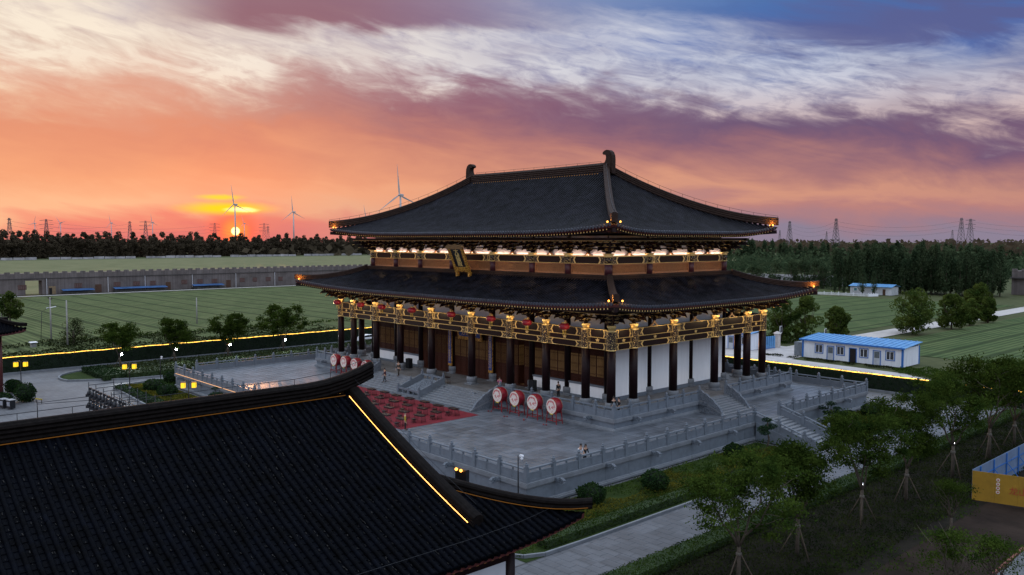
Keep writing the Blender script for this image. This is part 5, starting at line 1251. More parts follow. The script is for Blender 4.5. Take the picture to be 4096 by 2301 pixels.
def bushy_tree(h, w, seed, leaf=0.28, mat=None, n=6500, low=0.10):
    """dense rounded tree with a lumpy outline, foliage almost to the ground"""
    r = random.Random(seed); m = MB(); m.tube([(0,0,-0.1),(0.03,0,h*0.25),(0,0.03,h*0.6)], [0.20,0.15,0.07], 8)
    for i in range(6): a = i*1.05; m.tube([(0,0,h*0.2),(w*0.2*math.cos(a),w*0.2*math.sin(a),h*0.5),(w*0.34*math.cos(a),w*0.34*math.sin(a),h*0.75)], [0.09,0.06,0.02], 5)
    pts = []; k = 34
    for i in range(k):
        z = r.uniform(low,0.93); a = r.uniform(0,6.28); env = math.sin(math.pi*min(1,max(0.04,(z-low+0.06)/(1.02-low)))**0.8)**0.6
        rad = w/2*env*r.uniform(0.35,0.88); c = np.array([rad*math.cos(a),rad*math.sin(a),z*h]); s = w*r.uniform(0.07,0.13)
        g = nrg.normal(size=(n//k,3)); g /= np.linalg.norm(g,axis=1)[:,None]; g *= (nrg.uniform(0.4,1.0,(n//k,1))**0.5)*s*1.7; pts.append(g*np.array([1,1,0.85])+c)
    return m.mesh('trunk', BARK), leaf_mesh_np('crown', np.concatenate(pts), leaf, mat or L_BU, 0.6, 0.4)
def poplar(h, w, seed, leaf=0.6, mat=None, n=1500, low=0.12, pale=False):
    r = random.Random(seed); m = MB(); m.tube([(0,0,-0.2),(0.05,0,h*0.5),(0,0,h*0.93)], [h*0.011,h*0.008,0.03], 6); pts = []; k = 30
    for i in range(k):
        z = low+(0.98-low)*(i+r.uniform(0,1))/k; a = r.uniform(0,6.28); u = (z-low)/(1-low); env = (u*3.2 if u < 0.25 else 0.8+0.2*math.sin((u-0.25)*4))*(1-max(0,u-0.38)/0.63)**0.85
        env = max(env,0.07); rad = w/2*env*r.uniform(0.2,0.8); c = np.array([rad*math.cos(a),rad*math.sin(a),z*h]); s = w*0.16*(0.5+0.6*env)
        g = nrg.normal(size=(n//k,3))*np.array([s,s,s*1.5])+c; pts.append(g)
        if i % 4 == 0 and z < 0.8: m.tube([(0,0,z*h*0.85),tuple(c)], [0.05,0.015], 4)
    return m.mesh('trunk', BARKP if pale else BARK), leaf_mesh_np('crown', np.concatenate(pts), leaf, mat or L_PO, 0.6, 0.2)
def tree(name, meshes, label, loc, rz=0, scale=1.0, group=None, cat='tree'):
    t = thing(name, label, cat, loc, rz, group); t.scale = scale if isinstance(scale, tuple) else (scale,)*3
    obj('trunk', meshes[0], t); obj('crown', meshes[1], t); return t
STAKE = M('stake_timber', (0.075,0.055,0.038), 0.85, 0.3, 5)
stk = []
for k in range(3):
    a = 2*math.pi*k/3+0.4; stk.append(MB().tube([(1.15*math.cos(a),1.15*math.sin(a),-0.05),(0.10*math.cos(a),0.10*math.sin(a),1.95)], 0.035, 6).mesh('stake', STAKE))
tie = MB().lathe([(0.15,1.80),(0.17,1.84),(0.17,1.96),(0.15,2.0)], 10).mesh('tie', M('tie_wrap', (0.10,0.09,0.075), 0.8))
ST = [street_tree(8.0,5.8,s) for s in (3,8,14)]; ST0 = street_tree(8.0,7.4,5,96,190,0.18)
def staked(t):
    for s in stk: obj('stake', s, t)
    obj('tie', tie, t)
# east row along the path
eY = [-34.3,-27.6,-18.7,-11.2,-2.0,6.7,13.6,21.0]; eH = [8.0,7.9,7.9,8.2,9.0,9.4,8.4,9.2]
eL = ['broad leafy street tree nearest the foreground roof on the path side','slender many-stemmed street tree left of the small lit trunk lamp','staked street tree carrying a small white lamp on its trunk','street tree right of the lamp tree, in front of the garden shrubs','tall staked street tree with clear bare stems and a white trunk lamp','full-crowned street tree behind the blue inner face of the hoarding','staked street tree just left of the right picture edge by the hoarding','leafy street tree at the right edge before the lit hedge']
for i, y in enumerate(eY):
    t = tree('street_tree', ST0 if i == 0 else ST[i % 3], eL[i], (52.7,y,0), i*1.3, eH[i]/8.0*(1.0 if i else 1.06), 'street trees along the east path'); staked(t)
    if i == 0: t.scale = (1.0,1.0,0.95)
# west row with floodlights
wY = [-35.0,-26.8,-18.0,-8.1]; wL = ['leaning wide street tree over the leftmost floodlight','round-headed street tree over the second floodlight from the left','wide street tree over the third floodlight from the left','tall narrow street tree over the floodlight nearest the hall']
ST2 = [street_tree(7.6,6.4,s,80,130,0.28) for s in (21,25)]
FLM = EM('floodlight_glow', (0.92,0.97,1.0), 90.0)
for i, y in enumerate(wY):
    t = tree('street_tree', ST2[i % 2], wL[i], (-54.3,y,0), i*2.1, (0.95,0.98,1.0,1.12)[i], 'street trees along the west road'); staked(t)
    f = thing('floodlight', '%s from the left of the four white floodlights strapped to the tree trunks' % ORD[i], 'floodlight', (-53.9,y+0.1,2.55), 0.6, 'floodlights on the west trees')
    MB().box(-0.16,0.10,-0.22,0.22,-0.15,0.17).build('housing', METAL, f); MB().box(0.10,0.12,-0.19,0.19,-0.12,0.14).build('lens', FLM, f); MB().bar((-0.16,0,0),(-0.45,-0.1,0),0.05,0.08).build('bracket', METAL, f)
    l = bpy.data.lights.new('floodlight_beam', 'SPOT'); l.energy = 900; l.spot_size = R(120); l.spot_blend = 0.6; l.color = (0.9,0.96,1.0); l.shadow_soft_size = 0.2
    lo = bpy.data.objects.new('floodlight_beam', l); COL.objects.link(lo); lo.location = (-53.6,y+0.2,2.55); lo.rotation_euler = Vector((-0.75,0.12,0.35)).to_track_quat('Z','Y').to_euler()
for y, z, lab in ((-18.35,2.5,'small white lamp glowing on the trunk of the staked tree left of the hoarding'),(-1.6,2.7,'small white lamp glowing on the bare-stemmed tree trunk by the hoarding')):
    f = thing('trunk_lamp', lab, 'lamp', (52.55,y,z), group='small trunk lamps'); MB().lathe([(0.05,0),(0.11,0.05),(0.11,0.22),(0.03,0.28)], 10).build('housing', WPAINT, f); MB().ball((0.09,-0.09,0.12),0.075,0.075,0.09,8,6).build('lens', EM('small_lamp_glow', (0.9,0.95,1.0), 7.0), f); MB().bar((0,0,0.1),(0.18,0.1,0.1),0.03,0.03).build('bracket', METAL, f)
# front right young trees and saplings at the bottom edge
SM = [street_tree(4.2,3.4,s,26,120,0.15) for s in (41,47)]
for (x, y, s, lab) in ((62.2,-28.6,1.0,'young tree at the bottom edge left of the brick kerb path'),(63.6,-26.2,0.85,'small sapling at the bottom right corner over the kerb path'),(57.6,-15.9,0.8,'thin dark sapling standing on the bare earth'),(66.5,-21.5,1.1,'leafy sapling at the right edge below the hoarding')):
    tree('sapling', SM[0 if s > 0.9 else 1], lab, (x,y,0), x, s, 'saplings on the bare earth')
# round dense trees by the farm road
for i, (x, y, h, w, lab) in enumerate(((-5.2,72.0,8.6,6.2,'left one of the two merged dense trees beside the cabin gate'),(-1.6,74.6,9.0,5.6,'right one of the two merged dense trees beside the cabin gate'),(-1.5,87.0,6.2,5.6,'small round tree alone at the field edge behind the cabin'),(6.2,105.5,9.0,10.2,'largest round-crowned tree beside the pale farm road'),(7.9,122.2,7.8,7.2,'round tree with a bare trunk beyond the largest one on the farm road'),(7.6,134.2,5.9,4.6,'smaller dark bush tree beside the farm road, second from the truck'),(8.4,143.7,6.1,4.8,'oval bush tree beside the farm road nearest the truck'),(1.5,158,8.2,8.0,'soft pale tree standing behind the farm road trees'),(-9.5,196,4.2,6.0,'low bush in front of the gatehouse'))):
    tree('round_tree', bushy_tree(h,w,50+i,0.26+0.003*y/2), lab, (x,y,0), i*0.8, 1.0, 'round trees by the farm road')
# field edge trees on the left
tree('field_tree', bushy_tree(8.2,6.0,71,0.35,low=0.25), 'loose tree at the left picture edge behind the pavilion eave', (-143.7,-31.6,0)); tree('field_tree', bushy_tree(4.8,5.6,72,0.22,L_GC,2600), 'thin grey-green bush tree by the utility poles on the left', (-94,-31.0,0))
# ------------------------------------------------------------------ tree belt on the right
PO = [poplar(16.5,5.0,s,0.62) for s in (1,2,3,4)]
n = 0
for row, y in enumerate((238,242,247,252)):
    for k in range(21):
        x = -77+k*2.75+rng.uniform(-0.8,0.8); e = 1-0.25*max(0,(abs(x+48)-20)/30)
        tree('poplar', PO[(k+row) % 4], 'tall dark poplar in the dense belt behind the green field', (x,y+rng.uniform(-1.2,1.2),0), k*1.7, rng.uniform(0.72,1.12)*e, 'poplars in the belt behind the field')
PB = [bushy_tree(11.5,8.0,s,0.5,L_PO,3000,0.06) for s in (81,82,83)]
for i, (x, y, s) in enumerate(((-112,240,0.75),(-106,244,0.95),(-100,246,1.0),(-95,248,1.1),(-90,250,1.05),(-86,247,0.85),(-118,246,0.8),(-81,246,0.9))):
    tree('broad_tree', PB[i % 3], '%s broad tree from the left in the clump beside the hall eave' % ORD[i], (x,y,0), i, s, 'broad trees left of the poplar belt')
for i, (x, y, s) in enumerate(((-69,222,0.42),(-64.5,220,0.36),(-53.5,220,0.5),(-58,221,0.62))):
    tree('garden_tree', PO[i], '%s small pointed tree from the left around the white house' % ORD[i], (x,y,0), i, s, 'small trees round the white house')
PF = [poplar(18,5.6,11,1.1,L_PO,1000,0.25,True), bushy_tree(15.5,8.5,12,1.2,L_PO,1200,0.16), bushy_tree(17,7.5,13,1.1,L_PO,1200,0.2)]
for i in range(120):
    u = i/119; x = -330+u*190+rng.uniform(-8,8); y = 430+u*130+rng.uniform(-30,60)
    tree('woodland_tree', PF[i % 3], 'tree in the wood above the green field on the right', (x,y,0), i, rng.uniform(0.75,1.1), 'trees of the wood on the right')
for i in range(60):
    u = i/59; x = -140+u*150+rng.uniform(-8,8); y = 420+u*40+rng.uniform(-25,60)
    tree('woodland_tree', PF[i % 3], 'tree in the wood above the green field on the right', (x,y,0), i, rng.uniform(0.6,0.85), 'trees of the wood on the right')
N = 16000; U_ = nrg.uniform(0,1,N); X_ = -360+U_*350+nrg.uniform(-20,20,N); Y_ = 330+U_*70+nrg.uniform(0,110,N); Z_ = np.abs(nrg.normal(size=N))*4.5+0.5
o = obj('undergrowth', leaf_mesh_np('undergrowth', np.stack([X_,Y_,Z_],1), 2.2, L_PO, 0.7)); tag(o, 'dense undergrowth below the trees of the right-hand wood', 'undergrowth'); o['kind'] = 'stuff'
# ------------------------------------------------------------------ distant tree line on the left
FT = [bushy_tree(25+i*1.3,11.5,s,1.7,L_FA,1700,0.02) for i, s in enumerate((31,32,33,34))]
for i in range(200):
    row = i % 2; k = i//2; x = -905-row*16+rng.uniform(-4,4); y = 40+k*5.2+rng.uniform(-1.5,1.5)
    tree('distant_tree', FT[i % 4], 'tree in the distant haze-brown tree line left of the hall', (x,y,0), i, rng.uniform(0.64,1.08)*(1-0.12*max(0,(k-70)/30)), 'trees of the distant tree line')
N = 16000; th = nrg.uniform(-0.75,0.75,N); dd = nrg.uniform(1050,2600,N); az_ = YAW-th
P_ = np.stack([78.6-np.sin(az_)*dd, -75.6+np.cos(az_)*dd, np.abs(nrg.normal(size=N))*7.0+1+ 7*np.sin(th*31+dd*0.01)*0.3], 1)
P_[:,2] = np.clip(P_[:,2], 0.5, 19); o = obj('distant_woods', leaf_mesh_np('distant_woods', P_, 9.0, L_FA, 0.8, 0.0)); tag(o, 'low dark woods along the whole horizon', 'woods'); o['kind'] = 'stuff'
N = 9000; X_ = nrg.uniform(-900,-820,N); Y_ = nrg.uniform(560,900,N); Z_ = np.abs(nrg.normal(size=N))*6+1
o = obj('scrub_wood', leaf_mesh_np('scrub_wood', np.stack([X_,Y_,Z_],1), 3.6, L_FA, 0.7)); tag(o, 'lower scrubby wood at the right end of the distant tree line', 'woods'); o['kind'] = 'stuff'
N = 12000; X_ = nrg.uniform(-10,160,N); Y_ = nrg.uniform(330,430,N); Z_ = np.abs(nrg.normal(size=N))*6+2
o = obj('woods', leaf_mesh_np('woods', np.stack([X_,Y_,Z_],1), 2.6, L_PO, 0.7)); tag(o, 'dark green wood behind the gatehouse at the right edge', 'woods'); o['kind'] = 'stuff'
# ------------------------------------------------------------------ hedges with the amber rope light
def box_hedge(name, label, x0, x1, y0, y1, h, mat, dens, leaf, body=(0.006,0.014,0.006), z0=0.0, cat='hedge'):
    t = thing(name, label, cat, ((x0+x1)/2,(y0+y1)/2,0), world=True)
    MB().box(x0+0.05,x1-0.05,y0+0.05,y1-0.05,z0-0.05,h-0.05).build('body', M('hedge_core_'+name, body, 0.95, 0.4, 2.0, bump=1.0, bscale=8), t)
    A = [((x1-x0)*(y1-y0),'t'),((x1-x0)*h,'f'),((x1-x0)*h,'b'),((y1-y0)*h,'l'),((y1-y0)*h,'r')]; pts = []
    for a, s in A:
        n = int(a*dens); u, v = nrg.uniform(0,1,n), nrg.uniform(0,1,n); q = nrg.normal(size=n)*0.05
        X = x0+(x1-x0)*u; Y = y0+(y1-y0)*(u if s in 'lr' else v); Z = z0+(h-z0)*v
        if s == 't': p = np.stack([X,y0+(y1-y0)*v,np.full(n,h)+q],1)
        elif s in 'fb': p = np.stack([X,np.full(n,y0 if s == 'f' else y1)+q,Z],1)
        else: p = np.stack([np.full(n,x0 if s == 'l' else x1)+q,Y,Z],1)
        pts.append(p)
    obj('foliage', leaf_mesh_np('foliage', np.concatenate(pts), leaf, mat, 0.6, 0.5), t); return t
hw = box_hedge('boundary_hedge', 'tall dark green hedge along the west road with an amber light line on top', -63.6,-62.3,-62,33.2,2.35,L_HE,55,0.16)
hn = box_hedge('boundary_hedge', 'tall dark green hedge on the right with an amber light line on top', -62.3,62,33.2,34.4,2.05,L_HE,60,0.15)
ROPE = EM('rope_light', (1.0,0.54,0.08), 3.6, 0.6)
m = MB(); m.tube([(-62.4,y,2.44+0.03*math.sin(y*1.3)) for y in np.arange(-62,33.3,1.0)], 0.042, 6); m.build('rope_light', ROPE, hw)
m = MB(); m.tube([(x,33.35,2.14+0.02*math.sin(x*1.1)) for x in np.arange(-62.3,62.1,1.2)], 0.055, 6); m.build('rope_light', ROPE, hn)
kerb('kerb', [(-62.1,-62),(-62.1,32.9)], 0.3, 0.2); kerb('kerb', [(-62,32.9),(60,32.9)], 0.3, 0.2)
box_hedge('low_hedge', 'clipped low green hedge along the outer side of the garden path', 47.25,48.7,-46,31,0.55,L_HB,150,0.11,(0.02,0.04,0.01))
def cover(name, label, poly_fn, x0, x1, y0, y1, n, h, leaf, mat, cat='ground cover', up=1.0):
    X = nrg.uniform(x0,x1,n); Y = nrg.uniform(y0,y1,n); k = np.array([poly_fn(a,b) for a,b in zip(X,Y)]); X, Y = X[k], Y[k]
    Z = nrg.uniform(0.02,1,len(X))**0.7*h*(0.6+0.4*np.sin(X*1.7)*np.cos(Y*1.3)); o = obj(name, leaf_mesh_np(name, np.stack([X,Y,Z],1), leaf, mat, 0.6, up)); o['kind'] = 'stuff'; return tag(o, label, cat)
SOIL = M('dark_garden_soil', (0.016,0.014,0.010), 0.95, 0.4, 0.8, bump=0.6, bscale=5, world=True, spec=0.1)
LAWN = M('lawn', (0.018,0.034,0.008), 0.95, scale=0.7, col2=(0.036,0.056,0.013), bump=0.8, bscale=12, world=True, spec=0.1)
sheet('garden_bed', 47.2, 57.0, -48, 32, -0.07, SOIL); sheet('garden_bed', 34.9, 41.95, -3.2, -41.0, -0.075, LAWN); sheet('garden_bed', 34.9, 41.95, 2.9, 22.5, -0.075, LAWN)
sheet('bare_earth', 53.5, 90, -60, 30, -0.085, M('bare_brown_earth', (0.026,0.018,0.014), 0.95, 0.45, 0.35, bump=0.6, bscale=2, world=True, spec=0.1))
cover('ground_cover', 'dark low planting under the street trees along the path', lambda x, y: True, 48.7, 56.2, -47, 31, 42000, 0.38, 0.15, L_GC)
cover('ground_cover', 'rough weeds on the bare earth in the lower right', lambda x, y: math.sin(x*0.7+1)+math.cos(y*0.5)+math.sin(x*0.3-y*0.4) > 0.5, 54, 75, -40, 10, 26000, 0.30, 0.15, L_HB)
cover('flower_bed', 'yellowish green planting between the terrace wall and the path', lambda x, y: math.sin(y*0.55)+math.cos(x*1.3)+0.4 > 0, 35.4, 41.0, -40.5, -4.0, 26000, 0.36, 0.13, L_YE)
cover('flower_bed', 'yellow-green planting right of the garden stairs', lambda x, y: True, 35.4, 41.2, 3.6, 22.0, 15000, 0.34, 0.14, L_YE)
cover('ground_cover', 'darker green leaves among the yellow planting below the terrace wall', lambda x, y: math.sin(y*0.8+2)+math.sin(x*1.1) > -0.3, 35.2, 41.2, -41, 22.2, 22000, 0.42, 0.13, L_HB)
# hedges round the garden by the path
box_hedge('low_hedge', 'low hedge edging the yellow garden bed beside the path', 40.2,41.3,-38.5,-4.5,0.5,L_HB,110,0.12,(0.02,0.035,0.01))
# left planting island and garden
def arcpts(cx, cy, r, a0, a1, n): return [(cx+r*math.cos(R(a0+(a1-a0)*i/n)), cy+r*math.sin(R(a0+(a1-a0)*i/n))) for i in range(n+1)]
isl = arcpts(-51.9,-37.2,6.6,180,290,8)+[(-45.4,-36.4),(-44.6,-30),(-44.6,28),(-58.5,28)]
polysheet('garden_bed', isl, -0.055, LAWN); kerb('kerb', isl[:12]+[isl[-1],isl[0]], 0.22, 0.16)
box_hedge('low_hedge', 'dark clipped hedge bank on the rounded planting island by the west road', -57.0,-46.5,-39.6,-36.5,0.75,L_HE,60,0.18,(0.012,0.022,0.008)); box_hedge('low_hedge', 'long dark hedge bank between the west road and the terrace', -57.2,-46.2,-36.5,26,0.7,L_GC,32,0.22,(0.016,0.024,0.010))
gar = [(-40.9,-38.6),(-39.3,-40.4),(-25,-41.3),(-17.5,-41.3),(-17.5,-34.4),(-35.3,-34.4),(-35.3,20),(-41.8,20),(-41.9,-33.4)]
polysheet('garden_bed', gar, -0.052, LAWN); kerb('kerb', gar[:4]+gar[-2:]+[gar[0]], 0.2, 0.16)
cover('flower_bed', 'yellow flowering bed with round shrubs below the far left terrace corner', lambda x, y: True, -39.5,-18.5,-39.2,-34.9,14000,0.34,0.2,L_YE); cover('ground_cover', 'green planting along the left terrace wall', lambda x, y: True, -41,-35.6,-34.5,18,9000,0.4,0.22,L_HB)
box_hedge('low_hedge', 'low dark hedge in front of the yellow bed on the left', -38.5,-19,-40.6,-39.4,0.5,L_HE,70,0.16)
# round clipped shrubs
def shrub(name, label, x, y, w, h, group):
    t = thing(name, label, 'shrub', (x,y,0), group=group); g = nrg.normal(size=(1500,3)); g /= np.linalg.norm(g,axis=1)[:,None]; g[:,2] = np.where(g[:,2] < -0.75, -0.75, g[:,2]); g *= (0.93+0.10*nrg.uniform(-1,1,(1500,1)))
    lump = 1+0.09*np.sin(g[:,:1]*4.1+x)*np.cos(g[:,1:2]*3.7+y)+0.05*np.sin(g[:,2:3]*7+x); p = g*lump*np.array([w/2,w/2,h*0.55])+np.array([0,0,h*0.45]); m = MB(); m.ball((0,0,h*0.45),w*0.40,w*0.40,h*0.46,14,9); m.build('core', M('shrub_core', (0.006,0.013,0.006), 0.95), t); obj('foliage', leaf_mesh_np('foliage', p, 0.20, L_SH, 0.6, 0.3), t)
for x, y, w, h, lab in ((-45.2,-51.0,2.0,1.7,'round clipped shrub behind the leftmost lantern post'),(-37.2,-51.3,2.5,2.2,'large round clipped shrub in front of the leftmost lantern post'),(-36.2,-54.0,2.3,1.5,'round shrub above the two bins at the left edge'),
    (-33.6,-37.2,2.6,1.6,'left round shrub in the yellow bed'),(-28.8,-37.2,2.5,1.6,'right round shrub in the yellow bed'),(-37.8,-33.4,2.0,1.9,'dark shrub at the far left terrace corner'),
    (36.9,-29.4,2.2,1.5,'round dark shrub below the terrace wall nearest the foreground roof'),(38.0,-23.2,2.2,1.6,'second round dark shrub below the terrace wall, in front of the big tree'),(37.4,17.0,2.5,1.5,'wide round shrub at the far end of the yellow garden'),(36.9,12.2,2.0,1.3,'small round shrub left of the widest one in the far garden'),(36.8,-10,1.8,1.3,'dark shrub in the corner by the garden stairs'),(39.6,8.0,1.7,1.2,'small dark shrub by the path right of the garden stairs')): shrub('round_shrub', lab, x, y, w, h, 'round clipped shrubs')
# cloud-pruned pines
def pine(label, x, y, h, seed):
    r = random.Random(seed); t = thing('cloud_pine', label, 'pine', (x,y,0), group='cloud-pruned pines'); m = MB(); pth = [(0,0,-0.1),(0.2,0.05,h*0.35),(-0.1,0.2,h*0.65),(0.1,0,h*0.95)]; m.tube(pth,[0.10,0.085,0.06,0.03],7); pts = []
    for i in range(6):
        a = r.uniform(0,6.28); rr = r.uniform(0.35,1.05)*(1 if i else 0); z = h*(0.98 if i == 0 else r.uniform(0.45,0.85)); c = (rr*math.cos(a),rr*math.sin(a),z); m.tube([pth[2],c],[0.04,0.02],5)
        g = nrg.normal(size=(260,3)); g /= np.linalg.norm(g,axis=1)[:,None]; g *= nrg.uniform(0.5,1,(260,1)); pts.append(g*np.array([0.55,0.55,0.22])*r.uniform(0.8,1.2)+np.array(c))
    m.build('trunk', BARK, t); obj('crown', leaf_mesh_np('crown', np.concatenate(pts), 0.16, L_PI, 0.5, 0.5), t)
pine('cloud-pruned pine right of the garden stairs', 35.9,10.2,2.2,5); pine('cloud-pruned pine in the corner left of the garden stairs', 37.3,-5.2,2.9,6); pine('umbrella-shaped pine below the far left front balustrade', -17.6,-35.6,2.3,9)
# weeds by the yard and the cabin
cover('weeds', 'strip of weeds in front of the long white cabin', lambda x, y: math.sin(x*1.9)+math.sin(x*0.6)+0.9 > 0, 2,26,53.0,54.2,2600,0.45,0.2,L_GC); cover('weeds', 'grassy mound right of the long white cabin', lambda x, y: (x-33)**2/70+(y-53)**2/22 < 1, 24,42,48,58,9000,0.7,0.22,L_HB)
cover('weeds', 'rough verge between the north field and the yard', lambda x, y: True, -45,-3,64,79,9000,0.5,0.3,L_HB); cover('weeds', 'scrub along the edge of the west field on the left', lambda x, y: math.sin(x*0.5)+math.sin(y*0.35) > -0.6, -104,-66,-62,20,24000,0.55,0.35,L_GC)
cover('crop_edge', 'taller crop edge along the near side of the west field', lambda x, y: True, -101,-99,-30,120,4000,0.9,0.35,L_HB)
# ------------------------------------------------------------------ drums on stands
RED = M('drum_red_lacquer', (0.22,0.012,0.022), 0.35, 0.35, 3, bump=0.08); REDF = M('red_frame_paint', (0.24,0.016,0.020), 0.5, 0.25, 4); YEL = M('yellow_label', (0.75,0.55,0.03), 0.6)
def dragon_mat():
    """drum skin with a red curling dragon: an arc of noisy width round the centre plus wisps, in the skin's own plane"""
    m = bpy.data.materials.new('drum_skin'); m.use_nodes = True; t = m.node_tree; L = t.links; b = t.nodes['Principled BSDF']; b.inputs['Roughness'].default_value = 0.6
    tc = t.nodes.new('ShaderNodeTexCoord'); sp = t.nodes.new('ShaderNodeSeparateXYZ'); L.new(tc.outputs['Object'], sp.inputs[0])
    def mm(op, a, b_=0.0, cl=False):
        n = t.nodes.new('ShaderNodeMath'); n.operation = op; n.use_clamp = cl
        for i, v in enumerate((a, b_)):
            if isinstance(v, (int, float)): n.inputs[i].default_value = v
            else: L.new(v, n.inputs[i])
        return n.outputs[0]
    x = sp.outputs[0]; z = sp.outputs[2]; nz = t.nodes.new('ShaderNodeTexNoise'); nz.inputs['Scale'].default_value = 9; nz.inputs['Detail'].default_value = 3; L.new(tc.outputs['Object'], nz.inputs['Vector'])
    r = mm('SQRT', mm('ADD', mm('MULTIPLY', x, x), mm('MULTIPLY', z, z))); a = mm('ARCTAN2', z, x)
    spir = mm('ADD', 0.42, mm('MULTIPLY', a, 0.05)); wob = mm('MULTIPLY', mm('SUBTRACT', nz.outputs[0], 0.5), 0.28)
    d = mm('ABSOLUTE', mm('SUBTRACT', mm('ADD', r, wob), spir)); body = mm('LESS_THAN', d, 0.07); body = mm('MULTIPLY', body, mm('GREATER_THAN', mm('ABSOLUTE', mm('ADD', a, 1.1)), 0.75))
    head = mm('LESS_THAN', mm('ADD', mm('SQRT', mm('ADD', mm('POWER', mm('SUBTRACT', x, 0.16), 2.0), mm('POWER', mm('ADD', z, 0.10), 2.0))), mm('MULTIPLY', wob, 2.2)), 0.12)
    wis = mm('MULTIPLY', mm('GREATER_THAN', nz.outputs[0], 0.60), mm('MULTIPLY', mm('LESS_THAN', r, 0.62), mm('GREATER_THAN', r, 0.25)))
    f = mm('MAXIMUM', body, mm('MAXIMUM', head, wis)); f = mm('MULTIPLY', f, mm('LESS_THAN', r, 0.66))
    mx = t.nodes.new('ShaderNodeMix'); mx.data_type = 'RGBA'; L.new(mm('MULTIPLY', f, 0.88), mx.inputs[0]); mx.inputs[6].default_value = (0.70,0.62,0.56,1); mx.inputs[7].default_value = (0.48,0.06,0.07,1)
    L.new(mx.outputs[2], b.inputs['Base Color']); return m
SKIN = dragon_mat()
dr = thing('great_drum', '', 'drum', (0,0,0))
m = MB(); pr = [(0.72,-0.42),(0.78,-0.30),(0.82,0.0),(0.78,0.30),(0.72,0.42)]; n = 28; vs = []
for r_, y in pr: vs += [(r_*math.cos(2*math.pi*i/n), y, 1.72+r_*math.sin(2*math.pi*i/n)) for i in range(n)]
m.add(vs, [(k*n+i,k*n+(i+1)%n,(k+1)*n+(i+1)%n,(k+1)*n+i) for k in range(4) for i in range(n)], 0, True); m.build('shell', RED, dr)
for y, d in ((-0.425,-1),(0.425,1)):
    m = MB(); c = [(0,y,0)]+[(0.73*math.cos(2*math.pi*i/n),y,0.73*math.sin(2*math.pi*i/n)) for i in range(n)]; m.add(c, [(0,1+(i+1)%n,1+i) if d < 0 else (0,1+i,1+(i+1)%n) for i in range(n)]); m.build('drumhead', SKIN, dr, loc=(0,0,1.72))
    m = MB(); m.tube([(0.735*math.cos(2*math.pi*i/n),y*0.99,1.72+0.735*math.sin(2*math.pi*i/n)) for i in range(n+1)], 0.013, 6, cap=False); m.build('rim', M('tan_drum_rim', (0.36,0.26,0.14), 0.6), dr)
for sx in (-1,1):
    for sy in (-1,1): MB().bar((sx*0.62,sy*0.34,1.28),(sx*0.74,sy*0.40,0.0),0.07,0.07).build('leg', REDF, dr)
m = MB()
for z in (0.28,0.36): pass
for sy in (-1,1): m.bar((-0.71,sy*0.385,0.30),(0.71,sy*0.385,0.30),0.05,0.06); m.bar((-0.66,sy*0.35,1.06),(0.66,sy*0.35,1.06),0.05,0.12)
for sx in (-1,1): m.bar((sx*0.71,-0.39,0.36),(sx*0.71,0.39,0.36),0.05,0.06)
m.build('stretchers', REDF, dr)
for sx in (-1,1): m = MB(); m.prism([(sx*0.30,1.04),(sx*0.72,1.04),(sx*0.70,1.62),(sx*0.62,1.40)][::-sx], (0,-0.37,0), (1,0,0), (0,0,1), (0,0.04,0)); m.build('cradle', REDF, dr)
MB().box(-0.22,0.22,-0.44,-0.40,0.92,0.99).build('label_strip', YEL, dr)
dx = [13.35,16.0,18.65,21.4]; first = True
for i, x in enumerate(dx+[-20.9,-18.3,-15.7,-13.1]):
    lab = '%s of the four near ones from the stairs' % ORD[i] if i < 4 else '%s of the four far ones from the left' % ORD[i-4]
    lab = 'red dragon drum on a stand, '+lab
    if first: dr.location = (x,-17.75,ZT+0.01); dr['label'] = lab; dr['group'] = 'dragon drums before the platform'; first = False; dr.rotation_euler = (0,0,R(-2))
    else: dup(dr, (x,-17.75 if i < 4 else -17.3,ZT+0.01), R(rng.uniform(-4,4)), lab)
mal = thing('drum_mallets', '', 'mallets', (0,0,0)); MB().bar((-0.25,0,0.05),(0.15,0.06,0.05),0.03,0.03).build('handle', STAKE, mal); MB().ball((-0.28,0,0.07),0.08,0.08,0.07,8,6).build('head', REDF, mal); MB().ball((-0.05,0.22,0.07),0.08,0.08,0.07,8,6).build('head', REDF, mal)
for i, x in enumerate(dx):
    lab = 'red drum mallets lying on the paving before the %s near drum from the stairs' % ORD[i]
    if i == 0: mal.location = (x-0.2,-19.0,ZT+0.005); mal['label'] = lab; mal['group'] = 'mallets on the paving'
    else: dup(mal, (x-0.2+rng.uniform(-0.2,0.2),-19.0+rng.uniform(-0.3,0.2),ZT+0.005), rng.uniform(0,3), lab)
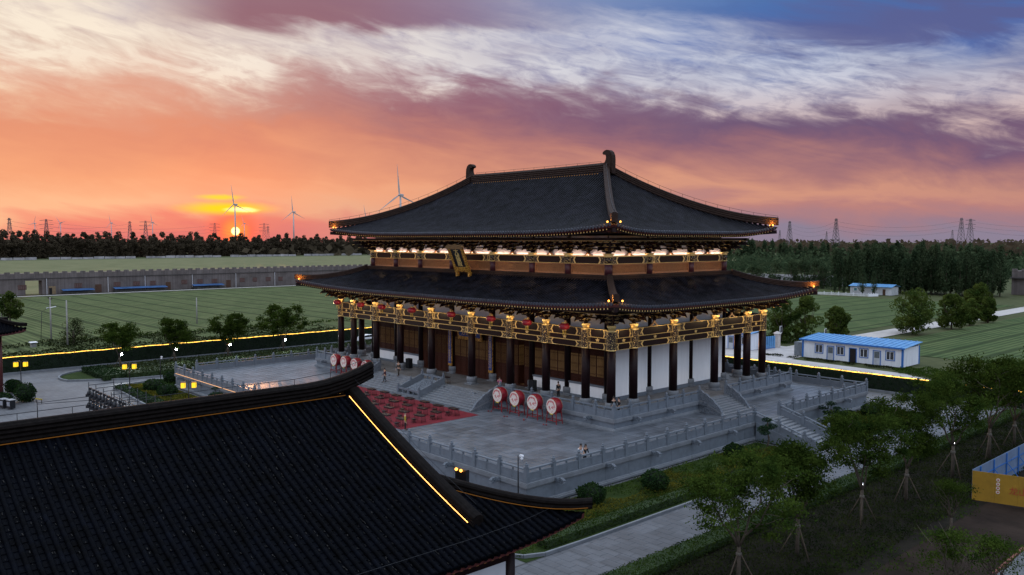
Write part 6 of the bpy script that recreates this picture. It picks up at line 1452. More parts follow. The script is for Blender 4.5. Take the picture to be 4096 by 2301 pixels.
# ------------------------------------------------------------------ carpet, low tables and stools
o = MB().box(-12.0,13.55,-30.6,-20.85,ZT+0.008,ZT+0.022).build('carpet', M('red_carpet', (0.15,0.006,0.014), 0.95, 0.25, 1.2, bump=0.2, bscale=60)); tag(o, 'wide red carpet on the terrace before the front stairs', 'carpet')
DW = M('dark_red_furniture', (0.016,0.006,0.006), 0.42, 0.3, 5)
def desk(name, L, W, H, bars):
    t = thing(name, '', 'table' if 'table' in name else 'stool', (0,0,0)); m = MB(); m.cham(-L/2,L/2,-W/2,W/2,H-0.05,H,0.012); m.build('top', DW, t)
    for sg in (-1,1):
        for sy in (-1,1):
            y = sy*(W/2-0.06); m = MB(); m.tube([(sg*(L/2-0.14),y,H-0.05),(sg*(L/2-0.10),y,H*0.5),(sg*(L/2-0.02),y*1.08,0.0)], 0.022, 6); m.build('leg', DW, t)
        m = MB(); x = sg*(L/2-0.11)
        for k in range(bars): y = -(W/2-0.06)+(W-0.12)*(k+1)/(bars+1); m.tube([(x-sg*0.02,y,H-0.05),(x,y,H*0.5),(x+sg*0.07,y,0.10)], 0.014, 5)
        m.bar((x+sg*0.07,-(W/2-0.06),0.10),(x+sg*0.07,W/2-0.06,0.10),0.03,0.03); m.bar((x-sg*0.01,-(W/2-0.06),H-0.10),(x-sg*0.01,W/2-0.06,H-0.10),0.03,0.05); m.build('end_frame', DW, t)
    m = MB()
    for sy in (-1,1): m.bar((-L/2+0.14,sy*(W/2-0.06),H-0.10),(L/2-0.14,sy*(W/2-0.06),H-0.10),0.025,0.06)
    m.build('apron', DW, t); return t
tb = desk('writing_table', 1.30, 0.62, 0.72, 3); stl = desk('stool', 0.46, 0.40, 0.44, 2); k = 0
rows = [[-3.58,-0.91,1.62,4.17,6.82,9.31,11.76],[-1.2,1.49,4.28,6.92,9.38,11.86],[4.0,6.7,9.49,12.07],[9.4,12.05]]; yr = [-22.8,-25.1,-27.33,-29.55]
for r_, xs in enumerate(rows):
    for i, x in enumerate(xs):
        lab = '%s low dark table from the right in the %s carpet row before the stairs' % (ORD[len(xs)-1-i], ORD[r_]); ls = 'small dark stool behind the %s table from the right in carpet row %s' % (ORD[len(xs)-1-i], ('one','two','three','four')[r_])
        a = rng.uniform(-0.06,0.06); px = x+rng.uniform(-0.06,0.06); py = yr[r_]+rng.uniform(-0.08,0.08)
        if k == 0: tb.location = (px,py,ZT+0.024); tb['label'] = lab; tb['group'] = 'tables on the red carpet'; stl.location = (px+0.1,py-0.75,ZT+0.024); stl['label'] = ls; stl['group'] = 'stools on the red carpet'
        else: dup(tb,(px,py,ZT+0.024),a,lab); dup(stl,(px+rng.uniform(-0.1,0.35),py-0.72+rng.uniform(-0.1,0.1),ZT+0.024),a+rng.uniform(-0.3,0.3),ls)
        k += 1
t = desk('side_table', 1.7, 0.55, 0.8, 2); tag(t, 'dark red table standing at the top of the stairs behind the carved ramp', 'table'); t.location = (1.4,-15.9,ZP+0.01)
# ------------------------------------------------------------------ red lanterns under the lower eave
ln = thing('red_lantern', '', 'lantern', (0,0,0)); m = MB(); n = 20; pr = [(0.20,-0.34),(0.36,-0.30),(0.49,-0.17),(0.53,0.0),(0.49,0.17),(0.36,0.30),(0.20,0.34)]
vs = [(r_*(1+0.03*(i % 2))*math.cos(2*math.pi*i/n), r_*(1+0.03*(i % 2))*math.sin(2*math.pi*i/n), z) for r_, z in pr for i in range(n)]
m.add(vs, [(k*n+i,k*n+(i+1)%n,(k+1)*n+(i+1)%n,(k+1)*n+i) for k in range(6) for i in range(n)], 0, True); m.build('body', M('lantern_red_silk', (0.26,0.012,0.025), 0.45, 0.2, 5), ln)
MB().lathe([(0.26,0.34),(0.26,0.42),(0.10,0.44)], 12).build('cap', GOLD, ln); MB().lathe([(0.22,-0.42),(0.26,-0.34)], 12).build('foot', GOLD, ln); MB().tube([(0,0,0.42),(0,0,1.5)], 0.015, 4).build('cord', METAL, ln)
m = MB(); [m.tube([(0.14*math.cos(a),0.14*math.sin(a),-0.42),(0.17*math.cos(a),0.17*math.sin(a),-0.85)],0.02,4) for a in (0,1.05,2.1,3.14,4.2,5.2)]; m.build('tassel', M('yellow_tassel', (0.62,0.42,0.06), 0.8), ln)
for i, (a, b) in enumerate(zip(CX[:-1], CX[1:])):
    if i > 7: break
    x = b-1.35 if i else b-1.5; x = [-23.7,-17.7,-12.6,-5.9,2.0,9.1,14.9,20.4][i]; lab = '%s red lantern from the left under the lower front eave' % ORD[i]
    p = (x,-15.35,11.15)
    if i == 0: ln.location = p; ln['label'] = lab; ln['group'] = 'red lanterns under the eave'
    else: dup(ln, p, i, lab)
# ------------------------------------------------------------------ lantern posts
lp = thing('lantern_post', '', 'lamp post', (0,0,0)); MB().box(-0.14,0.14,-0.14,0.14,0,0.75).build('plinth', STONE2, lp); MB().lathe([(0.06,0.75),(0.045,3.9)], 10).build('pole', METAL, lp)
m = MB(); [m.tube([(0,0,3.55),(sg*0.25,0,3.95),(sg*0.55,0,3.98),(sg*0.58,0,3.80)],0.03,6) for sg in (-1,1)]; m.tube([(0,0,3.9),(0.05,0,4.15),(0.2,0,4.2)],0.03,5); m.build('arms', METAL, lp)
LG = EM('lantern_glow', (1.0,0.60,0.03), 1.35)
for sg in (-1,1): q = MB().cham(sg*0.58-0.24,sg*0.58+0.24,-0.24,0.24,3.12,3.72,0.08).build('lantern', LG, lp); m = MB(); [m.bar((sg*0.58+a*0.23,b*0.23,3.12),(sg*0.58+a*0.23,b*0.23,3.70),0.03,0.03) for a in (-1,1) for b in (-1,1)]; m.box(sg*0.58-0.27,sg*0.58+0.27,-0.27,0.27,3.72,3.78); m.build('frame', METAL, q)
for i, (x, y, lab) in enumerate(((-46.1,-49.9,'twin yellow lantern post at the left edge beside the round shrubs'),(-34.4,-39.9,'twin yellow lantern post at the edge of the yellow bed'),(-15.3,-39.6,'twin yellow lantern post just above the foreground ridge below the balustrade'))):
    if i == 0: lp.location = (x,y,0); lp['label'] = lab; lp['group'] = 'twin lantern posts'; lp.rotation_euler = (0,0,R(60)); q = lp
    else: q = dup(lp, (x,y,0), R(60), lab)
    l = bpy.data.lights.new('lantern_light', 'POINT'); l.energy = 30; l.color = (1.0,0.6,0.12); l.shadow_soft_size = 0.25; lo = bpy.data.objects.new('lantern_light', l); COL.objects.link(lo); lo.location = (x,y,2.8)
# ------------------------------------------------------------------ camera poles, utility poles
def cam_pole(label, x, y, h):
    t = thing('camera_pole', label, 'camera pole', (x,y,0), group='surveillance camera poles'); MB().box(-0.12,0.12,-0.12,0.12,0,0.5).build('plinth', STONE2, t); MB().lathe([(0.05,0.5),(0.045,h)], 8).build('pole', METAL, t); m = MB(); m.tube([(0,0,h-0.05),(0.22,0.1,h)],0.02,5); m.box(0.10,0.42,0.03,0.17,h-0.06,h+0.07); m.ball((0.28,0.1,h-0.2),0.10,0.10,0.12,8,6); m.build('camera', WPAINT, t)
cam_pole('thin black camera pole at the near terrace corner', 35.3,-35.5,4.4); cam_pole('thin black camera pole at the far left terrace corner', -36.0,-35.4,4.1)
def util_pole(label, x, y, h, cross=True):
    t = thing('utility_pole', label, 'pole', (x,y,0), group='concrete utility poles'); MB().lathe([(0.17,0),(0.11,h)], 8).build('shaft', M('concrete_pole', (0.26,0.25,0.24), 0.9, 0.2, 2), t)
    if cross: m = MB(); m.bar((-1.4,0,h-0.3),(1.4,0,h-0.3),0.12,0.12); [m.lathe([(0.07,h-0.2),(0.07,h+0.05)],6,(x_,0)) for x_ in (-1.3,0,1.3)]; m.build('crossarm', METAL, t)
util_pole('left one of two concrete poles at the edge of the west field', -104.7,-32.3,8.5); util_pole('right one of two concrete poles, standing in the grey bush', -91.9,-32.6,8.6,False); util_pole('concrete pole at the left edge before the loose tree', -145,-33,6.5,False); util_pole('single thin pole in the middle of the west field edge', -117.1,1.8,6.2,False)
t = thing('street_lamp_head', 'white street lamp head on an arm over the west field', 'lamp', (-101,-35,0)); MB().tube([(0,0,0),(0.1,0.3,6.0),(0.3,1.6,6.8)],0.05,6).build('arm', METAL, t); MB().bar((-0.2,1.2,6.65),(0.5,2.7,6.9),0.35,0.14).build('head', WPAINT, t)
t = thing('meter_box', 'small white-topped box on legs in the scrub at the left', 'box', (-91,-38.5,0)); MB().box(-0.5,0.5,-0.4,0.4,0.4,1.2).build('body', M('grey_box', (0.2,0.2,0.2), 0.7), t); MB().box(-0.8,0.8,-0.6,0.6,1.25,1.35).build('top', WPAINT, t)
# ------------------------------------------------------------------ stage-light scaffold
sc = thing('lighting_scaffold', 'black tube scaffold above the foreground ridge hung with stage lights', 'scaffold', (-18,-47,0), world=True); xs = [-23.9+2.7*i for i in range(6)]
for x in xs:
    for y in (-47.7,-45.0): MB().tube([(x,y,0),(x,y,3.6 if y < -46 else 3.65)],0.045,6).build('upright', METAL, sc)
    MB().tube([(x,-47.7,3.25),(x,-45.0,3.25)],0.035,5).build('ledger', METAL, sc); MB().tube([(x,-47.7,1.5),(x,-45.0,1.5)],0.035,5).build('ledger', METAL, sc)
for z in (3.0,1.75,0.3): MB().tube([(xs[0],-47.7,z),(xs[-1],-47.7,z)],0.04,6).build('rail', METAL, sc)
MB().tube([(xs[0],-45.0,1.6),(xs[-1],-45.0,1.6)],0.04,6).build('rail', METAL, sc); MB().tube([(xs[0]-0.2,-47.7,1.9),(xs[0],-53,1.9)],0.035,5).build('rail', METAL, sc); MB().tube([(xs[0],-53,0),(xs[0],-53,2.2)],0.045,6).build('upright', METAL, sc); MB().tube([(xs[0],-53,1.75),(xs[0],-47.7,1.5)],0.03,5).build('brace', METAL, sc)
sl_ = thing('stage_light', '', 'stage light', (0,0,0)); MB().tube([(0,-0.30,-0.1),(0,0.05,0.02),(0,0.30,0.1)],[0.20,0.27,0.24],12).build('housing', METAL, sl_); m = MB(); [m.bar((sg*0.31,0,0.0),(sg*0.31,0,0.42),0.05,0.10) for sg in (-1,1)]; m.bar((-0.31,0,0.42),(0.31,0,0.42),0.10,0.05); m.build('yoke', METAL, sl_); MB().ball((0,-0.33,-0.11),0.17,0.06,0.17,10,6).build('lens', GLASS, sl_); MB().bxc((0,0,0.55),0.25,0.3,0.25).build('clamp', METAL, sl_); MB().bxc((0,0.28,-0.2),0.4,0.35,0.3).build('base', METAL, sl_)
k = 0
for r_, (z, n) in enumerate(((2.35,10),(1.05,7))):
    for i in range(n):
        p = (xs[0]+0.5+i*1.30,-47.7,z); lab = '%s black stage light from the left in the %s scaffold row' % (ORD[i], ('upper','lower')[r_])
        if k == 0: sl_.location = p; sl_['label'] = lab; sl_['group'] = 'stage lights on the scaffold'; sl_.rotation_euler = (0,0,R(150))
        else: dup(sl_, p, R(150+rng.uniform(-25,25)), lab)
        k += 1
# bins, barrier by the left edge
for i, (x, lab) in enumerate(((-34.4,'left one of two dark litter bins at the left edge'),(-33.2,'right one of two dark litter bins at the left edge'))):
    t = thing('litter_bin', lab, 'bin', (x,-54.2+i*0.5,0), 0.3, 'litter bins'); MB().box(-0.4,0.4,-0.3,0.3,0,0.95).build('body', METAL, t); MB().box(-0.45,0.45,-0.35,0.35,0.98,1.06).build('lid', M('pale_lid', (0.35,0.36,0.38), 0.5), t); MB().box(-0.3,0.3,-0.32,-0.3,0.3,0.8).build('label_panel', M('pale_panel', (0.28,0.3,0.33), 0.6), t)
t = thing('barrier', 'small yellow and black barrier frame on the kerb at the left', 'barrier', (-33.9,-50.6,0.1), 0.4); [MB().bar((a,0,0),(a,0,0.55),0.06,0.06).build('leg', METAL, t) for a in (-0.5,0.5)]; MB().bar((-0.6,0,0.5),(0.6,0,0.5),0.06,0.14).build('rail', M('dull_yellow', (0.45,0.33,0.03), 0.6), t)
# loudspeakers on the platform
for i, (x, y, lab) in enumerate(((-11.0,-12.2,'black loudspeaker on the platform by the far white dado'),(12.2,-11.9,'black loudspeaker on the platform behind the near drums'))):
    t = thing('loudspeaker', lab, 'loudspeaker', (x,y,ZP+0.01), 0.1, 'loudspeakers on the platform'); MB().cham(-0.36,0.36,-0.3,0.3,0,1.25,0.03).build('cabinet', M('speaker_black', (0.010,0.011,0.013), 0.6), t); MB().box(-0.32,0.32,-0.315,-0.3,0.05,1.2).build('grille', METAL, t)
# ------------------------------------------------------------------ people
SKINM = M('skin', (0.42,0.25,0.17), 0.6, 0.06, 5); HAIR = M('black_hair', (0.010,0.009,0.009), 0.5)
def skinned(name, parent, pts, edges, rad, mat, root=0):
    me = bpy.data.meshes.new(name); me.from_pydata([tuple(p) for p in pts], edges, []); me.materials.append(mat); o = obj(name, me, parent)
    md = o.modifiers.new('skin', 'SKIN'); md.use_smooth_shade = True
    for i, v in enumerate(me.skin_vertices[0].data): v.radius = (rad[i],rad[i]) if isinstance(rad[i], float) else rad[i]; v.use_root = (i == root)
    ss = o.modifiers.new('sub', 'SUBSURF'); ss.levels = 1; ss.render_levels = 1; return o
def person(label, loc, rz, top, low, h=1.70, pose='stand', long_hair=False, group=None, sleeves=True):
    """figure of height h facing -y; one skinned body, clothes and hair as parts"""
    k = h/1.70; t = thing('person', label, 'person', loc, rz, group); t.scale = (k,k,k)
    hip = 0.90; lean = 0.0; st = 0.0; ha = 0.75
    if pose == 'walk': st = 0.24
    if pose == 'lean': lean = 0.16; ha = 1.02
    if pose == 'sit': hip = 0.50
    L = lambda x, y, z: Vector((x, y-lean*max(0,(z-hip))*1.0, z))
    sh = hip+0.52; P = [L(0,0,hip), L(0,0.01,hip+0.25), L(0,0.0,sh-0.02), L(0,0,sh+0.08), L(0,-0.02,sh+0.17), L(0,-0.03,sh+0.27)]
    Rr = [(0.15,0.11),(0.13,0.10),(0.16,0.10),0.055,0.085,0.075]; E = [(0,1),(1,2),(2,3),(3,4),(4,5)]
    for sg in (-1,1):
        n = len(P); fy = st*sg
        if pose == 'sit': P += [L(sg*0.09,-0.02,hip-0.02), Vector((sg*0.11,-0.42,hip-0.02)), Vector((sg*0.11,-0.40,0.06)), Vector((sg*0.11,-0.56,0.03))]
        else: P += [L(sg*0.09,0,hip-0.06), Vector((sg*0.10,-fy*0.5-0.02,hip*0.53)), Vector((sg*0.10,-fy,0.07)), Vector((sg*0.10,-fy-0.15,0.03))]
        Rr += [0.095,0.062,0.045,0.04]; E += [(0,n),(n,n+1),(n+1,n+2),(n+2,n+3)]
        n = len(P)
        if pose == 'lean': A = [L(sg*0.20,0,sh-0.03), L(sg*0.25,-0.12,sh-0.28), Vector((sg*0.12,-0.42,ha)), Vector((sg*0.06,-0.48,ha))]
        elif pose == 'phone': A = [L(sg*0.20,0,sh-0.03), L(sg*0.26,-0.04,sh-0.28), Vector((sg*0.12,-0.28,sh-0.05)), Vector((sg*0.09,-0.30,sh+0.04))]
        elif pose == 'sit': A = [L(sg*0.20,0,sh-0.03), L(sg*0.25,-0.04,sh-0.28), Vector((sg*0.14,-0.30,hip+0.10)), Vector((sg*0.10,-0.36,hip+0.08))]
        else: A = [L(sg*0.20,0,sh-0.03), L(sg*0.25,0.03,sh-0.30), Vector((sg*0.26,-0.06+st*sg*0.5,sh-0.55)), Vector((sg*0.26,-0.09+st*sg*0.6,sh-0.66))]
        P += A; Rr += [0.062,0.045,0.034,0.036]; E += [(2,n),(n,n+1),(n+1,n+2),(n+2,n+3)]
        w = A[3]; d = (A[3]-A[2]).normalized(); s_ = Vector((1,0,0))
        for q in range(4): # fingers
            m0 = len(P); b0 = w+d*0.035+s_*(0.02*(q-1.5)); P.append(b0+d*(0.05-0.006*abs(q-1.5))+Vector((0,-0.01,-0.012))); Rr.append(0.009); E.append((n+3,m0))
        m0 = len(P); P.append(w+d*0.02-s_*sg*0.045+Vector((0,-0.02,0))); Rr.append(0.011); E.append((n+3,m0))
    skinned('body', t, P, E, Rr, SKINM)
    # top
    T = [P[0]+Vector((0,0,-0.02)),P[1],P[2]]; TR = [(0.170,0.130),(0.150,0.118),(0.178,0.118)]; TE = [(0,1),(1,2)]
    for a in (10,10+13): 
        n = len(T); T += [P[a],P[a+1]]+([P[a+2]] if sleeves else []); TR += [0.076,0.060]+([0.048] if sleeves else []); TE += [(2,n),(n,n+1)]+([(n+1,n+2)] if sleeves else [])
    skinned('top', t, T, TE, TR, top)
    B = [P[0]+Vector((0,0,0.04)),P[0]]; BR = [(0.158,0.122),(0.165,0.128)]; BE = [(0,1)]
    for a in (6,6+13): n = len(B); B += [P[a],P[a+1],P[a+2]]; BR += [0.108,0.078,0.062]; BE += [(1,n),(n,n+1),(n+1,n+2)]
    skinned('trousers', t, B, BE, BR, low)
    m = MB(); hc = P[5]; m.ball((hc.x,hc.y+0.025,hc.z+0.025),0.092,0.105,0.10,12,8)
    if long_hair: m.ball((hc.x,hc.y+0.07,hc.z-0.14),0.10,0.06,0.22,10,8)
    m.build('hair', HAIR, t); m = MB()
    for sg in (-1,1): m.ball((hc.x+sg*0.032,hc.y-0.082,hc.z-0.035),0.012,0.008,0.008,6,4,0); m.ball((hc.x+sg*0.088,hc.y,hc.z-0.05),0.014,0.026,0.034,6,5,1)
    m.ball((hc.x,hc.y-0.10,hc.z-0.06),0.014,0.02,0.024,6,5,1); m.bar((hc.x-0.022,hc.y-0.085,hc.z-0.10),(hc.x+0.022,hc.y-0.085,hc.z-0.10),0.012,0.010,2); m.build('face', [HAIR, SKINM, M('lips', (0.30,0.10,0.09), 0.6)], t)
    m = MB(); [m.ball((P[a].x,P[a].y+0.03,0.045),0.055,0.14,0.05,8,6) for a in (9,22)]; m.build('shoes', M('dark_shoes', (0.015,0.014,0.014), 0.5), t); return t
CL = lambda n, c: M('cloth_'+n, c, 0.85, 0.15, 8)
person('man in a white shirt leaning on the near balustrade with his arm round a woman', (33.72,-27.35,ZT), R(90), CL('white',(0.62,0.64,0.68)), CL('black',(0.012,0.012,0.014)), 1.74, 'lean', sleeves=False)
person('woman with long hair in black leaning on the near balustrade', (33.72,-26.75,ZT), R(84), CL('black',(0.012,0.012,0.014)), CL('black',(0.012,0.012,0.014)), 1.62, 'lean', True)
person('man in a dark red jacket walking down the front stairs', (-6.9,-18.75,ZT+0.60), R(-10), CL('maroon',(0.055,0.012,0.018)), CL('slate',(0.025,0.027,0.03)), 1.66, 'walk')
person('man in brown clothes at the top of the front stairs', (-6.6,-16.9,ZP+0.01), R(20), CL('brown',(0.060,0.045,0.032)), CL('dark_brown',(0.030,0.024,0.020)), 1.76, 'walk')
person('person in a pink top at the head of the stairs beside the drums', (9.7,-14.6,ZP+0.01), R(30), CL('pink',(0.55,0.16,0.30)), CL('slate',(0.025,0.027,0.03)), 1.52, 'phone', True)
person('person in a white coat standing behind the column by the open door', (9.0,-11.9,ZP+0.01), R(-60), CL('white',(0.62,0.64,0.68)), CL('black',(0.012,0.012,0.014)), 1.70, 'stand', True)
person('person in black beside the column behind the near drums', (16.9,-12.6,ZP+0.01), R(-100), CL('black',(0.012,0.012,0.014)), CL('black',(0.012,0.012,0.014)), 1.68, 'stand')
person('dark-clothed person behind the near corner post of the hall platform', (26.55,-14.85,ZP+0.01), R(60), CL('black',(0.012,0.012,0.014)), CL('black',(0.012,0.012,0.014)), 1.70, 'stand', True)
person('auburn-faced companion in black at the near platform corner', (26.95,-14.55,ZP+0.01), R(-70), CL('black',(0.012,0.012,0.014)), CL('black',(0.012,0.012,0.014)), 1.64, 'stand')
person('person in a yellow shirt by the last carpet row at the foreground roof edge', (14.0,-30.4,ZT), R(150), CL('yellow',(0.40,0.27,0.03)), CL('black',(0.012,0.012,0.014)), 1.68, 'stand')
person('taller of two people whose heads show above the foreground ridge', (-14.6,-54.9,0), R(200), CL('grey',(0.10,0.10,0.11)), CL('black',(0.012,0.012,0.014)), 1.72, 'stand'); person('shorter of two people whose heads show above the foreground ridge', (-13.4,-54.2,0), R(180), CL('brown',(0.060,0.045,0.032)), CL('black',(0.012,0.012,0.014)), 1.55, 'stand')
# ------------------------------------------------------------------ car behind the columns, lorry on the farm road
CARW = M('white_car_paint', (0.74,0.75,0.77), 0.22, 0.03, 2, coat=0.6); TYRE = M('tyre', (0.012,0.012,0.012), 0.85); RIM = M('alloy_rim', (0.40,0.41,0.43), 0.35, metal=0.8)
def wheel(parent, x, y, r, w): m = MB(); pr = [(r*0.6,-w/2),(r*0.94,-w/2),(r,-w*0.3),(r,w*0.3),(r*0.94,w/2),(r*0.6,w/2)]; n = 18; vs = [(x+a*math.cos(2*math.pi*i/n),y+b,r+a*math.sin(2*math.pi*i/n)) for a, b in pr for i in range(n)]; m.add(vs,[(k*n+i,(k+1)*n+i,(k+1)*n+(i+1)%n,k*n+(i+1)%n) for k in range(5) for i in range(n)],0,True); q = m.build('wheel', TYRE, parent); m = MB(); [m.add([(x+r*0.6*math.cos(2*math.pi*i/n),y+s*w*0.45,r+r*0.6*math.sin(2*math.pi*i/n)) for i in range(n)],[tuple(range(n))]) for s in (-1,1)]; m.build('rim', RIM, q)
t = thing('parked_car', 'white hatchback parked on the west road, seen between the far left columns', 'car', (-59.9,12.6,0), R(97))
prof = [(-2.05,0.30),(-2.12,0.62),(-2.05,0.92),(-1.75,1.00),(-1.35,1.42),(-0.2,1.50),(0.55,1.42),(1.15,1.02),(1.95,0.86),(2.12,0.60),(2.08,0.30)]
m = MB(); rows_ = []
for (x, z) in prof: rows_.append([(x,-0.86,min(z,0.62)),(x,-0.88,min(z,0.80)),(x,-0.88+0.22*max(0,(z-0.95)/0.55),z),(x,0.88-0.22*max(0,(z-0.95)/0.55),z),(x,0.88,min(z,0.80)),(x,0.86,min(z,0.62))])
vs = [p for r_ in rows_ for p in r_]; m.add(vs,[(i*6+j,(i+1)*6+j,(i+1)*6+j+1,i*6+j+1) for i in range(10) for j in range(5)],0,True); m.box(-2.0,2.0,-0.85,0.85,0.24,0.5,1); m.build('body', [CARW, METAL], t)
for sg in (-1,1): MB().prism([(-1.5,1.02),(-1.22,1.36),(-0.25,1.42),(-0.25,1.02)],(0,sg*0.80,0),(1,0,0),(0,0,1),(0,sg*0.055,0)).build('side_window', GLASS, t); MB().prism([(-0.18,1.02),(-0.18,1.42),(0.45,1.36),(0.95,1.02)],(0,sg*0.80,0),(1,0,0),(0,0,1),(0,sg*0.055,0)).build('side_window', GLASS, t); MB().box(-2.14,-2.06,sg*0.72-0.16,sg*0.72+0.16,0.70,0.92).build('tail_light', M('tail_red', (0.25,0.01,0.01), 0.3), t)
MB().prism([(-1.78,1.03),(-1.40,1.41),(-1.36,1.39),(-1.72,1.01)],(0,-0.62,0),(1,0,0),(0,0,1),(0,1.24,0)).build('rear_window', GLASS, t)
for x in (-1.3,1.3):
    for y in (-0.80,0.80): wheel(t,x,y,0.33,0.2)
t = thing('mixer_lorry', 'dark red lorry with a pale drum body on the farm road at the right edge', 'lorry', (1.6,199,0), R(62)); DR = M('lorry_red', (0.17,0.030,0.035), 0.45, 0.2, 2)
m = MB(); m.prism([(0,0.75),(0.05,1.7),(0.35,2.55),(1.85,2.65),(1.85,0.75)],(0,-1.2,0),(1,0,0),(0,0,1),(0,2.4,0)); m.build('cab', DR, t); MB().prism([(-0.01,1.72),(0.27,2.4),(0.30,2.38),(0.04,1.70)],(0,-1.0,0),(1,0,0),(0,0,1),(0,2.0,0)).build('windscreen', GLASS, t)
for sg in (-1,1): MB().box(0.55,1.5,sg*1.2-0.02,sg*1.2+0.02,1.65,2.35).build('side_window', GLASS, t); MB().box(-0.06,0.02,sg*0.9-0.18,sg*0.9+0.18,0.9,1.1).build('headlight', WPAINT, t)
MB().box(-0.1,0.2,-1.2,1.2,0.5,0.85).build('bumper', DR, t); MB().box(1.9,8.0,-0.55,0.55,0.75,1.05).build('chassis', METAL, t); m = MB(); pr = [(2.2,0.55),(3.0,1.0),(4.6,1.22),(6.2,1.0),(7.4,0.5)]; n = 18; vs = [(x,r_*math.cos(2*math.pi*i/n),2.1+0.10*(x-2)+r_*math.sin(2*math.pi*i/n)) for x, r_ in pr for i in range(n)]; m.add(vs,[(k*n+i,k*n+(i+1)%n,(k+1)*n+(i+1)%n,(k+1)*n+i) for k in range(4) for i in range(n)],0,True); m.build('drum', M('pale_drum', (0.50,0.52,0.50), 0.6, 0.1, 1), t)
for x in (1.0,5.6,6.9):
    for y in (-1.0,1.0): wheel(t,x,y,0.5,0.35)
# ------------------------------------------------------------------ hoarding at the right edge
hd = thing('hoarding', 'yellow site hoarding with white ring badges and red characters at the right edge', 'hoarding', (56.2,-7,0), world=True); YH = M('yellow_hoarding', (0.30,0.17,0.014), 0.6, 0.18, 1.2); BH = M('blue_grey_sheet', (0.13,0.19,0.29), 0.5, 0.15, 1.0)
yx, yy_ = 56.0,-7.3; ex, ey = Vector((1.0,0.26,0)).normalized(), Vector((-0.26,1.0,0)).normalized()
for i in range(7): p = Vector((yx,yy_,0))+ex*(i*1.5); MB().prism([(0.004,0),(1.496,0),(1.496,2.25),(0.004,2.25)], p, ex, (0,0,1), Vector((0,1,0))*0.05).build('sheet', YH, hd)
for i in range(14):
    MB().box(55.95,56.0,-7.2+i*1.5+0.004,-7.2+(i+1)*1.5-0.004,0,2.3).build('sheet', BH, hd)
    if i % 2: MB().bar((56.07,-7.2+i*1.5,0),(56.07,-7.2+i*1.5,2.3),0.08,0.08).build('post', PFB, hd); MB().bar((56.1,-7.2+i*1.5,1.5),(57.2,-7.2+i*1.5+0.3,0),0.06,0.06).build('brace', PFB, hd)
for z in (0.6,1.5): MB().bar((56.04,-7.2,z),(56.04,13.8,z),0.04,0.06).build('rail', PFB, hd)
WR_ = M('white_badge', (0.60,0.52,0.44), 0.6); RC = M('red_lettering', (0.35,0.045,0.02), 0.6); up_ = Vector((0,0,1)); fn = -ey
for k in range(4):
    c = Vector((yx,yy_,0))+ex*1.72+up_*(1.78-0.31*k)-Vector((0,0.012,0)); m = MB(); a = [(0.13*math.cos(q),0.13*math.sin(q)) for q in np.linspace(0,2*math.pi,19)[:-1]]; m.prism(a, c, ex, up_, Vector((0,-0.012,0)),0); b_ = [((0.075 if j % 2 else 0.05)*math.cos(q),(0.075 if j % 2 else 0.05)*math.sin(q)) for j, q in enumerate(np.linspace(0,2*math.pi,11)[:-1])]; m.prism(b_, c-Vector((0,0.012,0)), ex, up_, Vector((0,-0.006,0)),1); m.build('ring_badge', [WR_, RC], hd)
lm = text_mesh('龙山', 0.62, RC, 0.006); obj('lettering', lm, hd, loc=Vector((yx,yy_,0))+ex*3.05+up_*1.05-Vector((0,0.02,0)), rot=(R(90),0,math.atan2(ex.y,ex.x)))
o = thing('kerb_path', 'red brick edged strip of paving in the lower right corner', 'path', (62.5,-20,0), world=True); MB().bar((62.3,-30,0.02),(61.9,-12,0.02),0.16,0.14).build('brick_edge', M('red_brick_edge', (0.20,0.07,0.05), 0.8, 0.3, 4), o); MB().add([(62.4,-30,-0.03),(70,-30,-0.03),(70,-12,-0.03),(62.0,-12,-0.03)],[(0,1,2,3)]).build('paving', COURT, o)
# ------------------------------------------------------------------ wind turbines and pylons on the horizon
TW = M('turbine_white', (0.42,0.40,0.40), 0.5, 0.05, 0.1)
def at_dist(px, dist): th = math.atan2(px-2048,3328.55); a = YAW-th; return (cam.location.x-math.sin(a)*dist, cam.location.y+math.cos(a)*dist)
def turbine(label, px, dist, hub, rl, a0):
    x, y = at_dist(px,dist); t = thing('wind_turbine', label, 'wind turbine', (x,y,0), YAW-0.35, 'wind turbines on the horizon'); MB().lathe([(2.3,0),(1.4,hub)],10).build('tower', TW, t); MB().cham(-1.7,1.7,-3,8,hub-1.4,hub+2.0,0.6).build('nacelle', TW, t); MB().ball((0,-4,hub),1.8,2.2,1.8,10,8).build('spinner', TW, t); bl = MB()
    bl.add([(-0.9,-4.3,0),(0.9,-4.0,0),(1.7,-4.0,rl*0.2),(0.7,-4.1,rl*0.65),(0.15,-4.2,rl),(-0.15,-4.3,rl),(-0.5,-4.5,rl*0.65),(-1.1,-4.7,rl*0.2)],[(0,1,2,7),(7,2,3,6),(6,3,4,5)]); bl.add([(-0.9,-3.7,0),(0.9,-3.5,0),(1.7,-3.9,rl*0.2),(0.7,-4.0,rl*0.65),(0.15,-4.15,rl),(-0.15,-4.2,rl),(-0.5,-4.2,rl*0.65),(-1.1,-4.2,rl*0.2)],[(7,2,1,0),(6,3,2,7),(5,4,3,6)]); me = bl.mesh('blade', TW)
    for k in range(3): obj('blade', me, t, loc=(0,0,hub), rot=(0,R(a0+120*k),0))
turbine('largest wind turbine, standing left of the hall roof', 1604, 1364, 92, 50, -4); turbine('wind turbine crossing the setting sun', 944, 2050, 102, 46, -8); turbine('wind turbine between the sun and the hall roof', 1177, 2400, 97, 45, -4); turbine('wind turbine half hidden by the lower left hip of the roof', 1467, 3000, 100, 44, -10)
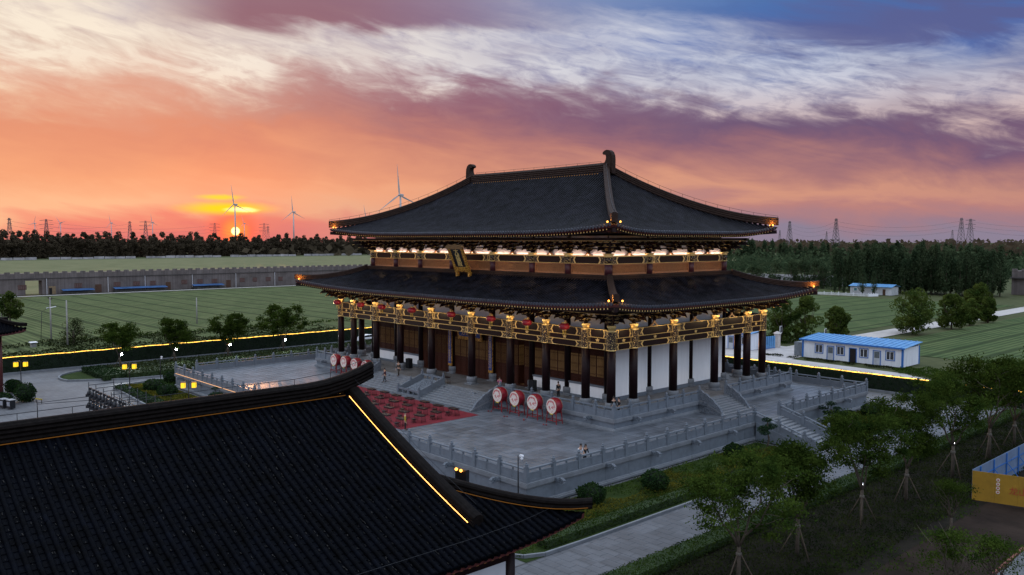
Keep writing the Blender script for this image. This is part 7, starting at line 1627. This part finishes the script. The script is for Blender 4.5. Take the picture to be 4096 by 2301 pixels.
for i, (px, d, a0) in enumerate(((980,4300,-15),(614,4200,-8),(449,4400,-12),(247,4500,-40),(144,4700,20))): turbine('%s faint small turbine on the horizon, counted from the sun to the left' % ORD[i], px, d, 100, 42, a0)
PYM = M('pylon_steel', (0.10,0.09,0.10), 0.6); pys = {}
def pylon_mesh(wide):
    m = MB(); H = 50; f = lambda z: (4.2*(1-z/H)+0.9)
    for sx in (-1,1):
        for sy in (-1,1): m.bar((sx*f(0),sy*f(0),0),(sx*0.9,sy*0.9,H),0.32,0.32)
    zs = [0,8,15,21,27,32,37,41,45,50]
    for a, b in zip(zs[:-1],zs[1:]):
        for sy in (-1,1):
            m.bar((-f(a),sy*f(a),a),(f(b),sy*f(b),b),0.28,0.28); m.bar((f(a),sy*f(a),a),(-f(b),sy*f(b),b),0.28,0.28); m.bar((-f(b),sy*f(b),b),(f(b),sy*f(b),b),0.25,0.25)
            m.bar((sy*f(a),-f(a),a),(sy*f(b),f(b),b),0.28,0.28)
    for z, w in ((48,wide),(42,wide*1.1),(36,wide)):
        for sg in (-1,1): m.bar((0,0,z+1.3),(sg*w,0,z),0.35,0.35); m.bar((0,0,z-0.6),(sg*w,0,z),0.3,0.3)
    return m
PA, PB_ = pylon_mesh(9.0), pylon_mesh(3.0); PAm, PBm = PA.mesh('lattice_tower', PYM), PB_.mesh('lattice_tower', PYM)
pl_ = [(43,1350,0),(190,1400,1),(523,1500,0),(586,1450,1),(862,1600,1),(1059,1600,1),(1074,1900,0),(3156,1430,0),(3341,1270,0),(3841,1310,0),(3877,1380,1),(3304,3200,0),(3806,2900,0),(3117,2800,0)]; pos = []
for i, (px, d, k) in enumerate(pl_):
    x, y = at_dist(px,d); lab = ('%s lattice pylon from the left above the distant tree line' % ORD[i]) if i < 7 else ('%s lattice pylon listed on the right horizon, %s' % (ORD[i-7], ('nearest the hall eave','tall one above the wood','left of the right-hand pair','right of the right-hand pair','tiny one beside the tall one','tiny one left of the pair','tiny one beside the hall eave')[i-7]))
    t = thing('pylon', lab, 'pylon', (x,y,0), YAW+0.3, 'pylons on the horizon'); obj('lattice_tower', PAm if k else PBm, t); pos.append((x,y))
def wire(label, a, b, z=46):
    o = MB(); (x0,y0),(x1,y1) = a, b
    for dz in (0,-6,-12): o.tube([(x0+(x1-x0)*i/14,y0+(y1-y0)*i/14,z+dz-9*4*(i/14)*(1-i/14)) for i in range(15)],0.10,4,sm=False)
    tag(o.build('power_lines', PYM), label, 'power lines')
wire('thin power lines between the pylons at the far left', pos[0], pos[2]); wire('thin power lines above the distant trees left of the sun', pos[1], pos[4]); wire('thin power lines above the distant trees at the sun', pos[4], pos[6]); wire('thin power lines on the right horizon from eave to tall pylon', pos[7], pos[8]); wire('thin power lines on the right horizon between the tall pylon and the pair', pos[8], pos[9]); wire('thin power lines leaving the right picture edge', pos[10], at_dist(4500,1300))
# ------------------------------------------------------------------ haze
hz = MB().box(-2600,400,-400,2600,-1.2,34.0).mesh('haze', None) if False else None
if HAZE > 0:
    m = bpy.data.materials.new('haze_air'); m.use_nodes = True; t = m.node_tree; t.nodes.clear(); o_ = t.nodes.new('ShaderNodeOutputMaterial'); v = t.nodes.new('ShaderNodeVolumePrincipled'); v.inputs['Density'].default_value = HAZE; v.inputs['Color'].default_value = (0.85,0.78,0.76,1); v.inputs['Anisotropy'].default_value = 0.35; t.links.new(v.outputs[0], o_.inputs['Volume'])
    hb = obj('haze', MB().box(-4900,900,-900,4900,-1.2,160.0).mesh('haze', m)); hb['kind'] = 'stuff'; tag(hb, 'thin evening haze over the plain', 'haze')
for o in bpy.data.objects:
    if '_off' in o: del o['_off']
